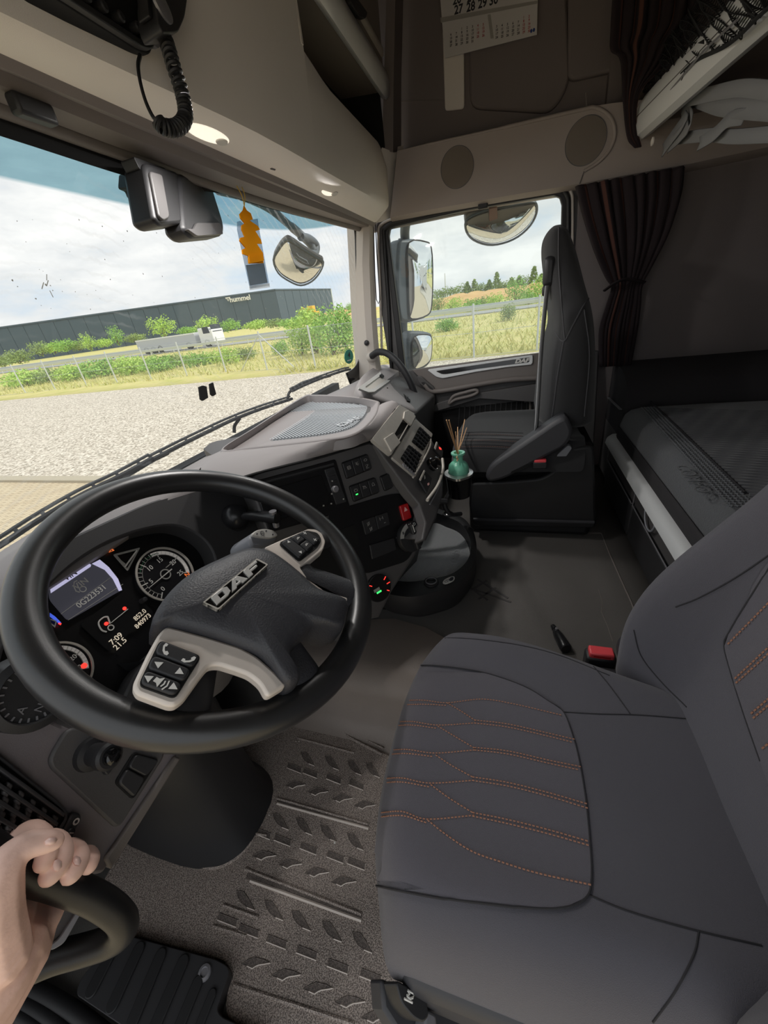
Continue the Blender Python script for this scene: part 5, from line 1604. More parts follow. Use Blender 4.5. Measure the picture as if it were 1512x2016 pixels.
def gauge(px, py, rpx, nums, needle, a_start, a_end, green=None, name='rev_counter'):
    c = V(FC.uv(px, py)); e = V(FC.uv(px + rpx, py)); r = (e - c).length
    g = mk(name, add_lathe(new(), [(r * 1.06, -0.006), (r * 1.06, 0.004), (r * 1.0, 0.006), (r * 0.97, 0.0), (0, 0.0)], FC.w(c.x, c.y, 0), FC.n, FC.h, 48), 'gauge_face', DB)
    arc('chrome_ring', FC, c, r * 0.985, r * 1.05, 0, 360, 'silver_paint', g, 0.0065, 0.003, 64)
    arc('scale_band', FC, c, r * 0.80, r * 0.93, a_start, (a_start + a_end) / 2 - 10, 'scale_white', g, 0.0006, 0.0004)
    arc('scale_line', FC, c, r * 0.775, r * 0.79, a_start, a_end, 'grey_print', g, 0.0007, 0.0004)
    if green: arc('green_zone', FC, c, r * 0.84, r * 0.87, green[0], green[1], 'scale_green', g, 0.0008, 0.0004)
    bm = new()
    n = len(nums) - 1
    for i in range(n * 5 + 1):
        a = ang(a_end + (a_start - a_end) * i / (n * 5)); big = i % 5 == 0
        d = V((math.cos(a), math.sin(a))); m = V((-d.y, d.x)) * r * (0.018 if big else 0.009)
        P = [c + d * r * (0.70 if big else 0.80) - m, c + d * r * 0.93 - m, c + d * r * 0.93 + m, c + d * r * (0.70 if big else 0.80) + m]
        add_poly_prism(bm, [FC.w(p.x, p.y, 0.0011) for p in P], FC.n * -0.0004)
    mk('scale_ticks', bm, 'dark_tick' if False else 'white_print', g, smooth=False)
    for i, s in enumerate(nums):
        a = ang(a_end + (a_start - a_end) * i / n)
        text('scale_number', s, FC, c.x + math.cos(a) * r * .57, c.y + math.sin(a) * r * .57, r * 0.24, 'white_print', g, 0.0008, 0.0004, 0.0001)
    a = ang(needle); d = V((math.cos(a), math.sin(a))); m = V((-d.y, d.x)) * r * 0.02
    nd = plate('needle', FC, [c - d * r * .3 - m, c + d * r * .82 - m * .4, c + d * r * .82 + m * .4, c - d * r * .3 + m], 'white_print', g, 0.0012, 0.004, uv=True)
    arc('needle_hub', FC, c, r * .16, r * .20, 0, 360, 'grey_print', g, 0.0025, 0.001, 24)
    return g, c, r
def pxang(c, p): q = V(FC.uv(*p)) - V(FC.uv(*c)); return math.degrees(math.atan2(q.y, q.x))
_c = (325, 1131)
_a0 = pxang(_c, (319, 1168)); _a1 = pxang(_c, (359, 1128))
while _a1 > _a0: _a1 -= 360
_a10 = pxang(_c, (289, 1128)); _a15 = pxang(_c, (316, 1103)); _nd = pxang(_c, (291, 1159))
g1, c1, r1 = gauge(325, 1131, 52, ['0', '5', '10', '15', '20', '25'], _nd, _a1, _a0, (_a15, _a10 + (360 if _a10 < _a15 else 0)))
text('gear_display', 'N', FC, c1.x + r1 * 0.62, c1.y - r1 * 0.55, r1 * 0.26, 'orange_print', g1, 0.001, 0.0004)
plate('scale_unit', FC, [(c1.x + r1 * .2, c1.y + r1 * .16), (c1.x + r1 * .5, c1.y + r1 * .16), (c1.x + r1 * .5, c1.y + r1 * .19), (c1.x + r1 * .2, c1.y + r1 * .19)], 'grey_print', g1, 0.0004, 0.0008, uv=True)
g2, c2, r2 = gauge(112, 1325, 66, ['20', '40', '60', '80', '0', '120', '140'], 250, -40, 225, None, 'speedometer')
plate('tacho_lamp', FC, ellipse(FC.uv(165, 1311), 0.004, 0.004, 12), 'red_print', g2, 0.001, 0.0015, uv=True)
u = FC.uv(157, 1317); text('scale_unit', 'T', FC, u[0], u[1], 0.008, 'grey_print', g2, 0.001, 0.0004)
# fuel gauge triangle
tri = [(222, 1092), (276, 1078), (251, 1125)]
ring_plate('fuel_gauge', FC, tri, [(229, 1094), (271, 1083), (250, 1119)], 'grey_print', IC, 0.001, 0.001, ro=0.003)
plate('fuel_needle', FC, [(244, 1116), (268, 1083), (270, 1085), (247, 1117)], 'white_print', IC, 0.001, 0.002)
plate('fuel_pointer', FC, [(225, 1094), (235, 1106), (246, 1113), (247, 1111), (238, 1104), (228, 1092)], 'grey_print', IC, 0.001, 0.002)
wt = ring_plate('warning_triangle', FC, [(214, 1088), (219, 1079), (225, 1084)], [(216.5, 1086.5), (219, 1082), (222, 1084)], 'orange_print', IC, 0.001, 0.001)
# colour display
S1 = plate('trip_screen', FC, [(96, 1158), (178, 1110), (196, 1101), (228, 1131), (242, 1160), (134, 1222), (98, 1180)], 'screen_dim', DB, 0.003, 0.0, r=0.006)
plate('screen_header', FC, [(98, 1154), (168, 1107), (179, 1112), (178, 1116), (100, 1168)], 'screen_lit', S1, 0.001, 0.001)
plate('screen_edge', FC, [(181, 1110), (196, 1102), (214, 1117), (232, 1140), (240, 1162), (234, 1164), (222, 1140), (206, 1122)], 'screen_lit', S1, 0.001, 0.001)
def ctext(name, s, x, y, size, m, parent, sx=1.0, lift=0.0015):
    u = FC.uv(x, y)
    return text(name, s, FC, u[0], u[1], size, m, parent, lift, 0.0004, 0.0001, sx=sx)
ctext('screen_title', 'VIN', 138, 1134, 0.012, 'dark_print', S1)
ctext('screen_text', 'VIN', 159, 1150, 0.0135, 'white_print', S1)
ctext('screen_text', '0G223531', 180, 1174, 0.0125, 'white_print', S1, 0.95)
tube('chassis_outline', [FC.hit(*p, 0.001) for p in ((152, 1143), (146, 1146), (145, 1154), (150, 1164), (157, 1166))], 0.0009, 'white_print', S1, seg=4)
tube('wheel_outline', [FC.w(FC.uv(163, 1160)[0] + .0045 * math.cos(a), FC.uv(163, 1160)[1] + .0045 * math.sin(a), .001) for a in [2 * PI * i / 16 for i in range(16)]], 0.0008, 'white_print', S1, seg=4, closed=True)
for a, b in (((120, 1209), (222, 1134)), ((134, 1221), (242, 1150))):
    tube('screen_rule', [FC.hit(*a, 0.0005), FC.hit(*b, 0.0005)], 0.0005, 'grey_print', S1, seg=4)
S2 = plate('status_screen', FC, [(158, 1230), (252, 1157), (303, 1205), (214, 1282)], 'cluster_black', DB, 0.003, 0.0, r=0.004)
ctext('odometer', '852.0', 275, 1211, 0.0112, 'warm_print', S2, 0.95)
ctext('odometer', '840973', 281, 1223, 0.0112, 'warm_print', S2, 0.95)
ctext('clock', '7:09', 228, 1258, 0.0125, 'warm_print', S2)
ctext('thermometer', '21.5', 236, 1268, 0.0125, 'warm_print', S2)
tube('lorry_outline', catmull([FC.hit(*p, 0.001) for p in ((212, 1214), (203, 1216), (194, 1226), (200, 1240), (210, 1244))], 4), 0.0013, 'white_print', S2, seg=5)
tube('lorry_outline', [FC.hit(*p, 0.001) for p in ((212, 1214), (217, 1228))], 0.0013, 'white_print', S2, seg=5)
tube('lorry_outline', [FC.hit(*p, 0.001) for p in ((219, 1226), (252, 1199))], 0.0007, 'white_print', S2, seg=5)
q = FC.uv(218, 1236)
tube('lorry_outline', [FC.w(q[0] + .0042 * math.cos(a), q[1] + .0042 * math.sin(a), .001) for a in [2 * PI * i / 16 for i in range(16)]], 0.001, 'white_print', S2, seg=4, closed=True)
plate('brake_lamp', FC, ellipse(FC.uv(209, 1228), 0.003, 0.003, 12), 'red_print', S2, 0.001, 0.001, uv=True)
plate('brake_lamp', FC, ellipse(FC.uv(245, 1198), 0.003, 0.003, 12), 'red_print', S2, 0.001, 0.001, uv=True)
lathe('reset_pin', [(0.005, 0), (0.004, 0.014), (0, 0.015)], FC.hit(279, 1184, 0), FC.n, 'black_plastic', DB, 14)
plate('temperature_scale', FC, [(98, 1207), (108, 1214), (120, 1226), (116, 1228), (98, 1214)], 'blue_print', IC, 0.001, 0.001)
plate('temperature_scale', FC, [(116, 1225), (121, 1228), (119, 1231), (114, 1228)], 'red_print', IC, 0.001, 0.001)
ring_plate('temperature_dial', FC, [(96, 1218), (112, 1222), (108, 1236), (96, 1226)], [(98, 1220), (109, 1224), (107, 1232), (98, 1225)], 'grey_print', IC, 0.001, 0.001)
# rotary dial low at the edge of the cowl
FL = dirframe((0.15, 0.50, 0.604), 0, 14)
dc = FL.hit(66, 1362, 0.012); drr = 0.034
dl = lathe('rotary_dial', [(drr * 1.25, -0.03), (drr * 1.25, 0.004), (drr * 1.0, 0.007), (drr * .95, 0.002), (0, 0.002)], dc, FL.n, 'black_plastic', DB, 40)
fdl = Frame(dc, FL.h, FL.up)
for i in range(24):
    a = 2 * PI * i / 24
    plate('dial_mark', fdl, [(math.cos(a + q) * drr * k, math.sin(a + q) * drr * k) for k, q in ((.8, -.03), (.93, -.03), (.93, .03), (.8, .03))], 'silver_dark', dl, 0.001, 0.0032, uv=True)
for ch, a in (('N', 250), ('A', 200), ('H', 300)):
    text('dial_letter', ch, fdl, math.cos(ang(a)) * drr * .58, math.sin(ang(a)) * drr * .58, 0.012, 'silver_dark', dl, 0.003, 0.0005, rot=0.4)

# ---- left panel: light switch, rocker switches, outer vent
LP = plate('outer_panel', FL, [(-120, 1300), (-20, 1290), (60, 1400), (150, 1440), (330, 1420), (352, 1485), (218, 1692), (205, 1720), (-120, 1760)], 'dash_mid', DB, 0.03, 0.0, r=0.008, bevel=0.004)
plate('edge_moulding', FL, [(340, 1488), (352, 1492), (214, 1712), (202, 1690)], 'dash_mid', DB, 0.03, 0.006, bevel=0.003)
LP.data.materials[0] = MATS['dash_left']
ip = plate('light_panel', FL, [(128, 1432), (100, 1478), (92, 1496), (96, 1512), (222, 1628), (234, 1624), (322, 1484), (300, 1440)], 'dash_dark', DB, 0.008, 0.006, r=0.010, bevel=0.003)
kc = FL.hit(178, 1484, 0.006)
kn = lathe('light_switch', [(0.020, 0), (0.019, 0.008), (0.013, 0.010), (0.013, 0.026), (0.016, 0.030), (0.016, 0.040), (0.013, 0.043), (0, 0.043)], kc, FL.n, 'black_plastic', DB, 26)
lathe('switch_cap', [(0.010, 0.043), (0.009, 0.050), (0.006, 0.052), (0, 0.052)], kc, FL.n, 'gloss_black', kn, 20)
rk = plate('rocker_pair', FL, [(218, 1540), (256, 1480), (306, 1494), (254, 1574)], 'void_black', DB, 0.008, 0.009, r=0.006, bevel=0.001)
plate('rocker_key', FL, [(222, 1540), (240, 1512), (275, 1530), (253, 1568)], 'dash_black', rk, 0.008, 0.013, r=0.005, bevel=0.002)
plate('rocker_key', FL, [(242, 1509), (258, 1484), (302, 1496), (277, 1527)], 'dash_black', rk, 0.008, 0.013, r=0.005, bevel=0.002)
plate('rocker_key', FL, [(190, 1512), (212, 1478), (232, 1478), (200, 1528)], 'dash_black', DB, 0.008, 0.013, r=0.005, bevel=0.002)
# louvred outer vent
vq = [(-70, 1452), (-4, 1497), (112, 1590), (124, 1606), (100, 1640), (60, 1652), (-70, 1640)]
OV = plate('outer_vent', FL, vq, 'void_black', DB, 0.004, 0.004, r=0.006)
ring_plate('vent_rim', FL, [(-80, 1440), (-2, 1489), (116, 1584), (131, 1606), (104, 1648), (60, 1665), (-80, 1655)], vq, 'dash_black', DB, 0.008, 0.008, ro=0.008, ri=0.006, bevel=0.002)
for i in range(4):
    s = i / 3.4
    a = V(FL.uv(-70 - 4 * s, 1462 + s * 120)); b = V(FL.uv(116 - 44 * s, 1598 + 62 * s))
    d = V(FL.uv(-4 - 6, 1497 + 14)) - V(FL.uv(-4, 1497)); d.normalize()
    plate('vent_louvre', FL, [a, b, b + d * .004, a + d * .004], 'dash_black', OV, 0.008, 0.014, uv=True, bevel=0.001)
    n = 8
    for k in range(n):
        p = a.lerp(b, (k + 0.5) / n) + d * 0.006
        l = (b - a).normalized()
        plate('vent_block', FL, [p - l * .0035, p + l * .0045, p + l * .0035 + d * .012, p - l * .0045 + d * .012], 'dash_dark', OV, 0.008, 0.011, uv=True, bevel=0.002)
vs_ = plate('vent_switch', FL, [(134, 1596), (150, 1600), (152, 1612), (122, 1658), (108, 1648)], 'dash_black', DB, 0.006, 0.010, r=0.005, bevel=0.002)
u = FL.uv(139, 1614); text('switch_zero', 'o', FL, u[0], u[1], 0.014, 'white_print', vs_, 0.0105, 0.0005, 0.0002)
plate('switch_slider', FL, [(122, 1632), (130, 1626), (138, 1630), (128, 1648), (118, 1644)], 'black_plastic', vs_, 0.006, 0.014, r=0.003, bevel=0.001)
plate('slider_mark', FL, [(124, 1635), (132, 1635), (131, 1637.5), (123, 1637.5)], 'grey_print', vs_, 0.001, 0.015)
# filler under the left panel so the knee side is closed
bm = new()
for p in [FL.hit(*q, -0.02) for q in ((-120, 1480), (330, 1440), (350, 1487), (210, 1700), (-120, 1750))] + [V((-0.12, 0.9, 0.52)), V((0.5, 0.9, 0.52)), V((0.5, 0.88, 0.46)), V((-0.12, 0.88, 0.40))]: bm.verts.new(p)
bmesh.ops.convex_hull(bm, input=bm.verts)
bmesh.ops.delete(bm, geom=[v for v in bm.verts if not v.link_faces], context='VERTS')
mk('knee_body', bm, 'dash_dark', DB)

# ---- ball mount with short lever on the surround
BM = thing('ball_lever', 'black ball mounted trailer brake lever right of the instruments', 'lever', FC.hit(462, 1018, 0.03))
bc = FC.hit(463, 1018, 0.045); br_ = 0.029
lathe('socket', [(br_ * 1.12, -0.012), (br_ * 1.12, 0.0), (br_ * .95, 0.002), (0, 0.002)], FC.hit(464, 1019, 0.037), FC.n, 'black_plastic', BM, 30)
lathe('ball', [(0, br_)] + [(br_ * math.sin(ang(a)), br_ * math.cos(ang(a))) for a in range(15, 180, 15)] + [(0, -br_)], bc, FC.n, 'gloss_soft', BM, 28)
e1 = D1.hit(546, 1020, 0.03)
hp = [bc + (e1 - bc) * s + V((0, 0, 0.004 * math.sin(PI * s))) for s in (0.22, 0.35, 0.6, 0.85, 1.0)]
tube('lever_arm', hp, [0.009, 0.010, 0.012, 0.013, 0.012], 'gloss_soft', BM, seg=14)
tube('lever_collar', [hp[3].lerp(hp[4], .5) + V((0, 0, -0.022)), hp[3].lerp(hp[4], .6) + V((0, 0, 0.016))], [0.007, 0.008], 'silver_dark', BM, seg=12)

# ---- fold-out lower tray with rubber mat and sockets
LT = thing('console_tray', 'black rounded console tray with grey ribbed mat and power sockets', 'tray', at(880, 1190, 'z', 0.21))
FZ = Frame((1.0, 0.2, 0.315), (1, 0, 0), (0, 1, 0))
tr_out = [(800, 1200), (750, 1180), (770, 1100), (832, 1060), (858, 1015), (885, 1010), (915, 1022), (934, 1050), (941, 1082), (936, 1118), (912, 1155), (868, 1180)]
O_ = [FZ.hit(*p) for p in smooth_px([(742, 1150), (780, 1060), (838, 1000), (880, 1008), (912, 1020), (932, 1046), (938, 1080), (930, 1114), (906, 1144), (868, 1162), (800, 1175)], 6)]
I_ = [FZ.hit(*p) for p in smooth_px([(770, 1130), (800, 1060), (846, 1012), (880, 1018), (906, 1030), (922, 1052), (927, 1080), (918, 1106), (892, 1128), (858, 1138), (800, 1145)], 6)]
cz = sum(O_, V()) / len(O_)
def inn(p, k, dz_): return cz + (p - cz) * k + V((0, 0, dz_))
rows = [[inn(p, 0.55, -0.112), inn(p, 0.86, -0.108), inn(p, 0.985, -0.075), inn(p, 1.01, -0.02), p, p.lerp(q, 0.5) + V((0, 0, 0.003)), q, q + V((0, 0, -0.012)), cz + (q - cz) * 0.97 + V((0, 0, -0.045))] for p, q in zip(O_, I_)]
bm = new(); add_grid(bm, rows, False, True)
mk('tray_shell', bm, 'black_plastic', LT, auto=60)
FZ2 = Frame((1.0, 0.2, 0.315 - 0.042), (1, 0, 0), (0, 1, 0))
bm = new(); vs = [bm.verts.new(cz + (q - cz) * 0.99 + V((0, 0, -0.043))) for q in I_]; bm.faces.new(vs)
mm = mk('tray_mat', bm, 'mat_grey', LT)
# pimples of the mat
bm = new()
pts2 = [V((p.x, p.y)) for p in [cz + (q - cz) * 0.93 for q in I_]]
def inside(x, y):
    c = False
    for p, q in zip(pts2, pts2[1:] + pts2[:1]):
        if (p.y > y) != (q.y > y) and x < (q.x - p.x) * (y - p.y) / (q.y - p.y) + p.x: c = not c
    return c
xa = min(p.x for p in pts2); xb = max(p.x for p in pts2); ya = min(p.y for p in pts2); yb_ = max(p.y for p in pts2)
zz = 0.315 - 0.0425
st = 0.0085
i = 0
y = ya
while y < yb_:
    x = xa + (st / 2 if i % 2 else 0)
    while x < xb:
        if inside(x, y):
            b0 = V((x, y, zz))
            v = [bm.verts.new(b0 + V((dx * 0.003, dy * 0.003, 0))) for dx, dy in ((-1, 0), (0, -1), (1, 0), (0, 1))]
            tp = bm.verts.new(b0 + V((0, 0, 0.0022)))
            for k in range(4): bm.faces.new((v[k], v[(k + 1) % 4], tp))
        x += st
    y += st * 0.6; i += 1
pim = mk('mat_pimples', bm, 'mat_grey', LT); pim['kind'] = 'stuff'
u = FZ2.uv(900, 1096)
ring_plate('mat_badge', FZ2, [(887, 1110), (896, 1083), (905, 1083), (899, 1110)], [(889, 1108), (897, 1085), (903, 1085), (898, 1108)], 'mat_grey', LT, 0.002, 0.003)
d_ = FZ2.hit(901, 1084) - FZ2.hit(893, 1109)
text('mat_lettering', 'DAF', FZ2, FZ2.uv(897, 1097)[0], FZ2.uv(897, 1097)[1], 0.030, 'mat_grey', LT, 0.003, 0.0015, 0.0006, rot=math.atan2(d_.y, d_.x), sx=1.0)
def socket(px, py, r, m='silver_dark'):
    p = FZ.hit(px, py, 0.003)
    o = lathe('power_socket', [(r * 1.5, -0.002), (r * 1.45, 0.003), (r * 1.1, 0.005), (r, 0.005), (r * .85, 0.0), (0, 0.0)], p, V((0, 0, 1)), 'black_plastic', LT, 26)
    tube('socket_ring', [p + V((math.cos(a) * r * 1.05, math.sin(a) * r * 1.05, 0.005)) for a in [2 * PI * i / 24 for i in range(24)]], r * 0.12, m, o, seg=6, closed=True)
socket(882, 1012, 0.014, 'chrome')
socket(849, 1146, 0.015)
lb = plate('voltage_label', FZ, smooth_px([(872, 1149), (877, 1143), (889, 1138), (895, 1139), (893, 1146), (880, 1152), (874, 1152)], 3), 'white_label', LT, 0.002, 0.006)
d_ = FZ.hit(890, 1141) - FZ.hit(876, 1149)
text('voltage_print', '12V', FZ, FZ.uv(880.5, 1147)[0], FZ.uv(880.5, 1147)[1], 0.013, 'dark_print', lb, 0.0065, 0.0004, rot=math.atan2(d_.y, d_.x))
plate('voltage_socket_mark', FZ, smooth_px([(884, 1145), (888, 1140), (893, 1140), (892, 1145), (887, 1147)], 2), 'dark_print', lb, 0.001, 0.0068)
box('tray_support', (0.86, 0.24, 0.20), (1.08, 0.48, 0.235), 'void_black', LT, bevel=0.02)

box('dash_end', (-0.16, 0.53, 0.42), (-0.125, 0.9, 0.735), 'dash_mid', DB, bevel=0.01)
# ================================================================== STEERING WHEEL
WC = V((0.36, 0.395, 0.7326))
wt_ = ang(57.735)
FWL = Frame(WC, (1, 0, 0), (0, math.sin(wt_), math.cos(wt_)))
SW = thing('steering_wheel', 'black leather steering wheel with silver multifunction spokes and badge', 'steering wheel', WC - V((0, 0, 0.15)))
bm = new()
RW, rw = 0.2155, 0.0203
g = []
for i in range(96):
    a = 2 * PI * i / 96
    d = FWL.h * math.cos(a) + FWL.up * math.sin(a)
    g.append([WC + d * (RW + rw * math.cos(b)) + FWL.n * rw * 0.95 * math.sin(b) for b in [2 * PI * k / 20 for k in range(20)]])
add_grid(bm, g, True, True)
mk('rim', bm, 'leather', SW, auto=0)
def wplate(name, px, m, parent, top, thick, r=0.0, bevel=0.0, seg=4):
    f = Frame(WC + FWL.n * top, FWL.h, FWL.up)
    return plate(name, f, px, m, parent, thick, 0.0, r=r, bevel=bevel, seg=seg), f
# airbag pad: domed cushion
pad = [(298, 1226), (320, 1180), (356, 1143), (392, 1120), (430, 1102), (466, 1086), (498, 1079), (533, 1086), (562, 1104), (592, 1128), (630, 1161), (685, 1182), (682, 1214), (674, 1233), (646, 1232), (618, 1231), (600, 1246), (584, 1262), (572, 1286), (580, 1316), (592, 1332), (566, 1347), (534, 1310), (508, 1286), (474, 1271), (420, 1252), (356, 1234), (326, 1228)]
fpad = Frame(WC + FWL.n * 0.040, FWL.h, FWL.up)
P2 = [V(fpad.uv(*p)) for p in smooth_px(pad, 3)]
cpad = V(fpad.uv(465, 1180))
rows = []
for p in P2:
    d = p - cpad
    def ff(k, z): q = cpad + d * k; return fpad.w(q.x, q.y, z)
    rows.append([ff(0.93, -0.055), ff(1.0, -0.045), ff(1.012, -0.02), ff(1.0, -0.004), ff(0.965, 0.004), ff(0.85, 0.009), ff(0.6, 0.013), ff(0.3, 0.015), ff(0.02, 0.0155)])
bm = new(); add_grid(bm, rows, False, True)
pd_ = mk('airbag_pad', bm, 'hub_black', SW, auto=70)
# column boss under the pad
lathe('boss', [(0.04, -0.07), (0.045, -0.02), (0.04, 0.01), (0, 0.01)], WC - FWL.up * 0.03, FWL.n, 'black_plastic', SW, 30)
# spokes
def spoke(name, pts, wd, m):
    P = [FWL.w(u, v, k) for u, v, k in pts]
    bm = add_tube(new(), catmull(P, 5), [w for w in [wd[min(len(wd) - 1, int(i / 5))] for i in range((len(P) - 1) * 5 + 1)]], 12, False, True, 0.45, FWL.n)
    mk(name, bm, m, SW, auto=60)
def pol(a, r, k): return (math.cos(ang(a)) * r, math.sin(ang(a)) * r, k)
spoke('spoke', [pol(198, 0.05, 0.0), pol(203, 0.13, 0.002), pol(205, 0.205, 0.002)], [0.024, 0.024, 0.022], 'black_plastic')
spoke('spoke', [pol(-26, 0.05, 0.0), pol(-27, 0.13, 0.002), pol(-27, 0.205, 0.002)], [0.022, 0.02, 0.02], 'black_plastic')
spoke('spoke', [pol(300, 0.05, 0.016), pol(297, 0.13, 0.014), pol(296, 0.205, 0.002)], [0.04, 0.028, 0.026], 'hub_black')
spoke('spoke', [pol(240, 0.05, 0.016), pol(244, 0.13, 0.014), pol(246, 0.205, 0.002)], [0.04, 0.026, 0.024], 'hub_black')
# silver fascia pieces
sL, fL_ = wplate('silver_fascia', [(328, 1231), (356, 1238), (420, 1256), (474, 1273), (507, 1291), (540, 1320), (566, 1348), (526, 1372), (512, 1346), (490, 1328), (459, 1317), (430, 1308), (411, 1310), (398, 1326), (362, 1376), (344, 1389), (330, 1389), (268, 1366), (261, 1352), (263, 1342), (289, 1287), (312, 1246)], 'worn_silver', SW, 0.036, 0.016, r=0.006, bevel=0.004)
sR, fR_ = wplate('silver_fascia', [(520, 1078), (560, 1060), (607, 1041), (622, 1042), (634, 1050), (641, 1066), (636, 1082), (612, 1102), (590, 1116), (606, 1140), (640, 1163), (684, 1177), (684, 1182), (630, 1164), (592, 1130), (562, 1106), (540, 1090)], 'worn_silver', SW, 0.036, 0.016, r=0.004, bevel=0.003)
# button groups
def quad_px(Q, s0, s1, v0, v1):
    def pt(s, v):
        a = V(Q[0]).lerp(V(Q[1]), s); b = V(Q[3]).lerp(V(Q[2]), s); p = a.lerp(b, v); return (p.x, p.y)
    return [pt(s0, v0), pt(s1, v0), pt(s1, v1), pt(s0, v1)]
QL = [(315, 1259), (397, 1291), (345, 1374), (272, 1348)]
fb = Frame(WC + FWL.n * 0.040, FWL.h, FWL.up)
bkL = plate('button_well', fb, QL, 'void_black', sL, 0.008, -0.001, r=0.006)
for i in range(3):
    k = plate('button', fb, quad_px(QL, 0.03, 0.97, i / 3 + 0.02, (i + 1) / 3 - 0.02), 'black_plastic', sL, 0.008, 0.003, r=0.006, bevel=0.002)
    def ic(s, v, shape, sz=0.0045):
        q = quad_px(QL, s, s, i / 3 + v / 3, i / 3 + v / 3)[0]
        c = V(fb.uv(*q))
        bm = new()
        for P in shape: add_poly_prism(bm, [fb.w(c.x + b * sz, c.y - a * sz, 0.0036) for a, b in P], fb.n * -0.0006)
        mk('symbol', bm, 'white_print', k, smooth=False)
    tri_l = [[(-1, 0), (.8, -.9), (.8, .9)]]; tri_r = [[(1, 0), (-.8, .9), (-.8, -.9)]]
    phone = [[(-1.1, .9), (-.5, .9), (-.4, .4), (-.7, .2), (-.3, -.4), (.1, -.7), (.4, -.4), (1, -.7), (1, -1.2), (.3, -1.3), (-.5, -.8), (-1.1, .1)]]
    spk = [[(-1.2, -.4), (-.6, -.4), (0, -.9), (0, .9), (-.6, .4), (-1.2, .4)], [(.3, -.5), (.5, -.6), (.7, 0), (.5, .6), (.3, .5), (.45, 0)], [(.8, -.8), (1.0, -.9), (1.3, 0), (1.0, .9), (.8, .8), (1.05, 0)]]
    if i == 0: ic(.25, .45, phone, 0.005); ic(.78, .55, [[(-b, a) for a, b in P] for P in phone], 0.005)
    if i == 1: ic(.22, .5, tri_l, 0.0042); ic(.78, .5, tri_r, 0.0042)
    if i == 2: ic(.16, .5, tri_l, 0.0042); ic(.5, .5, spk, 0.006); ic(.84, .5, tri_r, 0.0042)
QR = [(549, 1068), (602, 1043), (634, 1062), (590, 1104)]
bkR = plate('button_well', fb, [(549, 1068), (602, 1043), (626, 1048), (634, 1062), (626, 1076), (590, 1104)], 'void_black', sR, 0.008, -0.001, r=0.006)
for (s0, s1), lab in (((0.03, 0.36), 0), ((0.38, 0.66), 1), ((0.68, 0.95), 2)):
    for v0, v1 in (((0.06, 0.94),) if lab != 1 else ((0.06, 0.48), (0.52, 0.94))):
        k = plate('button', fb, quad_px(QR, s0, s1, v0, v1), 'black_plastic', sR, 0.008, 0.003, r=0.004, bevel=0.002)
        for vv in ((0.2, 0.8) if lab != 1 else ((v0 + v1) / 2,)):
            q = quad_px(QR, (s0 + s1) / 2, (s0 + s1) / 2, vv, vv)[0]; c = V(fb.uv(*q))
            sh = {0: [[(-.8, 0), (.5, -.8), (.5, .8)]] if vv < .5 else [[(.8, 0), (-.5, .8), (-.5, -.8)]], 1: [[(-1, -.15), (1, -.15), (1, .15), (-1, .15)], [(-.6, .35), (.6, .35), (.6, .6), (-.6, .6)]], 2: [[(-.9, -.15), (.9, -.15), (.9, .15), (-.9, .15)], [(-.15, -.9), (.15, -.9), (.15, .9), (-.15, .9)]]}[lab]
            bm = new()
            for P in sh: add_poly_prism(bm, [fb.w(c.x + a * .0036, c.y + b * .0036, 0.0036) for a, b in P], fb.n * -0.0006)
            mk('symbol', bm, 'white_print', k, smooth=False)
# badge
fbd = Frame(WC + FWL.n * 0.0600, FWL.h, FWL.up)
Bq = [(400, 1185), (506, 1099), (528, 1111), (430, 1200)]
ring_plate('badge_frame', fbd, Bq, [(403.5, 1185.5), (505.5, 1102), (524.5, 1111.5), (430, 1197)], 'silver_paint', SW, 0.006, 0.0)
bd = plate('badge_plate', fbd, Bq, 'gloss_black', SW, 0.006, -0.0006)
cA = V(fbd.uv(424, 1183)); cB = V(fbd.uv(506, 1113))
bl = V(fbd.uv(400, 1185)); brr = V(fbd.uv(528, 1111)); blen = (V(fbd.uv(506, 1099)) - bl).length
def letter(shape, x0, s, hgt, nm):
    bm = new()
    base = V(fbd.uv(427, 1192)); du = (V(fbd.uv(519, 1114)) - base); L = du.length; du.normalize(); dv = V((-du.y, du.x))
    for P in shape:
        pts = [base + du * (x0 + a * s + b * hgt * 0.25) + dv * (b * hgt) for a, b in P]
        add_poly_prism(bm, [fbd.w(p.x, p.y, 0.0022) for p in pts], fbd.n * -0.003)
    mk(nm, bm, 'silver', bd, smooth=False, bevel=0.0004)
base = V(fbd.uv(427, 1192)); Ltot = (V(fbd.uv(519, 1114)) - base).length
hh = (V(fbd.uv(412, 1183)) - V(fbd.uv(427, 1192))).length * 1.15
lw = Ltot / 3.25
letter([[(0, 0), (.3, 0), (.3, 1), (0, 1)], [(.3, 0), (.7, 0), (.92, .2), (.62, .25), (.3, .25)], [(.62, .25), (.92, .2), (.92, .8), (.62, .75)], [(.3, .75), (.62, .75), (.92, .8), (.7, 1), (.3, 1)]], 0.0, lw, hh, 'badge_letter')
letter([[(-.12, 0), (.2, 0), (.5, 1), (.28, 1)], [(.34, 1), (.62, 1), (.98, 0), (.66, 0)], [(.15, .2), (.75, .2), (.7, .4), (.22, .4)]], lw * 1.06, lw, hh, 'badge_letter')
letter([[(0, 0), (.3, 0), (.3, 1), (0, 1)], [(.3, .75), (.95, .75), (.95, 1), (.3, 1)], [(.3, .38), (.8, .38), (.8, .62), (.3, .62)]], lw * 2.12, lw, hh, 'badge_letter')

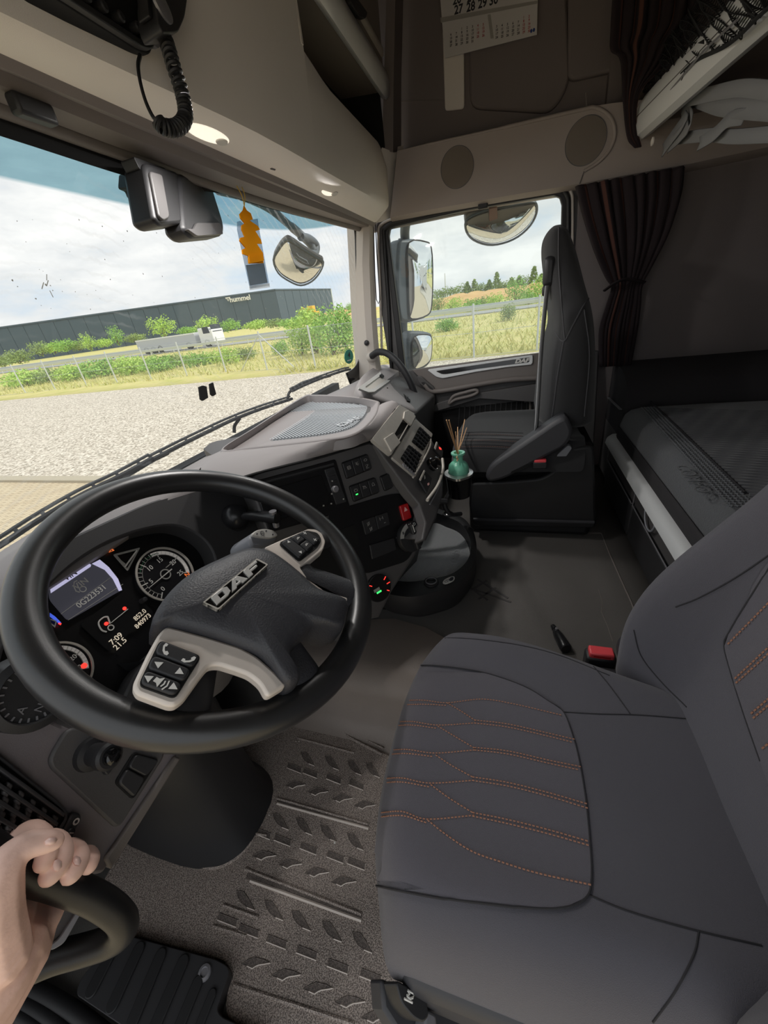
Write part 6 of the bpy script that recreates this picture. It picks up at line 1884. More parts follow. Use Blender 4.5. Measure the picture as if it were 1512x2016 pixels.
# ---- steering column, stalk, floor pedestal
SCm = thing('steering_column', 'dark plastic steering column rising from the floor to the wheel', 'steering column', (0.36, 0.75, 0.0))
axd = -FWL.n
loft('upper_shroud', [[WC + axd * t + FWL.h * (a * math.cos(q)) + FWL.up * (b * math.sin(q)) for q in [2 * PI * k / 24 for k in range(24)]] for t, a, b in ((0.05, 0.05, 0.035), (0.09, 0.06, 0.045), (0.18, 0.065, 0.055), (0.27, 0.07, 0.065))], 'dash_dark', SCm, close_u=True, auto=60)
def ped(z, cx, cy, a, b, pw=3.0):
    o = []
    for k in range(32):
        q = 2 * PI * k / 32
        c, s = math.cos(q), math.sin(q)
        o.append(V((cx + a * math.copysign(abs(c) ** (2 / pw), c), cy + b * math.copysign(abs(s) ** (2 / pw), s), z)))
    return o
loft('floor_pedestal', [ped(0.0, 0.325, 0.745, 0.125, 0.215), ped(0.015, 0.325, 0.745, 0.12, 0.21), ped(0.05, 0.325, 0.75, 0.105, 0.20), ped(0.2, 0.33, 0.755, 0.097, 0.19), ped(0.36, 0.335, 0.74, 0.09, 0.17), ped(0.5, 0.345, 0.70, 0.085, 0.13), ped(0.6, 0.355, 0.62, 0.08, 0.09)], 'pedestal', SCm, close_u=True, auto=60)
ST = thing('gear_stalk', 'grey column stalk with white topped end behind the wheel', 'stalk', near(520, 1062, 0.74))
so = near(520, 1062, 0.70)
sd = (near(545, 1050, 0.78) - near(495, 1075, 0.70)).normalized()
fs_ = Frame(so, (1, 0.1, 0.1), (0, 0.5, 0.9))
plate('stalk_body', fs_, [(489, 1060), (500, 1046), (520, 1042), (540, 1047), (549, 1058), (542, 1068), (520, 1078), (496, 1078)], 'grey_plastic', ST, 0.06, 0.0, r=0.01, bevel=0.006)
plate('stalk_cap', fs_, [(490, 1056), (502, 1045), (520, 1042), (538, 1046), (546, 1056), (530, 1062), (510, 1060)], 'white_label', ST, 0.006, 0.004, r=0.008, bevel=0.002)
c = V(fs_.uv(513, 1052))
tube('stalk_ring', [fs_.w(c.x + .004 * math.cos(a), c.y + .004 * math.sin(a), .005) for a in [2 * PI * i / 16 for i in range(16)]], 0.0006, 'dark_print', ST, seg=4, closed=True)
for x, y in ((503, 1053), (521, 1047), (534, 1054)):
    c = V(fs_.uv(x, y))
    plate('stalk_symbol', fs_, [(c.x - .0015, c.y - .001), (c.x + .0015, c.y - .001), (c.x + .0015, c.y + .001), (c.x - .0015, c.y + .001)], 'dark_print', ST, 0.0005, 0.0046, uv=True)
tube('stalk_shaft', [so - fs_.n * 0.03, WC + axd * 0.08 + V((0.06, 0, 0))], 0.012, 'dash_black', ST, seg=10)
# ================================================================== DRIVER'S FLOOR MAT, FOOT PAD, GRAB HANDLE
FM0 = Frame((0.25, 0.3, 0.008), (1, 0, 0), (0, 1, 0))
MT = thing('floor_mat', 'moulded grey brown rubber floor mat with pressed tread pattern under the wheel', 'floor mat', (0.25, 0.3, 0.0))
mo = [(205, 1740), (245, 1660), (270, 1640), (320, 1660), (400, 1700), (450, 1690), (490, 1650), (500, 1600), (470, 1560), (440, 1520), (470, 1480), (520, 1425), (600, 1418), (660, 1430), (700, 1450), (752, 1478), (790, 1500), (1000, 1560), (1000, 2100), (480, 2030), (440, 2000), (452, 1912), (440, 1893), (330, 1862), (240, 1836)]
plate('mat_base', FM0, mo, 'floor_mat', MT, 0.008, 0.0, r=0.02, bevel=0.003, smooth=True)
def mbead(name, pxs, r=0.004, closed=False, m='floor_mat', n=6, z=0.008):
    return tube(name, catmull([at(x, y, 'z', z) for x, y in pxs], n, closed), r, m, MT, seg=6, closed=closed)
mbead('mat_edge', [(208, 1735), (246, 1663), (268, 1645), (320, 1666), (400, 1706), (452, 1698), (496, 1655), (505, 1600), (488, 1572)], 0.0042)
mbead('mat_edge', [(505, 1428), (600, 1424), (660, 1436), (700, 1458), (752, 1485)], 0.0042)
mbead('mat_edge', [(540, 1424), (600, 1417), (664, 1428), (704, 1448), (756, 1474)], 0.0035)
def z3(x, y): return (400 + x / 3.024, 1380 + y / 3.024)
# pressed marks: sunken dark face, pale bead along the lower edges
def tread(name, cx, cy, shape, lip):
    k = 0.62 + 0.30 * cy / 1000.0
    P = [at(*z3(cx + a * k, cy + b * k), 'z', 0.0082) for a, b in shape]
    mk(name, add_poly_prism(new(), P, V((0, 0, 0.0006))), 'mat_groove', MT, smooth=False)
    tube('tread_lip', [P[i] + V((0, 0, 0.0006)) for i in lip], 0.0011, 'mat_pale', MT, seg=4)
    tube('tread_rim', [P[i] + V((0, 0, 0.0004)) for i in range(len(P))], 0.0009, 'mat_groove', MT, seg=4, closed=True)
rect = [(-50, -42), (58, 0), (50, 42), (-62, -2)]
leaf = [(-55, -60), (-10, -55), (20, -12), (58, 58), (12, 40), (-22, 14), (-42, -20)]
wave = [(-75, 5), (-45, 16), (-15, 30), (2, 18), (20, 10), (50, 6), (82, 0), (45, -18), (-5, -30), (-36, -18)]
for pts_, sh, nm, lip in (
    ([(147, 1305), (275, 1370), (440, 1435), (620, 1500), (805, 1580), (1000, 1640), (355, 790), (475, 830), (630, 880), (790, 930), (915, 970), (545, 400), (640, 430), (780, 465), (915, 500)], rect, 'tread_block', (3, 2, 1)),
    ([(250, 1190), (420, 1250), (580, 1310), (765, 1375), (945, 1440), (460, 720), (600, 750), (745, 790), (905, 840), (620, 345), (765, 370), (900, 400), (1010, 415)], leaf, 'tread_leaf', (4, 3)),
    ([(310, 1560), (490, 1630), (680, 1710), (870, 1790), (1030, 1880), (360, 920), (515, 970), (675, 1020), (835, 1075), (545, 500), (680, 540), (825, 580), (960, 620)], wave, 'tread_wave', (1, 2, 3, 4, 5, 6))):
    for x, y in pts_: tread(nm, x, y, sh, lip)
for a, b in (((440, 580), (985, 735)), ((440, 610), (985, 760)), ((250, 1000), (942, 1270)), ((280, 1070), (942, 1308)), ((180, 1690), (900, 1925)), ((560, 220), (900, 310)), ((120, 1215), (330, 1290)), ((60, 1340), (260, 1400)), ((120, 760), (380, 800))):
    tube('tread_ridge', [at(*z3(*a), 'z', 0.008), at(*z3((a[0] + b[0]) / 2, (a[1] + b[1]) / 2), 'z', 0.008), at(*z3(*b), 'z', 0.008)], 0.0032, 'mat_pale' if (a[0], b[0]) in ((440, 985), (280, 942)) and a[1] in (610, 1070) else 'floor_mat', MT, seg=6)
for a, b in (((440, 595), (985, 748)), ((262, 1035), (942, 1290))):
    P = [at(*z3(*p), 'z', 0.0083) for p in (a, b)]
    t_ = (P[1] - P[0]).normalized(); s_ = V((-t_.y, t_.x, 0)) * 0.006
    mk('tread_channel', add_poly_prism(new(), [P[0] - s_, P[1] - s_, P[1] + s_, P[0] + s_], V((0, 0, 0.0005))), 'mat_groove', MT, smooth=False)
for i, (x, y) in enumerate(((659, 1659), (583, 1460), (517, 1589), (530, 1605), (589, 1460))):
    p = at(x, y, 'z', 0.010)
    o = lathe('grit', [(0.0022 if i == 0 else 0.0012, 0), (0.0016 if i == 0 else 0.0009, 0.002), (0, 0.0025)], p, (0, 0, 1), 'white_label', None, 8)
    tag(o, 'tiny white crumb on the floor mat near the seat' if i == 0 else ['', 'pale crumb on the mat beneath the wheel rim', 'speck of grit beside the column foot', 'second speck of grit near the column foot', 'small crumb touching another under the rim'][i], 'crumb', 'crumbs on the floor mat')

# ---- foot rest pad beside the door
FF = Frame((0.05, 0.6, 0.03), (1, 0, 0), (0, 1, 0))
FPd = thing('foot_pad', 'black ribbed rubber foot rest pad beside the driver door', 'foot pad', (0.05, 0.6, 0.0))
def z2(x, y): return (x / 2.7, 1380 + y / 2.7)
po = [z2(*p) for p in ((640, 1235), (1150, 1375), (1205, 1405), (1220, 1440), (1150, 1640), (1180, 1680), (1420, 1790), (900, 1900), (400, 1560), (430, 1470))]
plate('pad_base', FF, po, 'dash_black', FPd, 0.03, 0.0, r=0.012, bevel=0.006)
for a, b, w in (((620, 1290), (490, 1540), 1), ((740, 1320), (600, 1620), 1), ((855, 1355), (710, 1700), 1), ((975, 1390), (800, 1790), 1), ((1052, 1500), (930, 1790), .9), ((1130, 1560), (1040, 1780), .7)):
    A = FF.hit(*z2(*a)); B = FF.hit(*z2(*b))
    t_ = (B - A).normalized(); s_ = V((-t_.y, t_.x, 0)) * 0.0105 * w
    P = []
    for k in range(9): q = PI * k / 8 - PI / 2; P.append(B + t_ * math.cos(q) * s_.length + s_ * math.sin(q))
    for k in range(9): q = PI * k / 8 + PI / 2; P.append(A + t_ * math.cos(q) * s_.length + s_ * math.sin(q))
    mk('pad_rib', add_poly_prism(new(), P, V((0, 0, 0.004))), 'pad_black', FPd, bevel=0.0015)
q = FF.hit(*z2(1088, 1445))
lathe('pad_bolt', [(0.012, 0), (0.011, 0.003), (0.007, 0.004), (0.006, 0.002), (0, 0.002)], q, (0, 0, 1), 'silver_dark', FPd, 16)

# ---- door sill: seal beads and label at the very bottom corner
SL = thing('door_sill', 'black door sill with ribbed weather seals below the foot pad', 'door sill', (-0.1, 0.6, -0.06))
for pts_, r in (([(-40, 1912), (60, 1946), (140, 1990), (230, 2060), (300, 2120)], 0.014), ([(-60, 1936), (30, 1966), (105, 2010), (180, 2080)], 0.012), ([(-60, 1965), (10, 1986), (70, 2022), (140, 2090)], 0.010)):
    tube('seal_bead', catmull([at(x, y, 'z', 0.02) for x, y in pts_], 6), r, 'rubber', SL, seg=10)
plate('sill_plate', Frame((-0.1, 0.6, -0.03), (1, 0, 0), (0, 1, 0)), [(-80, 1840), (150, 1840), (180, 1960), (420, 2140), (-80, 2140)], 'rubber', SL, 0.03, 0.0)
LBf = Frame((-0.1, 0.6, -0.022), (1, 0, 0), (0, 1, 0))
LBp = thing('sill_label', 'white printed label stuck to the door sill corner', 'label', LBf.hit(20, 2000))
plate('label_card', LBf, [(-60, 1960), (6, 1984), (62, 2012), (110, 2060), (-60, 2080)], 'white_label', LBp, 0.004, 0.0)
for i in range(5):
    a = LBf.hit(4 - i * 4, 1988 + i * 7); b = LBf.hit(44 - i * 4, 2008 + i * 7)
    mk('label_print', add_tube(new(), [a + V((0, 0, .0006)), b + V((0, 0, .0006))], 0.0009, 4), 'dark_print', LBp)

# ---- grab handle loop
GH = thing('grab_handle', 'thick black looped grab handle on the door pillar held by a hand', 'handle', near(120, 1890, 0.42))
hp_ = [(-60, 1650, 0.36), (0, 1690, 0.375), (60, 1722, 0.395), (120, 1742, 0.415), (185, 1768, 0.435), (232, 1800, 0.45), (244, 1828, 0.46), (222, 1850, 0.465), (170, 1868, 0.465), (110, 1885, 0.46), (40, 1915, 0.45), (-60, 1960, 0.44)]
tube('grip', catmull([near(*p) for p in hp_], 6), [0.0165 if 0 else 0.0158] * 67, 'rubber_soft', GH, seg=16)
fgh = Frame(near(120, 1830, 0.45), (1, 0, 0), (0, 0.6, 0.8))
plate('mount_plate', fgh, [(70, 1790), (135, 1760), (165, 1790), (130, 1845), (108, 1862), (60, 1860)], 'dash_dark', GH, 0.02, -0.01, r=0.01, bevel=0.004)
plate('mount_trim', fgh, [(158, 1788), (166, 1790), (128, 1858), (104, 1872), (92, 1868), (118, 1850)], 'grey_plastic', GH, 0.014, -0.004, r=0.004, bevel=0.003)
# ================================================================== DRIVER'S SEAT
DS = thing('driver_seat', 'charcoal fabric driver seat with orange stitching nearest the camera', 'seat', (0.335, -0.1, 0.0))
def sm(t): t = max(0.0, min(1.0, t)); return t * t * (3 - 2 * t)
def cushion_rows(x0, x1, yf, yr, ztop, zbot, nose=0.06, bol=0.016, ru=0.05, nu=28, nv=26, dish=0.012, fbow=0.03, taper=0.0):
    """pillow surface: front nose at yf, rear at yr; returns grid rows"""
    rows = []
    for j in range(nv + 1):
        s = j / nv
        row = []
        # profile along y: 0 = under the nose, 0.22 = nose top, 1 = rear
        for i in range(nu + 1):
            u = -1 + 2 * i / nu
            au = abs(u)
            ex = math.copysign(1 - (1 - au) ** 1.0, u)
            w = 1.0
            if s < 0.2:
                q = s / 0.2 * PI / 2
                y = yf - nose * (1 - math.sin(q)) * 0.0 - nose * (1 - math.cos(PI / 2 - q)) + 0.0
                y = yf - nose + nose * math.cos(q)
                y = yf - nose * (1 - math.cos(PI / 2 - (PI / 2 - q)))
                z = zbot + (ztop - zbot) * math.sin(q)
            else:
                y = yf - nose - (yf - nose - yr) * (s - 0.2) / 0.8
                z = ztop
            # side rounding
            edge = max(0.0, (au - 0.80) / 0.20)
            x = (x0 + x1) / 2 + (x1 - x0) / 2 * math.copysign(0.80 + 0.20 * math.sin(edge * PI / 2), u) if au > 0.80 else (x0 + x1) / 2 + (x1 - x0) / 2 * u
            zz = zbot + (z - zbot) * (math.cos(edge * PI / 2) if edge > 0 else 1.0)
            x -= taper * sm((s - 0.3) / 0.7) * max(0.0, u)
            zz -= 0.5 * taper * sm((s - 0.3) / 0.7) * max(0.0, u) ** 2
            # bolsters and dish
            b = math.exp(-((au - 0.74) / 0.15) ** 2) * bol * sm((s - 0.1) * 4)
            dsh = -dish * math.exp(-(au / 0.5) ** 2) * sm((s - 0.3) * 2)
            zz += (b + dsh) * (1 - edge)
            # bowed front outline
            y -= fbow * au ** 2.5 * (1 - sm((s - 0.0) * 1.2)) + (0.03 * max(0, au - .6) if s < .25 else 0)
            row.append(V((x, y, zz)))
        rows.append(row)
    return rows
rows = cushion_rows(0.106, 0.562, 0.168, -0.36, 0.505, 0.395, nose=0.055, bol=0.008, dish=0.010, fbow=0.05, taper=0.075)
bm = new(); add_grid(bm, rows)
cu = mk('seat_cushion', bm, 'seat_fabric', DS, sub=1)
bvC = bvh_of(cu)
# insert panel lying on the cushion
ins = [(806, 1312), (850, 1312), (950, 1325), (1030, 1352), (1080, 1382), (1108, 1402), (1124, 1440), (1138, 1490), (1152, 1570), (1161, 1660), (1164, 1730), (1155, 1768), (1120, 1787), (1060, 1790), (960, 1780), (850, 1765), (716, 1738), (716, 1715), (728, 1640), (742, 1560), (760, 1480), (782, 1390)]
def surf_patch(name, bv, outline, m, parent, lift=0.0025, n=26, thick=0.003):
    P = smooth_px(outline, 4)
    xs_ = [p[0] for p in P]; ys_ = [p[1] for p in P]
    bm = new()
    vs = []
    for x, y in P:
        q = drop(bv, x, y, lift)
        if q is not None: vs.append((x, y, q))
    # grid fill: march rows between left and right crossings
    y0, y1 = min(ys_), max(ys_)
    rows = []
    for j in range(n + 1):
        y = y0 + (y1 - y0) * (0.004 + 0.992 * j / n)
        xs2 = []
        for a, b in zip(P, P[1:] + P[:1]):
            if (a[1] > y) != (b[1] > y): xs2.append(a[0] + (b[0] - a[0]) * (y - a[1]) / (b[1] - a[1]))
        if len(xs2) < 2: continue
        l, r = min(xs2), max(xs2)
        row = []
        last = None
        for i in range(25):
            q = drop(bv, l + (r - l) * i / 24, y, lift)
            if q is None: q = last
            last = q
            row.append(q)
        good = [q for q in row if q is not None]
        if not good: continue
        row = [good[0] if q is None else q for q in row]
        rows.append(row)
    add_grid(bm, rows)
    return mk(name, bm, m, parent, auto=0)
ip_ = surf_patch('cushion_insert', bvC, ins, 'seat_insert', DS, 0.0022)
bvI = bvh_of(ip_)
sew('piping', bvC, [(806, 1312), (860, 1312), (950, 1325), (1030, 1352), (1080, 1382), (1108, 1402), (1124, 1440), (1138, 1490), (1152, 1570), (1161, 1660), (1164, 1730), (1155, 1768), (1120, 1787), (1060, 1790), (960, 1780), (850, 1765), (716, 1738)], 'seam', DS, 0.0011, 0.0018)
for pxs in ([(1108, 1402), (1180, 1406), (1260, 1408), (1350, 1415)], [(1158, 1762), (1240, 1795), (1370, 1832), (1500, 1862)], [(1165, 1308), (1200, 1350), (1240, 1405)], [(1376, 1834), (1366, 1880), (1330, 1950), (1285, 2012)], [(830, 1262), (900, 1256), (1010, 1268), (1100, 1290), (1200, 1330)]):
    sew('seam_line', bvC, pxs, 'seam', DS, 0.0009, 0.0002)
# stitched lines, single and double
S_ = DS
L_single = [[(774, 1381), (830, 1379), (880, 1384), (948, 1377), (1010, 1386), (1104, 1408)],
            [(880, 1384), (910, 1402), (934, 1418)], [(768, 1423), (810, 1421), (862, 1428), (934, 1424)], [(862, 1430), (895, 1450), (932, 1472)],
            [(754, 1479), (800, 1476), (856, 1483), (934, 1477)], [(858, 1487), (890, 1508), (930, 1530)], [(744, 1535), (790, 1532), (845, 1542), (930, 1537)], [(848, 1545), (885, 1572), (930, 1600)],
            [(732, 1603), (790, 1598), (840, 1613), (930, 1606)], [(842, 1615), (880, 1645), (930, 1677), (985, 1697), (1060, 1720), (1160, 1742)],
            [(774, 1389), (830, 1387), (876, 1389)], [(768, 1430), (810, 1428), (858, 1434)], [(754, 1487), (800, 1484), (852, 1490)], [(744, 1543), (790, 1540), (842, 1549)], [(732, 1611), (790, 1606), (836, 1619)]]
for pts_ in (([(934, 1424), (1000, 1432), (1080, 1450), (1128, 1462)], [(934, 1418), (1000, 1426), (1080, 1444), (1127, 1455)]),
             ([(934, 1477), (1000, 1485), (1080, 1503), (1140, 1516)], [(934, 1472), (1000, 1479), (1080, 1497), (1139, 1509)]),
             ([(930, 1537), (1000, 1548), (1080, 1568), (1152, 1590)], [(930, 1530), (1000, 1541), (1080, 1561), (1152, 1582)]),
             ([(930, 1607), (1000, 1622), (1080, 1642), (1160, 1665)], [(930, 1600), (1000, 1614), (1080, 1634), (1159, 1657)])):
    L_single += list(pts_)
for pts_ in L_single: stitches('stitch_line', bvI, pts_, 'stitch', DS, step=0.0042, ln=0.0026, rad=0.00085)
# backrest
rows = []
for j in range(31):
    s = j / 30
    z = 0.43 + 0.85 * s
    yc = -0.285 - 0.29 * (z - 0.5)
    hw = 0.238 + 0.016 * math.exp(-((z - 0.66) / 0.2) ** 2) - 0.05 * sm((s - 0.7) / 0.3)
    row = []
    n = 40
    for i in range(n):
        q = 2 * PI * i / n
        c, sn_ = math.cos(q), math.sin(q)
        x = 0.325 + hw * math.copysign(abs(c) ** 0.55, c)
        yy = math.copysign(abs(sn_) ** 0.6, sn_)
        au = abs(x - 0.325) / hw
        if yy > 0: y = yc + 0.035 * yy + (0.035 + 0.085 * math.exp(-((z - 0.60) / 0.17) ** 2)) * math.exp(-((au - 0.84) / 0.18) ** 2) * yy
        else: y = yc + 0.10 * yy
        row.append(V((x, y, z)))
    rows.append(row)
bm = new(); g = add_grid(bm, rows, True); bm.faces.new(g[0][::-1]); bm.faces.new(g[-1])
bk = mk('backrest', bm, 'seat_fabric', DS, sub=1)
bvB = bvh_of(bk)
bi = surf_patch('backrest_insert', bvB, [(1512, 1110), (1470, 1190), (1440, 1240), (1428, 1270), (1440, 1320), (1465, 1400), (1500, 1500), (1580, 1700), (1660, 1700), (1660, 1000)], 'seat_insert', DS, 0.002)
bvBI = bvh_of(bi)
sew('seam_line', bvB, [(1540, 1080), (1470, 1190), (1440, 1240), (1428, 1270), (1440, 1320), (1465, 1400), (1500, 1500)], 'seam', DS, 0.0013, 0.0012)
sew('seam_line', bvB, [(1248, 1240), (1262, 1290), (1300, 1340), (1352, 1392)], 'seam', DS, 0.0010, 0.0003)
sew('seam_line', bvB, [(1560, 1060), (1460, 1130), (1380, 1175), (1330, 1195)], 'seam', DS, 0.0010, 0.0003)
for a, b in (((1434, 1268), (1560, 1140)), ((1448, 1336), (1560, 1232)), ((1450, 1345), (1566, 1240)), ((1480, 1405), (1580, 1320)), ((1484, 1414), (1584, 1330)), ((1502, 1474), (1600, 1395))):
    stitches('stitch_line', bvBI, [a, ((a[0] + b[0]) / 2, (a[1] + b[1]) / 2), b], 'stitch', DS, step=0.0055, ln=0.0034, rad=0.0011)
# shell, side shields, base, controls
box('seat_pan', (0.10, -0.34, 0.34), (0.57, 0.10, 0.42), 'seat_plastic', DS, bevel=0.02)
box('suspension_base', (0.14, -0.30, 0.0), (0.54, 0.06, 0.36), 'rubber', DS, bevel=0.02)
loft('side_shield', [[V((0.535, y, 0.28)), V((0.555, y, 0.29)), V((0.560, y, z)), V((0.55, y, z + 0.012)), V((0.54, y, z))] for y, z in ((0.05, 0.32), (-0.05, 0.34), (-0.15, 0.36), (-0.25, 0.38), (-0.34, 0.40))], 'seat_plastic', DS, auto=50)
# recliner cover beside the backrest foot
fx = Frame((0.588, -0.2, 0.45), (0, -1, 0), (0, 0, 1))
plate('recliner_cover', fx, smooth_px([(1222, 1268), (1236, 1258), (1252, 1266), (1262, 1290), (1268, 1318), (1248, 1332), (1232, 1318), (1220, 1290)], 3), 'grey_plastic', DS, 0.02, 0.006, bevel=0.006)
ring_plate('recliner_rim', fx, smooth_px([(1218, 1268), (1234, 1254), (1254, 1260), (1266, 1290), (1272, 1322), (1248, 1338), (1228, 1322), (1216, 1292)], 3), smooth_px([(1223, 1270), (1236, 1260), (1251, 1266), (1261, 1290), (1266, 1318), (1248, 1331), (1232, 1317), (1221, 1291)], 3), 'seat_plastic', DS, 0.02, 0.010, bevel=0.002)
bu0 = at(1182, 1292, 'x', 0.585)
bk_ = box('belt_buckle', bu0 - V((0.014, 0.026, 0.09)), bu0 + V((0.014, 0.026, 0.006)), 'black_plastic', DS, bevel=0.005)
box('release_button', bu0 - V((0.011, 0.021, -0.002)), bu0 + V((0.011, 0.021, 0.016)), 'red_plastic', bk_, bevel=0.003)
box('button_slot', bu0 + V((-0.0115, -0.014, 0.0075)), bu0 + V((-0.0105, 0.014, 0.011)), 'red_button', bk_, bevel=0.0)
# seat adjustment paddle at the front corner
fpz = Frame(near(808, 1985, 0.40), (0.2, 1, 0), (-0.9, 0, 0.5))
fpz = Frame(at(808, 1985, 'z', 0.40), (1, 0, 0), (0, 0.8, 0.6))
pa = plate('height_paddle', fpz, [(778, 1928), (800, 1940), (838, 1962), (846, 2000), (834, 2014), (815, 2005), (790, 1975)], 'black_plastic', DS, 0.03, 0.0, r=0.006, bevel=0.005)
for pts_ in ([(796, 1966), (812, 1974)], [(801, 1960), (807, 1966), (813, 1964)], [(803, 1950), (816, 1957), (812, 1964)], [(803, 1950), (806, 1957), (801, 1960)]):
    tube('paddle_symbol', [fpz.hit(*p, 0.001) for p in pts_], 0.0011, 'white_print', pa, seg=5)
plate('tilt_paddle', fpz, [(848, 1986), (870, 1998), (872, 2040), (846, 2040)], 'silver_dark', DS, 0.03, -0.01, r=0.004, bevel=0.004)
plate('front_shield', fpz, [(775, 1925), (900, 1975), (1010, 2030), (1010, 2080), (840, 2080), (782, 1990)], 'seat_plastic', DS, 0.03, -0.03, bevel=0.004)
box('outer_armrest', (-0.02, -0.42, 0.62), (0.04, -0.20, 0.68), 'seat_plastic', DS, bevel=0.02)

# ================================================================== PASSENGER SEAT
PS = thing('passenger_seat', 'dark fabric passenger seat with raised armrest beside the far door', 'seat', (1.56, -0.05, 0.2))
rows = cushion_rows(1.30, 1.80, 0.215, -0.24, 0.578, 0.49, nose=0.05, bol=0.012, dish=0.008, fbow=0.03)
bm = new(); add_grid(bm, rows)
pc = mk('seat_cushion', bm, 'seat_side', PS, sub=1)
bvP = bvh_of(pc)
for i in range(6):
    sew('seam_line', bvP, [(905 + i * 0.5, 852 + i * 6), (960, 851 + i * 6.2), (1030, 853 + i * 6.8)], 'seam', PS, 0.0016, 0.0004)
for y in (856, 868, 880): stitches('stitch_line', bvP, [(908, y), (960, y - 1), (1026, y + 2)], 'stitch_dim', PS, step=0.008, ln=0.0045, rad=0.0008)
# backrest: side profile swept across the seat
prof_f = [(1056, 850), (1062, 800), (1068, 750), (1078, 700), (1092, 655), (1092, 620), (1084, 560), (1077, 500), (1078, 465), (1086, 443), (1098, 430)]
prof_r = [(1180, 850), (1182, 800), (1186, 740), (1186, 690), (1182, 640), (1176, 600), (1168, 560), (1155, 500), (1140, 455), (1130, 436), (1118, 427)]
XN = 1.36
F_ = [at(x, y, 'x', XN) for x, y in prof_f]; R_ = [at(x, y, 'x', XN) for x, y in prof_r]
F_ = catmull(F_, 3); R_ = catmull(R_, 3)
rows = []
for k, (a, b) in enumerate(zip(F_, R_)):
    s = k / (len(F_) - 1)
    hw = 0.235 - 0.10 * sm((s - 0.45) / 0.25) - 0.03 * sm((s - 0.85) / .15)
    xc = XN + 0.225
    n = 28
    row = []
    for i in range(n):
        q = 2 * PI * i / n; c, sn_ = math.cos(q), math.sin(q)
        x = xc + hw * math.copysign(abs(c) ** 0.6, c)
        t_ = 0.5 + 0.5 * math.copysign(abs(sn_) ** 0.7, sn_)
        p = b.lerp(a, t_)
        row.append(V((x, p.y, p.z)))
    rows.append(row)
bm = new(); g = add_grid(bm, rows, True); bm.faces.new(g[0][::-1]); bm.faces.new(g[-1])
pb = mk('backrest', bm, 'seat_side', PS, sub=1)
bvPB = bvh_of(pb)
for pxs in ([(1092, 655), (1110, 672), (1128, 640), (1150, 600), (1172, 572)], [(1110, 672), (1098, 740), (1090, 800), (1082, 850)], [(1100, 440), (1100, 520), (1106, 600), (1112, 668)], [(1150, 610), (1160, 700), (1150, 820)]):
    sew('seam_line', bvPB, pxs, 'seam_grey', PS, 0.0022, 0.0005)
# headrest wing and belt guide
kx = at(1079, 535, 'x', 1.47)
box('belt_guide', kx - V((0.02, 0.02, 0.04)), kx + V((0.02, 0.014, 0.04)), 'black_plastic', PS, bevel=0.012)
box('guide_clip', kx + V((-0.015, -0.006, -0.065)), kx + V((0.015, 0.014, -0.036)), 'rubber', PS, bevel=0.006)
bp = [at(x, y, 'x', xx) for x, y, xx in ((1077, 562, 1.36), (1071, 620, 1.35), (1064, 700, 1.345), (1060, 770, 1.34), (1055, 850, 1.34))]
bm = new()
add_grid(bm, [[p + V((-0.012, 0.006, 0)), p + V((0.012, -0.006, 0))] for p in catmull(bp, 4)])
mk('belt_strap', bm, 'belt_grey', PS, solid=0.002)
# armrest, side shield, base
FA_ = Frame((1.30, 0, 0.6), (0, -1, 0), (0, 0, 1))
plate('armrest', FA_, smooth_px([(957, 934), (962, 920), (975, 906), (1010, 882), (1060, 848), (1092, 826), (1112, 818), (1122, 830), (1126, 850), (1112, 875), (1080, 893), (1040, 914), (1000, 936), (975, 944), (962, 944)], 3), 'seat_plastic', PS, 0.07, 0.02, bevel=0.012)
plate('armrest_slot', FA_, [(1006, 924), (1040, 908), (1041, 913), (1007, 929)], 'void_black', PS, 0.004, 0.0215, r=0.003)
plate('side_shield', FA_, [(926, 956), (1000, 953), (1066, 947), (1090, 934), (1110, 908), (1124, 888), (1172, 880), (1176, 1046), (930, 1042), (922, 1000)], 'rubber', PS, 0.05, -0.02, r=0.02, bevel=0.008)
plate('seat_frame', FA_, [(905, 905), (1050, 900), (1120, 890), (1176, 890), (1180, 1000), (925, 1000)], 'void_black', PS, 0.3, -0.075)
box('pedestal', (1.36, -0.30, 0.2), (1.76, 0.14, 0.42), 'rubber', PS, bevel=0.02)
tube('slide_rail', [FA_.hit(932, 1022, -0.015), FA_.hit(1170, 1028, -0.015)], 0.006, 'seat_plastic', PS, seg=6)
b0 = FA_.hit(1063, 910, 0.01)
bb = box('belt_buckle', b0 - V((0.012, 0.022, 0.02)), b0 + V((0.012, 0.022, 0.004)), 'black_plastic', PS, bevel=0.004)
box('release_button', b0 + V((-0.010, -0.019, 0.0)), b0 + V((0.010, 0.019, 0.012)), 'red_plastic', bb, bevel=0.003)
plate('recliner_cover', FA_, [(1090, 928), (1096, 900), (1120, 878), (1128, 884), (1110, 910)], 'grey_plastic', PS, 0.02, -0.012, r=0.01, bevel=0.004)
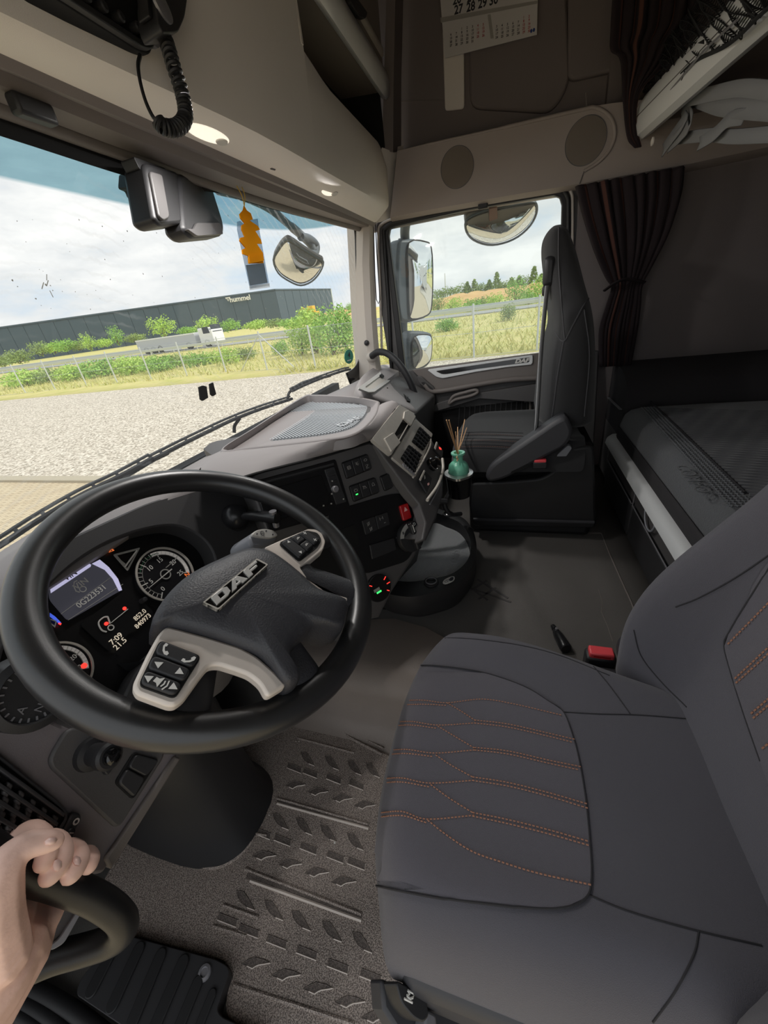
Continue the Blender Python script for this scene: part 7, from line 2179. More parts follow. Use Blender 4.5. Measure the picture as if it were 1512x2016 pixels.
# ================================================================== LOWER BUNK
BZ = 0.43
BD = thing('storage_bunk', 'dark bunk base with storage drawers behind the seats', 'bunk', (1.0, -0.8, 0.2))
FB = Frame((1.4, -0.415, 0.3), (1, 0, 0), (0, 0, 1))
box('base_body', (-0.18, -1.26, 0.2), (1.80, -0.435, 0.44), 'dash_dark', BD, bevel=0.01)
for x0, x1 in ((1.36, 1.78), (0.93, 1.35), (0.50, 0.92), (-0.15, 0.49)):
    d = box('drawer', (x0, -0.44, 0.215), (x1, -0.415, 0.335), 'dash_black', BD, bevel=0.006)
    box('drawer_lid', (x0, -0.44, 0.345), (x1, -0.418, 0.405), 'dash_dark', BD, bevel=0.005)
    tube('chrome_line', [V((x0 + 0.004, -0.4135, 0.343)), V((x1 - 0.004, -0.4135, 0.343))], 0.0022, 'silver_dark', d, seg=6)
    tube('chrome_line', [V((x1 - 0.003, -0.4135, 0.343)), V((x1 - 0.003, -0.4135, 0.40))], 0.0018, 'silver_dark', d, seg=6)
loft('pull_grip', [[V((1.16 + r * math.cos(a), -0.409 + 0.004 * k, 0.405 - 0.045 * math.sin(a) * 1.0)) for k in (0, 1)] for a in [PI * i / 14 for i in range(15)] for r in (0.05,)], 'grey_plastic', BD, solid=0.006)
BR = thing('bunk_rail', 'satin silver rail along the front edge of the lower bunk', 'rail', (1.2, -0.42, 0.42))
def railrow(x): return [V((x, -0.425, 0.415)), V((x, -0.404, 0.414)), V((x, -0.392, 0.424)), V((x, -0.396, 0.444)), V((x, -0.412, 0.456)), V((x, -0.428, 0.456))]
loft('rail_profile', [railrow(x) for x in (-0.15, 0.5, 1.0, 1.4, 1.7, 1.765)] + [[p + V((0.018, -0.008, 0)) for p in railrow(1.765)]], 'bar_white', BR, caps=True, auto=50, close_u=True)
MA = thing('bunk_mattress', 'grey quilted bunk mattress with ribbed middle behind the driver seat', 'mattress', (0.8, -0.8, 0.44))
def mrow(x, k=1.0):
    return [V((x, -0.44, 0.44)), V((x, -0.432, 0.47)), V((x, -0.430, 0.53 * k + 0.44 * (1 - k))), V((x, -0.437, 0.562 * k + 0.44 * (1 - k))), V((x, -0.455, 0.580 * k + 0.44 * (1 - k))), V((x, -0.49, 0.588 * k + 0.44 * (1 - k))), V((x, -0.70, 0.592 * k + 0.44 * (1 - k))), V((x, -1.0, 0.59 * k + 0.44 * (1 - k))), V((x, -1.24, 0.585 * k + .44 * (1 - k)))]
loft('mattress_body', [mrow(x) for x in (-0.16, 0.2, 0.6, 1.0, 1.3, 1.55, 1.68)] + [mrow(1.715, 0.96), mrow(1.735, 0.8), mrow(1.742, 0.4), mrow(1.744, 0.02)], 'mattress', MA, auto=80)
# dark boxed side band
loft('side_band', [[V((x, -0.4285, 0.445)), V((x, -0.4275, 0.505))] for x in (-0.15, 0.6, 1.2, 1.735)], 'mattress_side', MA, solid=0.003)
FMt = Frame((1.3, -0.6, 0.5915), (1, 0, 0), (0, 1, 0))
tube('seam_piping', [FMt.hit(x, y) + V((0, 0, 0.0)) for x, y in ((1268, 778), (1330, 838), (1400, 906), (1466, 970))], 0.0035, 'seam', MA, seg=6)
# quilted ribs beyond the seam: rolls across the bed
pa_, pb_ = FMt.hit(1268, 778), FMt.hit(1466, 970)
bm = new()
for i in range(46):
    x = 1.66 - i * 0.019
    y0 = pa_.y + (pb_.y - pa_.y) * (x - pa_.x) / (pb_.x - pa_.x) - 0.006
    pts_ = [V((x - (y0 - yy) * 0.35, yy, 0.5895)) for yy in [y0 - k * (y0 + 1.22) / 6 for k in range(7)]]
    add_tube(bm, pts_, 0.0085, 6, flat=0.45)
ro = mk('quilted_ribs', bm, 'mattress_rib', MA, auto=80); ro['kind'] = 'stuff'
# small knobbled stitches between edge and seam
bm = new()
rn = random.Random(3)
for i in range(70):
    for j in range(5):
        x = 1.68 - i * 0.0115; yb = pa_.y + (pb_.y - pa_.y) * (x - pa_.x) / (pb_.x - pa_.x)
        y = yb + 0.008 + j * 0.010
        add_tube(bm, [V((x, y, 0.5905)), V((x - 0.006, y - 0.004, 0.5905))], 0.0028, 4)
kb = mk('knobbled_border', bm, 'mattress', MA); kb['kind'] = 'stuff'
d_ = FMt.hit(1390, 978) - FMt.hit(1330, 905)
text('embossed_lettering', 'COMFO', FMt, FMt.uv(1362, 942)[0], FMt.uv(1362, 942)[1], 0.045, 'mattress', MA, -0.0005, 0.0022, 0.0, rot=math.atan2(d_.y, d_.x) * 1.0)
# end bolster against the side wall
BO = thing('bunk_bolster', 'black padded bolster between mattress and side wall', 'bolster', (1.9, -0.8, 0.5))
loft('pad', [[V((1.752, y, 0.45)), V((1.755, y, 0.60)), V((1.775, y, 0.655)), V((1.82, y, 0.685)), V((1.90, y, 0.70)), V((2.06, y, 0.70)), V((2.065, y, 0.45))] for y in (-0.44, -0.46, -0.7, -1.0, -1.26)], 'mattress_side', BO, auto=70, caps=True)
box('pad_mount', (1.76, -0.50, 0.2), (2.06, -0.44, 0.46), 'dash_dark', BO, bevel=0.01)
sl0 = [at(1198, 783, 'y', -0.43), at(1222, 806, 'y', -0.43)]
bs = tube('bolster_strap', sl0, 0.006, 'strap_grey', BO, seg=6, flat=0.3)

# ================================================================== UPPER BUNK
UB = thing('upper_bunk', 'upper bunk with wide satin silver rail above the rear seats', 'bunk', (1.0, -0.8, 1.46))
def urow(x, k=0.0): return [V((x, -0.445, 1.475)), V((x, -0.425, 1.446)), V((x, -0.400, 1.438)), V((x, -0.382, 1.448)), V((x, -0.374, 1.475)), V((x, -0.380, 1.525)), V((x, -0.402, 1.556)), V((x, -0.445, 1.556))]
def ush(p): k = 1.975 - p.x; return p + V((0, -0.055 * k, -0.035 * k))
loft('rail_profile', [[ush(p) for p in urow(x)] for x in (-0.15, 0.6, 1.2, 1.7, 1.975)], 'bar_white', UB, caps=True, close_u=True, auto=40)
tube('rail_groove', [ush(V((-0.15, -0.3765, 1.500))), ush(V((1.974, -0.3765, 1.500)))], 0.0016, 'dash_dark', UB, seg=5)
mk('bunk_board', add_poly_prism(new(), [ush(V((-0.15, -0.44, 1.478))), ush(V((1.97, -0.44, 1.478))), V((1.97, -1.24, 1.478)), V((-0.15, -1.24, 1.40))], V((0, 0, 0.02))), 'board_brown', UB)
# folded webbing straps hanging under the rail
WS = thing('webbing_strap', 'folded pale grey webbing straps hanging under the upper bunk rail', 'strap', at(1400, 230, 'y', -0.47))
def ribbon(name, pxs, y, w, m=None, parent=WS, dy=0.0):
    P = catmull([at(x, yy, 'y', y + dy * i) for i, (x, yy) in enumerate(pxs)], 5)
    rows = []
    for i, p in enumerate(P):
        t_ = (P[min(i + 1, len(P) - 1)] - P[max(i - 1, 0)]).normalized()
        nn = t_.cross(V((0, 1, 0))).normalized()
        rows.append([p + nn * w / 2 + V((0, 0.004, 0)), p, p - nn * w / 2 + V((0, 0.004, 0))])
    return loft(name, rows, m or 'strap_grey', parent, solid=0.003, auto=80)
ribbon('strap_loop', [(1320, 285), (1345, 262), (1362, 238), (1352, 208), (1372, 192), (1420, 205), (1470, 210), (1540, 212)], -0.455, 0.040, dy=-0.006)
ribbon('strap_loop', [(1308, 296), (1325, 272), (1345, 245), (1356, 225)], -0.45, 0.036, dy=-0.004)
ribbon('strap_loop', [(1356, 196), (1420, 180), (1470, 172), (1530, 178)], -0.462, 0.030, dy=-0.01)
ribbon('strap_loop', [(1340, 272), (1400, 265), (1450, 268), (1540, 262)], -0.475, 0.028, dy=-0.012)
ribbon('strap_loop', [(1380, 282), (1412, 262), (1440, 235), (1470, 228)], -0.47, 0.030, dy=-0.008)
lathe('strap_buckle', [(0.012, 0), (0.012, 0.004), (0.006, 0.006), (0, 0.006)], at(1286, 278, 'y', -0.43), (0, 1, 0), 'beige', WS, 16)
# safety net above the rail
SN = thing('safety_net', 'black knotted safety net strung above the upper bunk rail', 'net', at(1380, 110, 'y', -0.40))
bm = new()
lo_l = [at(x, y, 'y', -0.405) for x, y in ((1252, 228), (1300, 190), (1330, 160), (1372, 120), (1440, 85), (1500, 30), (1560, -20))]
up_l = [at(x, y, 'y', -0.425) for x, y in ((1250, 180), (1300, 95), (1340, 45), (1380, -10), (1440, -60), (1500, -110), (1560, -160))]
A_ = catmull(lo_l, 18); B_ = catmull(up_l, 18)
n = len(A_); mrows = 26
gp = [[a.lerp(b, j / mrows) + V((0, 0.006 * math.sin(i * 0.8 + j * 0.6), 0.004 * math.sin(i * 1.3 + j))) for j in range(mrows + 1)] for i, (a, b) in enumerate(zip(A_, B_))]
for i in range(n - 1):
    for j in range(mrows):
        if (i + j) % 2 == 0: add_tube(bm, [gp[i][j], gp[i + 1][j + 1]], 0.0013, 3, caps=False)
        else: add_tube(bm, [gp[i + 1][j], gp[i][j + 1]], 0.0013, 3, caps=False)
nt_ = mk('netting', bm, 'net', SN, auto=0); nt_['kind'] = 'stuff'
tube('net_cord', [a + V((0, 0.004, 0)) for a in A_], 0.004, 'net', SN, seg=6)
loft('net_hem', [[a + V((0, -0.004, 0.0)), a.lerp(b, 0.25) + V((0, 0.003, 0))] for a, b in zip(A_[:60], B_[:60])], 'net', SN, solid=0.002)
tube('hem_hook', catmull([at(x, y, 'y', -0.40) for x, y in ((1350, 140), (1344, 158), (1330, 168), (1322, 160))], 4), 0.004, 'net', SN, seg=6)
tube('net_wire', [at(x, y, 'y', -0.395) for x, y in ((1256, 246), (1310, 190), (1385, 100), (1450, 40))], 0.0025, 'silver_dark', SN, seg=6)

# ================================================================== CURTAINS
def curtain(name, label, L, R, X, pleats, amp, bot_taper=True, group='cab curtains'):
    """pleated cloth between two pixel edges on the side wall"""
    cu_ = thing(name, label, 'curtain', at(L[-1][0], L[-1][1], 'x', X), group)
    nr = 40
    def lerp_path(P, n):
        Q = catmull([V((a, b, 0)) for a, b in P], 12)
        o = []
        for i in range(n + 1):
            s = i / n * (len(Q) - 1); k = min(int(s), len(Q) - 2)
            o.append(Q[k].lerp(Q[k + 1], s - k))
        return o
    l, r = lerp_path(L, nr), lerp_path(R, nr)
    nc = pleats * 8
    bm = new(); rows = []
    rn = random.Random(len(label))
    ph = [rn.uniform(-0.5, 0.5) for _ in range(pleats + 2)]
    for j in range(nr + 1):
        a = at(l[j].x, l[j].y, 'x', X); b = at(r[j].x, r[j].y, 'x', X)
        w = (b - a).length
        row = []
        for i in range(nc + 1):
            s = i / nc
            q = s * pleats * 2 * PI + ph[int(s * pleats)] * math.sin(j * 0.13)
            p = a.lerp(b, s)
            am = amp * min(1.0, 0.35 + w / 0.3)
            row.append(p + V((-am * (math.sin(q) + 0.35 * math.sin(2.3 * q + j * 0.05)), am * 0.5 * math.cos(q), 0)))
        rows.append(row)
    g = add_grid(bm, rows)
    o = mk('cloth', bm, 'curtain', cu_, auto=0, solid=0.002)
    o.data.materials.append(MATS['curtain_stripe'])
    for pl in o.data.polygons:
        c = pl.index % nc
        if c % 12 in (3,) or (c % 30 in (17,)): pl.material_index = 1
    return cu_
c1_ = curtain('side_curtain', 'dark striped curtain gathered by a tie beside the passenger seat', [(1137, 366), (1150, 420), (1172, 490), (1195, 545), (1206, 566), (1196, 600), (1182, 650), (1182, 722)], [(1354, 326), (1348, 380), (1325, 450), (1290, 515), (1266, 560), (1262, 600), (1256, 650), (1243, 718)], 1.96, 9, 0.014)
tube('tie_back', catmull([at(x, y, 'x', xx) for x, y, xx in ((1190, 572, 1.95), (1210, 558, 1.925), (1230, 550, 1.92), (1250, 552, 1.93), (1268, 556, 1.95))], 5), 0.010, 'curtain', c1_, seg=8, flat=0.5)
c2_ = curtain('bunk_curtain', 'dark striped curtain hanging past the upper bunk rail', [(1214, -60), (1206, 60), (1206, 100), (1224, 120), (1228, 200), (1236, 270), (1250, 291)], [(1390, -60), (1385, 20), (1350, 70), (1310, 130), (1262, 180), (1252, 240), (1262, 289)], 1.93, 7, 0.014)
# ================================================================== WING MIRRORS AND OTHER THINGS OUTSIDE THE GLASS
def mirror_frame(px, py, x, look):
    """frame whose normal halves the angle between the eye and the look direction"""
    o = at(px, py, 'x', x)
    n = ((CAM - o).normalized() + V(look).normalized()).normalized()
    h = V((0, 0, 1)).cross(n).normalized()
    return Frame(o, h, n.cross(h))
MIRG = 'exterior mirrors of the cab'
def dome(name, fr, outline, m, parent, rise, lift=0.003):
    """convex mirror glass"""
    P = [V(fr.uv(*p)) for p in outline]
    c = sum(P, V((0, 0))) / len(P)
    rows = [[fr.w(c.x + (p.x - c.x) * k, c.y + (p.y - c.y) * k, lift + rise * (1 - k * k)) for k in (1.0, 0.9, 0.8, 0.7, 0.6, 0.5, 0.4, 0.3, 0.2, 0.1, 0.01)] for p in P]
    bm = new(); add_grid(bm, rows, False, True)
    return mk(name, bm, m, parent, auto=0)
MM = thing('wing_mirror', 'tall main wing mirror in a grey housing outside the passenger window', 'mirror', at(815, 700, 'x', 2.4), MIRG)
fm = mirror_frame(828, 550, 2.38, (0.10, -1, -0.03))
plate('housing', fm, smooth_px([(786, 480), (800, 470), (838, 472), (851, 484), (856, 530), (854, 600), (846, 622), (818, 632), (800, 634), (788, 622), (783, 560)], 3), 'mirror_shell', MM, 0.09, -0.004, bevel=0.02)
dome('mirror_glass', fm, smooth_px([(805, 478), (838, 476), (849, 488), (852, 540), (850, 600), (842, 620), (812, 628), (806, 610), (804, 540)], 3), 'mirror_glass', MM, 0.006)
tube('glass_edge', [fm.hit(*p, 0.003) for p in smooth_px([(805, 478), (838, 476), (849, 488), (852, 540), (850, 600), (842, 620), (812, 628), (806, 610), (804, 540)], 3)], 0.0035, 'black_plastic', MM, seg=6, closed=True)
tube('mirror_arm', catmull([at(x, y, 'x', xx) for x, y, xx in ((806, 420, 2.2), (800, 436, 2.26), (797, 455, 2.32), (798, 480, 2.38))], 5), 0.024, 'mirror_shell', MM, seg=10)
tube('mirror_post', [at(795, 470, 'x', 2.44), at(793, 560, 'x', 2.44), at(792, 640, 'x', 2.44), at(794, 720, 'x', 2.44), at(797, 760, 'x', 2.44)], 0.030, 'mirror_shell', MM, seg=10)
MW = thing('wide_angle_mirror', 'small wide angle mirror below the main wing mirror', 'mirror', at(830, 720, 'x', 2.4), MIRG)
fw2 = mirror_frame(832, 690, 2.38, (0.12, -1, -0.12))
plate('housing', fw2, smooth_px([(806, 656), (818, 651), (846, 654), (853, 664), (852, 700), (846, 718), (830, 728), (812, 728), (804, 700)], 3), 'mirror_shell', MW, 0.07, -0.004, bevel=0.015)
dome('mirror_glass', fw2, smooth_px([(815, 664), (842, 659), (850, 668), (849, 700), (843, 714), (828, 724), (816, 724), (812, 700)], 3), 'mirror_glass', MW, 0.018)
tube('glass_edge', [fw2.hit(*p, 0.003) for p in smooth_px([(815, 664), (842, 659), (850, 668), (849, 700), (843, 714), (828, 724), (816, 724), (812, 700)], 3)], 0.0035, 'black_plastic', MW, seg=6, closed=True)
KM = thing('kerb_mirror', 'crescent kerb view mirror hanging outside above the passenger window', 'mirror', at(985, 440, 'x', 2.28), MIRG)
fk = mirror_frame(990, 445, 2.26, (0.55, -0.15, -0.8))
D_ = smooth_px([(917, 436), (930, 424), (965, 412), (1010, 404), (1045, 398), (1056, 402), (1056, 420), (1044, 444), (1020, 466), (990, 479), (960, 482), (932, 472), (918, 455)], 3)
plate('housing', fk, D_, 'kerb_shell', KM, 0.05, -0.003, bevel=0.012)
tube('glass_edge', [fk.hit(*p, 0.0) for p in D_], 0.005, 'mirror_shell', KM, seg=6, closed=True)
dome('mirror_glass', fk, smooth_px([(922, 440), (960, 440), (1000, 430), (1035, 412), (1052, 404), (1052, 420), (1040, 443), (1016, 463), (988, 475), (960, 478), (935, 469), (921, 454)], 3), 'mirror_glass', KM, 0.035)
plate('inner_lip', fk, smooth_px([(920, 438), (960, 443), (1000, 434), (1030, 416), (1052, 402), (1046, 400), (1010, 407), (965, 415), (932, 426)], 3), 'kerb_shell', KM, 0.004, 0.006)
plate('bracket', fk, [(962, 404), (978, 400), (979, 424), (962, 430)], 'bracket_brown', KM, 0.03, 0.016, r=0.006, bevel=0.003)
FMr = thing('front_mirror', 'square front view mirror on a curved arm outside the windscreen corner', 'mirror', at(585, 555, 'y', 1.0), MIRG)
o_ = at(586, 518, 'y', 1.0)
n_ = ((CAM - o_).normalized() + V((0.2, 0.75, -0.9)).normalized()).normalized()
n_ = ((CAM - o_).normalized() * 0.75 + V((0.0, 0.1, -0.5))).normalized()
h_ = V((0, 0, 1)).cross(n_).normalized()
ff_ = Frame(o_, h_, n_.cross(h_))
S_ = smooth_px([(538, 512), (548, 488), (560, 474), (572, 473), (600, 492), (626, 508), (637, 516), (630, 536), (614, 554), (592, 562), (570, 554), (548, 538)], 3)
plate('housing', ff_, S_, 'kerb_shell', FMr, 0.04, -0.003, bevel=0.012)
dome('mirror_glass', ff_, smooth_px([(541, 512), (551, 492), (562, 478), (572, 478), (600, 496), (632, 517), (626, 534), (611, 550), (592, 557), (572, 550), (551, 535)], 3), 'mirror_glass', FMr, 0.035)
tube('glass_edge', [ff_.hit(*p, 0.001) for p in S_], 0.004, 'mirror_shell', FMr, seg=6, closed=True)
tube('mirror_arm', catmull([at(x, y, 'y', yy) for x, y, yy in ((430, 372, .86), (480, 386, .90), (530, 410, .95), (566, 440, 1.0), (592, 462, 1.03), (610, 480, 1.03), (618, 494, 1.02))], 6), [0.016] * 20 + [0.020] * 17, 'arm_grey', FMr, seg=10)
tube('arm_knuckle', catmull([at(x, y, 'y', yy) for x, y, yy in ((592, 466, 1.02), (608, 470, 1.02), (622, 482, 1.02), (620, 498, 1.02), (606, 502, 1.01))], 4), 0.020, 'arm_grey', FMr, seg=10)

# ---- wipers
def wiper(label, blade, arm, out=0.03):
    w = thing('windscreen_wiper', label, 'wiper', ws_px(blade[0][0], blade[0][1], out), 'windscreen wipers')
    P = catmull([ws_px(x, y, out) for x, y in blade], 8)
    tube('blade', P, 0.006, 'rubber', w, seg=6)
    tube('spine', [p + V((0, 0.008, 0.010)) for p in P], 0.004, 'wiper_grey', w, seg=6)
    for i in range(2, len(P) - 2, 5):
        tube('claw', [P[i], P[i] + V((0, 0.008, 0.010))], 0.004, 'wiper_grey', w, seg=5)
    if arm: tube('arm', catmull([ws_px(x, y, out + 0.012) for x, y in arm], 6), 0.006, 'rubber', w, seg=6)
wiper('long black wiper along the base of the windscreen by the wheel', [(-30, 1090), (0, 1074), (80, 1022), (160, 975), (235, 938), (300, 902)], [(150, 986), (210, 955), (262, 925), (330, 892)])
wiper('black wiper resting above the dashboard tray', [(300, 905), (380, 864), (460, 826), (520, 803), (575, 785)], [(240, 942), (330, 890), (420, 845), (470, 822), (462, 838), (461, 852)])
wiper('far black wiper reaching towards the windscreen pillar', [(575, 770), (600, 758), (640, 742), (676, 730), (690, 727)], [(566, 786), (572, 770), (600, 752), (650, 740)])

# ---- marks on the glass
def on_glass(name, label, cat, pts_, m, out=-0.006, th=0.006, group=None):
    P = [ws_px(x, y, out) for x, y in pts_]
    o = mk(name, add_poly_prism(new(), P, V((0, th, 0))), m, None, smooth=False)
    return tag(o, label, cat, group)
on_glass('adhesive_pad', 'wider black adhesive pad stuck to the windscreen above the gravel', 'pad', [(393, 762), (400, 759), (407, 761), (410, 783), (400, 789), (396, 786)], 'void_black', group='black pads stuck to the glass')
on_glass('adhesive_pad', 'narrower black adhesive pad beside its twin on the windscreen', 'pad', [(414, 756), (420, 753), (422, 762), (426, 776), (420, 780), (416, 776)], 'void_black', group='black pads stuck to the glass')
sc_ = (687, 702)
st_ = thing('emission_sticker', 'round green emission sticker in the lower corner of the windscreen', 'sticker', ws_px(*sc_, -0.004))
mk('sticker_disc', add_poly_prism(new(), [ws_px(sc_[0] + 8.5 * math.cos(a), sc_[1] + 14 * math.sin(a), -0.005) for a in [2 * PI * i / 28 for i in range(28)]], V((0, 0.002, 0))), 'sticker_green', st_, smooth=False)
q0 = ws_px(687, 699, -0.008)
fst = Frame(q0, (1, -0.25, 0), (0, -0.15, 1))
text('sticker_number', '4', fst, 0, 0, 0.034, 'dark_print', st_, 0.001, 0.0008, 0.0006)
plate('sticker_line', fst, [(-0.016, -0.022), (0.016, -0.022), (0.016, -0.026), (-0.016, -0.026)], 'white_print', st_, 0.0008, 0.001, uv=True)
rn = random.Random(77)
bm = new()
for i in range(70):
    x, y = rn.uniform(20, 680), rn.uniform(420, 620)
    p = ws_px(x, y, 0.004); s = rn.uniform(0.0006, 0.0018)
    vs = [bm.verts.new(p + V((math.cos(a) * s * rn.uniform(.5, 1.2), 0, math.sin(a) * s * rn.uniform(.5, 1.3)))) for a in [2 * PI * k / 6 for k in range(6)]]
    bm.faces.new(vs)
for (x, y) in ((92, 540), (95, 552), (86, 556), (98, 572)):
    add_tube(bm, [ws_px(x, y, 0.004), ws_px(x + rn.uniform(-8, 8), y + rn.uniform(8, 16), 0.004)], 0.0007, 4)
bs = mk('insect_specks', bm, 'speck', None, smooth=False)
tag(bs, 'dried insect specks scattered over the windscreen', 'specks', kind='stuff')

# ---- black grab tube curving from the far pillar down to the dash
PT = thing('pillar_grab_tube', 'black rubber grab tube curving from the far pillar to the dash', 'handle', at(820, 800, 'x', 1.86))
tube('grip', catmull([at(x, y, 'x', xx) for x, y, xx in ((732, 701, 1.93), (745, 693, 1.90), (764, 697, 1.88), (785, 716, 1.86), (803, 743, 1.85), (816, 775, 1.85), (824, 806, 1.85))], 6), 0.0155, 'rubber', PT, seg=12)
lathe('end_cap', [(0.024, -0.02), (0.026, 0.0), (0.022, 0.012), (0, 0.014)], at(733, 702, 'x', 1.945), (-0.6, -0.6, 0.2), 'pillar', PT, 20)
lathe('end_cap', [(0.022, -0.01), (0.022, 0.02), (0, 0.02)], at(824, 806, 'x', 1.85), (0, -0.3, 1), 'black_plastic', PT, 18)

# ---- paper calendar on the far side wall
CF = Frame((2.075, 0.2, 1.7), FW.h, FW.up)
CA = thing('wall_calendar', 'white paper wall calendar with black and red dates on the side wall', 'calendar', CF.hit(965, 90))
cq = [(864, -40), (1060, -70), (1057, 69), (876, 115)]
plate('calendar_sheet', CF, cq, 'paper', CA, 0.003, 0.003)
def cpt(s, v):
    a = V(cq[0]).lerp(V(cq[1]), s); b = V(cq[3]).lerp(V(cq[2]), s); p = a.lerp(b, v); return (p.x, p.y)
def ctx(s_, v_, body, size, m, rot=0.0, nm='date'):
    u = CF.uv(*cpt(s_, v_)); return text(nm, body, CF, u[0], u[1], size, m, CA, 0.0036, 0.0004, 0.0002, rot=rot + crot)
uu = V(CF.uv(*cq[2])) - V(CF.uv(*cq[3])); crot = math.atan2(uu.y, uu.x)
for (x, y, s_) in ((900, 1, '20'), (928, -4, '21'), (950, -8, '22'), (972, -12, '23'), (903, 20, '27'), (927, 15, '28'), (950, 8, '29'), (972, 2, '30')):
    u = CF.uv(x, y); text('date', s_, CF, u[0], u[1], 0.030, 'dark_print', CA, 0.0036, 0.0004, 0.0008, rot=crot)
plate('month_band', CF, [(867, 36), (1059, 2), (1059, 8), (868, 46)], 'grey_print', CA, 0.0006, 0.0037)
plate('month_band', CF, [(960, 30), (966, 29), (972, 76), (966, 77)], 'grey_print', CA, 0.0004, 0.0036)
n_ = 1
for blk, (bx, by) in enumerate((((888, 62)), ((978, 46)))):
    day = 1
    for cidx in range(7):
        for ridx in range(5):
            x = bx + cidx * 10.6; y = by + ridx * 7.2 - cidx * 2.1
            m_ = 'red_ink' if cidx >= 5 else 'dark_print'
            s_ = str((cidx + 1 + ridx * 7 - (2 if blk == 0 else 5)))
            if int(s_) < 1 or int(s_) > 31: continue
            u = CF.uv(x, y); text('date', s_, CF, u[0], u[1], 0.0085, m_, CA, 0.0036, 0.0003, 0.0002, rot=crot)
for dx in (0, 5):
    plate('printer_mark', CF, ellipse(CF.uv(1046 + dx, 62 - dx * 0.4), 0.004, 0.005, 8), 'blue_ink', CA, 0.0004, 0.0037, uv=True)

# ---- reed diffuser in a cup holder
dcx = at(903, 930, 'x', 1.20)
CH = thing('cup_holder', 'black cup holder with chrome rim beside the centre console', 'cup holder', dcx - V((0, 0, 0.08)))
cr0 = 0.045
lathe('cup', [(0, -0.085), (cr0 * .8, -0.085), (cr0 * .95, -0.02), (cr0, 0.0), (cr0 * .9, 0.0), (cr0 * .85, -0.012), (0, -0.012)], dcx, (0, 0, 1), 'gloss_black', CH, 30)
bm = new()
rim_o = [dcx + V((math.cos(a) * cr0 * (1.10 + 0.16 * max(0, math.cos(2 * a)) ** 3), math.sin(a) * cr0 * (1.05), 0.0)) for a in [2 * PI * i / 40 for i in range(40)]]
rim_i = [dcx + V((math.cos(a) * cr0 * .78, math.sin(a) * cr0 * .78, 0.002)) for a in [2 * PI * i / 40 for i in range(40)]]
add_grid(bm, [[p - V((0, 0, 0.008)), p, q, q - V((0, 0, 0.01))] for p, q in zip(rim_o, rim_i)], False, True)
mk('chrome_rim', bm, 'chrome_soft', CH, auto=40)
tube('bracket', catmull([dcx + V(p) for p in ((0.0, 0.03, -0.07), (-0.02, 0.05, -0.11), (-0.02, 0.03, -0.15), (0.02, 0.0, -0.17))], 5), 0.008, 'black_plastic', CH, seg=8)
tube('bracket_arm', [dcx + V((-0.02, 0.04, -0.10)), dcx + V((-0.05, 0.16, -0.08)), dcx + V((-0.06, 0.24, -0.06))], 0.010, 'black_plastic', CH, seg=8)
RDf = thing('reed_diffuser', 'mint green reed diffuser bottle with wooden sticks in the cup holder', 'diffuser', dcx)
b_r = 0.0335
lathe('bottle', [(0, 0.0), (b_r * .96, 0.0), (b_r, 0.004), (b_r, 0.022), (b_r * .92, 0.034), (b_r * .68, 0.043), (b_r * .50, 0.047), (b_r * .47, 0.050), (b_r * .47, 0.066), (b_r * .55, 0.069), (b_r * .67, 0.071), (b_r * .69, 0.075), (b_r * .66, 0.077), (b_r * .42, 0.076), (b_r * .38, 0.06), (0, 0.058)], dcx + V((0, 0, -0.006)), (0, 0, 1), 'mint', RDf, 36)
top = dcx + V((0, 0, 0.066))
for (x, y) in ((879, 827), (884, 827), (901, 841), (915, 826), (919, 842), (897, 850)):
    tp = at(x, y, 'y', top.y + rnd.uniform(-0.02, 0.02))
    d = (tp - top); foot = top - d * 0.28
    foot.z = max(foot.z, dcx.z + 0.008)
    tube('reed_stick', [V((dcx.x + (foot.x - dcx.x) * .5, dcx.y + (foot.y - dcx.y) * .5, foot.z)), V((top.x + d.x * 0.04, top.y + d.y * .04, top.z)), tp], 0.0017, 'reed', RDf, seg=6)

# ---- black torch on the tunnel floor
TO = thing('pocket_torch', 'small black torch lying on the floor behind the driver cushion', 'torch', at(1103, 1258, 'z', 0.2))
a_ = at(1088, 1232, 'z', 0.213); b_ = at(1115, 1278, 'z', 0.216)
ax_ = (b_ - a_); Lt = ax_.length
lathe('torch_barrel', [(0, 0), (0.006, 0.0), (0.007, Lt * .05), (0.0075, Lt * .16), (0.006, Lt * .17), (0.0085, Lt * .22), (0.009, Lt * .3), (0.0115, Lt * .36), (0.0135, Lt * .5), (0.0145, Lt * .75), (0.015, Lt * .97), (0.013, Lt), (0, Lt)], a_, ax_, 'gloss_soft', TO, 20)
lathe('torch_ring', [(0.0095, Lt * .30), (0.0105, Lt * .305), (0.0105, Lt * .33), (0.0095, Lt * .335)], a_, ax_, 'black_plastic', TO, 20)
lathe('torch_clip', [(0.004, 0.0), (0.004, 0.006), (0.0, 0.007)], a_ + ax_ * 0.28 + V((0, 0, 0.008)), (0, 0, 1), 'silver_dark', TO, 10)
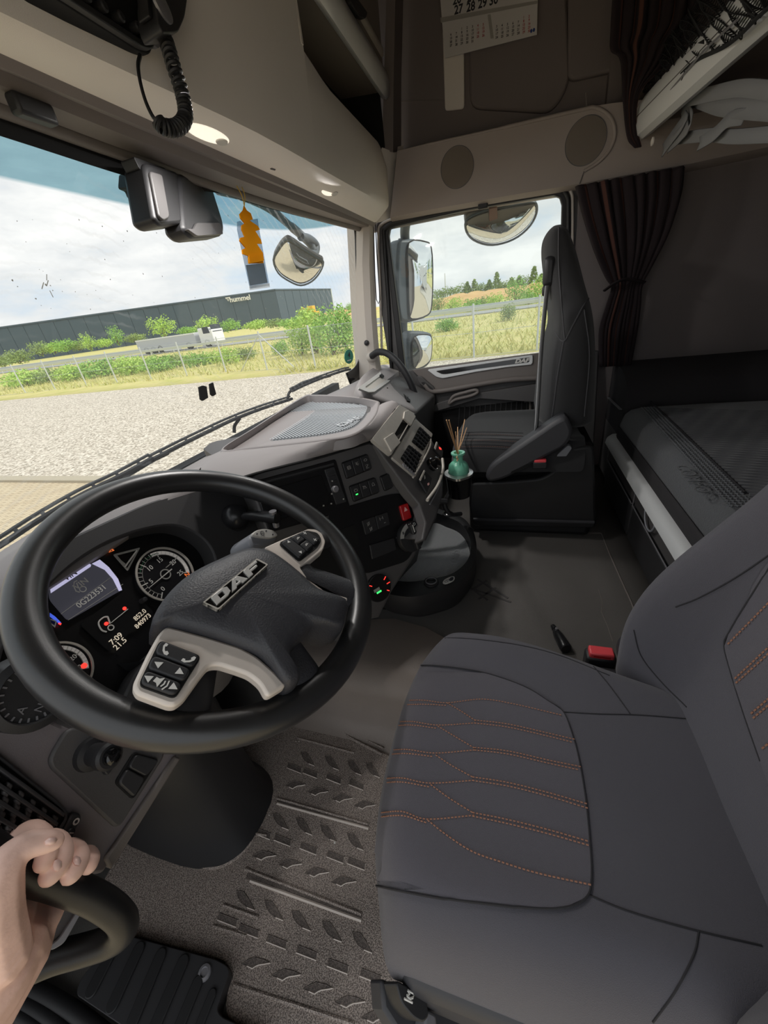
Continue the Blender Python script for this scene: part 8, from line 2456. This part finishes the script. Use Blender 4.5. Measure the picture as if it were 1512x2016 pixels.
# ================================================================== PERSON: left hand and forearm closing round the grab handle
# skeleton in sight-line coordinates: pixel x, pixel y, depth (m), radius (m)
def N(x, y, d): return near(x, y, d)
PE = thing('person', 'bare left hand and forearm of a person gripping the grab handle', 'person', N(30, 1900, 0.33))
bm = new()
def ball(p, r, seg=10):
    add_lathe(bm, [(0, -r)] + [(r * math.sin(PI * k / 6), -r * math.cos(PI * k / 6)) for k in range(1, 6)] + [(0, r)], p, V((0, 0, 1)), V((1, 0, 0)), seg)
def limb(chain, n=5, flat=1.0):
    """chain of (x, y, depth, radius): overlapping balls along a smooth line, later fused to one skin"""
    P = catmull([N(a, b, c) for a, b, c, r in chain], n)
    R_ = []
    for i in range(len(chain) - 1):
        for k in range(n): R_.append(chain[i][3] + (chain[i + 1][3] - chain[i][3]) * k / n)
    R_.append(chain[-1][3])
    for p, r in zip(P, R_): ball(p, r)
    for i in range(len(P) - 1):
        L = (P[i + 1] - P[i]).length
        m_ = max(1, int(L / (0.35 * R_[i])))
        for k in range(1, m_): ball(P[i].lerp(P[i + 1], k / m_), R_[i] + (R_[i + 1] - R_[i]) * k / m_)
# forearm and wrist
limb([(-150, 2080, 0.325, 0.038), (-60, 1990, 0.345, 0.034), (-12, 1930, 0.36, 0.031), (20, 1880, 0.375, 0.028)], 6)
limb([(-90, 2070, 0.34, 0.034), (-20, 1970, 0.36, 0.029), (34, 1895, 0.38, 0.025)], 6)
e1_ = N(-150, 2080, 0.325); d1_ = (e1_ - N(-12, 1930, 0.36)).normalized()
for k in range(1, 16): ball(e1_ + d1_ * 0.016 * k, 0.038 + 0.0006 * k)
# palm behind the tube
limb([(28, 1872, 0.378, 0.027), (52, 1815, 0.408, 0.022), (68, 1765, 0.430, 0.017), (74, 1712, 0.446, 0.014)], 5)
limb([(50, 1884, 0.385, 0.021), (74, 1838, 0.41, 0.0165), (98, 1786, 0.432, 0.0135), (112, 1735, 0.448, 0.011)], 5)
limb([(4, 1858, 0.37, 0.024), (24, 1795, 0.395, 0.020), (34, 1742, 0.418, 0.017), (32, 1692, 0.42, 0.015)], 5)
limb([(76, 1840, 0.40, 0.013), (104, 1800, 0.418, 0.010), (116, 1770, 0.43, 0.009)], 4)
# ball of the thumb in front, thumb laid across the fingers
limb([(0, 1885, 0.352, 0.024), (-10, 1815, 0.346, 0.022), (-6, 1755, 0.346, 0.0195), (6, 1712, 0.350, 0.0165), (30, 1680, 0.358, 0.0138), (62, 1662, 0.366, 0.0120), (92, 1657, 0.372, 0.0102), (108, 1656, 0.376, 0.0082)], 5)
limb([(-30, 1880, 0.35, 0.022), (-36, 1810, 0.345, 0.020), (-24, 1740, 0.35, 0.018)], 5)
# index finger, tip tucked under the thumb
limb([(20, 1690, 0.405, 0.0150), (36, 1656, 0.412, 0.0138), (62, 1640, 0.412, 0.0126), (86, 1654, 0.404, 0.0112), (92, 1680, 0.390, 0.0100), (86, 1697, 0.384, 0.0092)], 5)
# middle finger
limb([(68, 1700, 0.442, 0.0125), (90, 1658, 0.430, 0.0118), (114, 1660, 0.418, 0.0112), (122, 1684, 0.404, 0.0108), (110, 1708, 0.393, 0.0110), (99, 1722, 0.388, 0.0104)], 5)
# ring finger
limb([(98, 1708, 0.456, 0.0115), (124, 1674, 0.446, 0.0108), (147, 1673, 0.434, 0.0104), (156, 1690, 0.420, 0.0102), (147, 1711, 0.409, 0.0106), (140, 1720, 0.404, 0.0102)], 5)
# little finger
limb([(122, 1718, 0.463, 0.010), (150, 1688, 0.456, 0.0092), (171, 1681, 0.448, 0.0089), (180, 1690, 0.438, 0.0087), (175, 1704, 0.429, 0.0089)], 5)
hd_ = mk('hand', bm, 'skin', PE, auto=0)
rm = hd_.modifiers.new('fuse', 'REMESH'); rm.mode = 'VOXEL'; rm.voxel_size = 0.0017; rm.use_smooth_shade = True
s_ = hd_.modifiers.new('soften', 'SMOOTH'); s_.factor = 0.5; s_.iterations = 7
bvH = bvh_of(hd_)
def nail(pxs, w):
    P = [drop(bvH, x, y, 0.0006) for x, y in pxs]
    if any(p is None for p in P): return
    c = sum(P, V()) / len(P)
    bm = new()
    vs = [bm.verts.new(p) for p in P]
    cc = drop(bvH, sum(p[0] for p in pxs) / len(pxs), sum(p[1] for p in pxs) / len(pxs), 0.0014)
    cv = bm.verts.new(cc)
    for i in range(len(vs)): bm.faces.new((vs[i], vs[(i + 1) % len(vs)], cv))
    mk('fingernail', bm, 'nail', PE, solid=0.0006, auto=0, soff=0)
nail([(106, 1694), (113, 1692), (121, 1697), (121, 1707), (114, 1715), (105, 1713), (102, 1704)], 0.008)
nail([(144, 1689), (150, 1686), (157, 1689), (159, 1697), (155, 1704), (147, 1703), (143, 1697)], 0.008)
nail([(88, 1656), (96, 1650), (106, 1649), (112, 1653), (108, 1660), (98, 1663), (89, 1662)], 0.008)
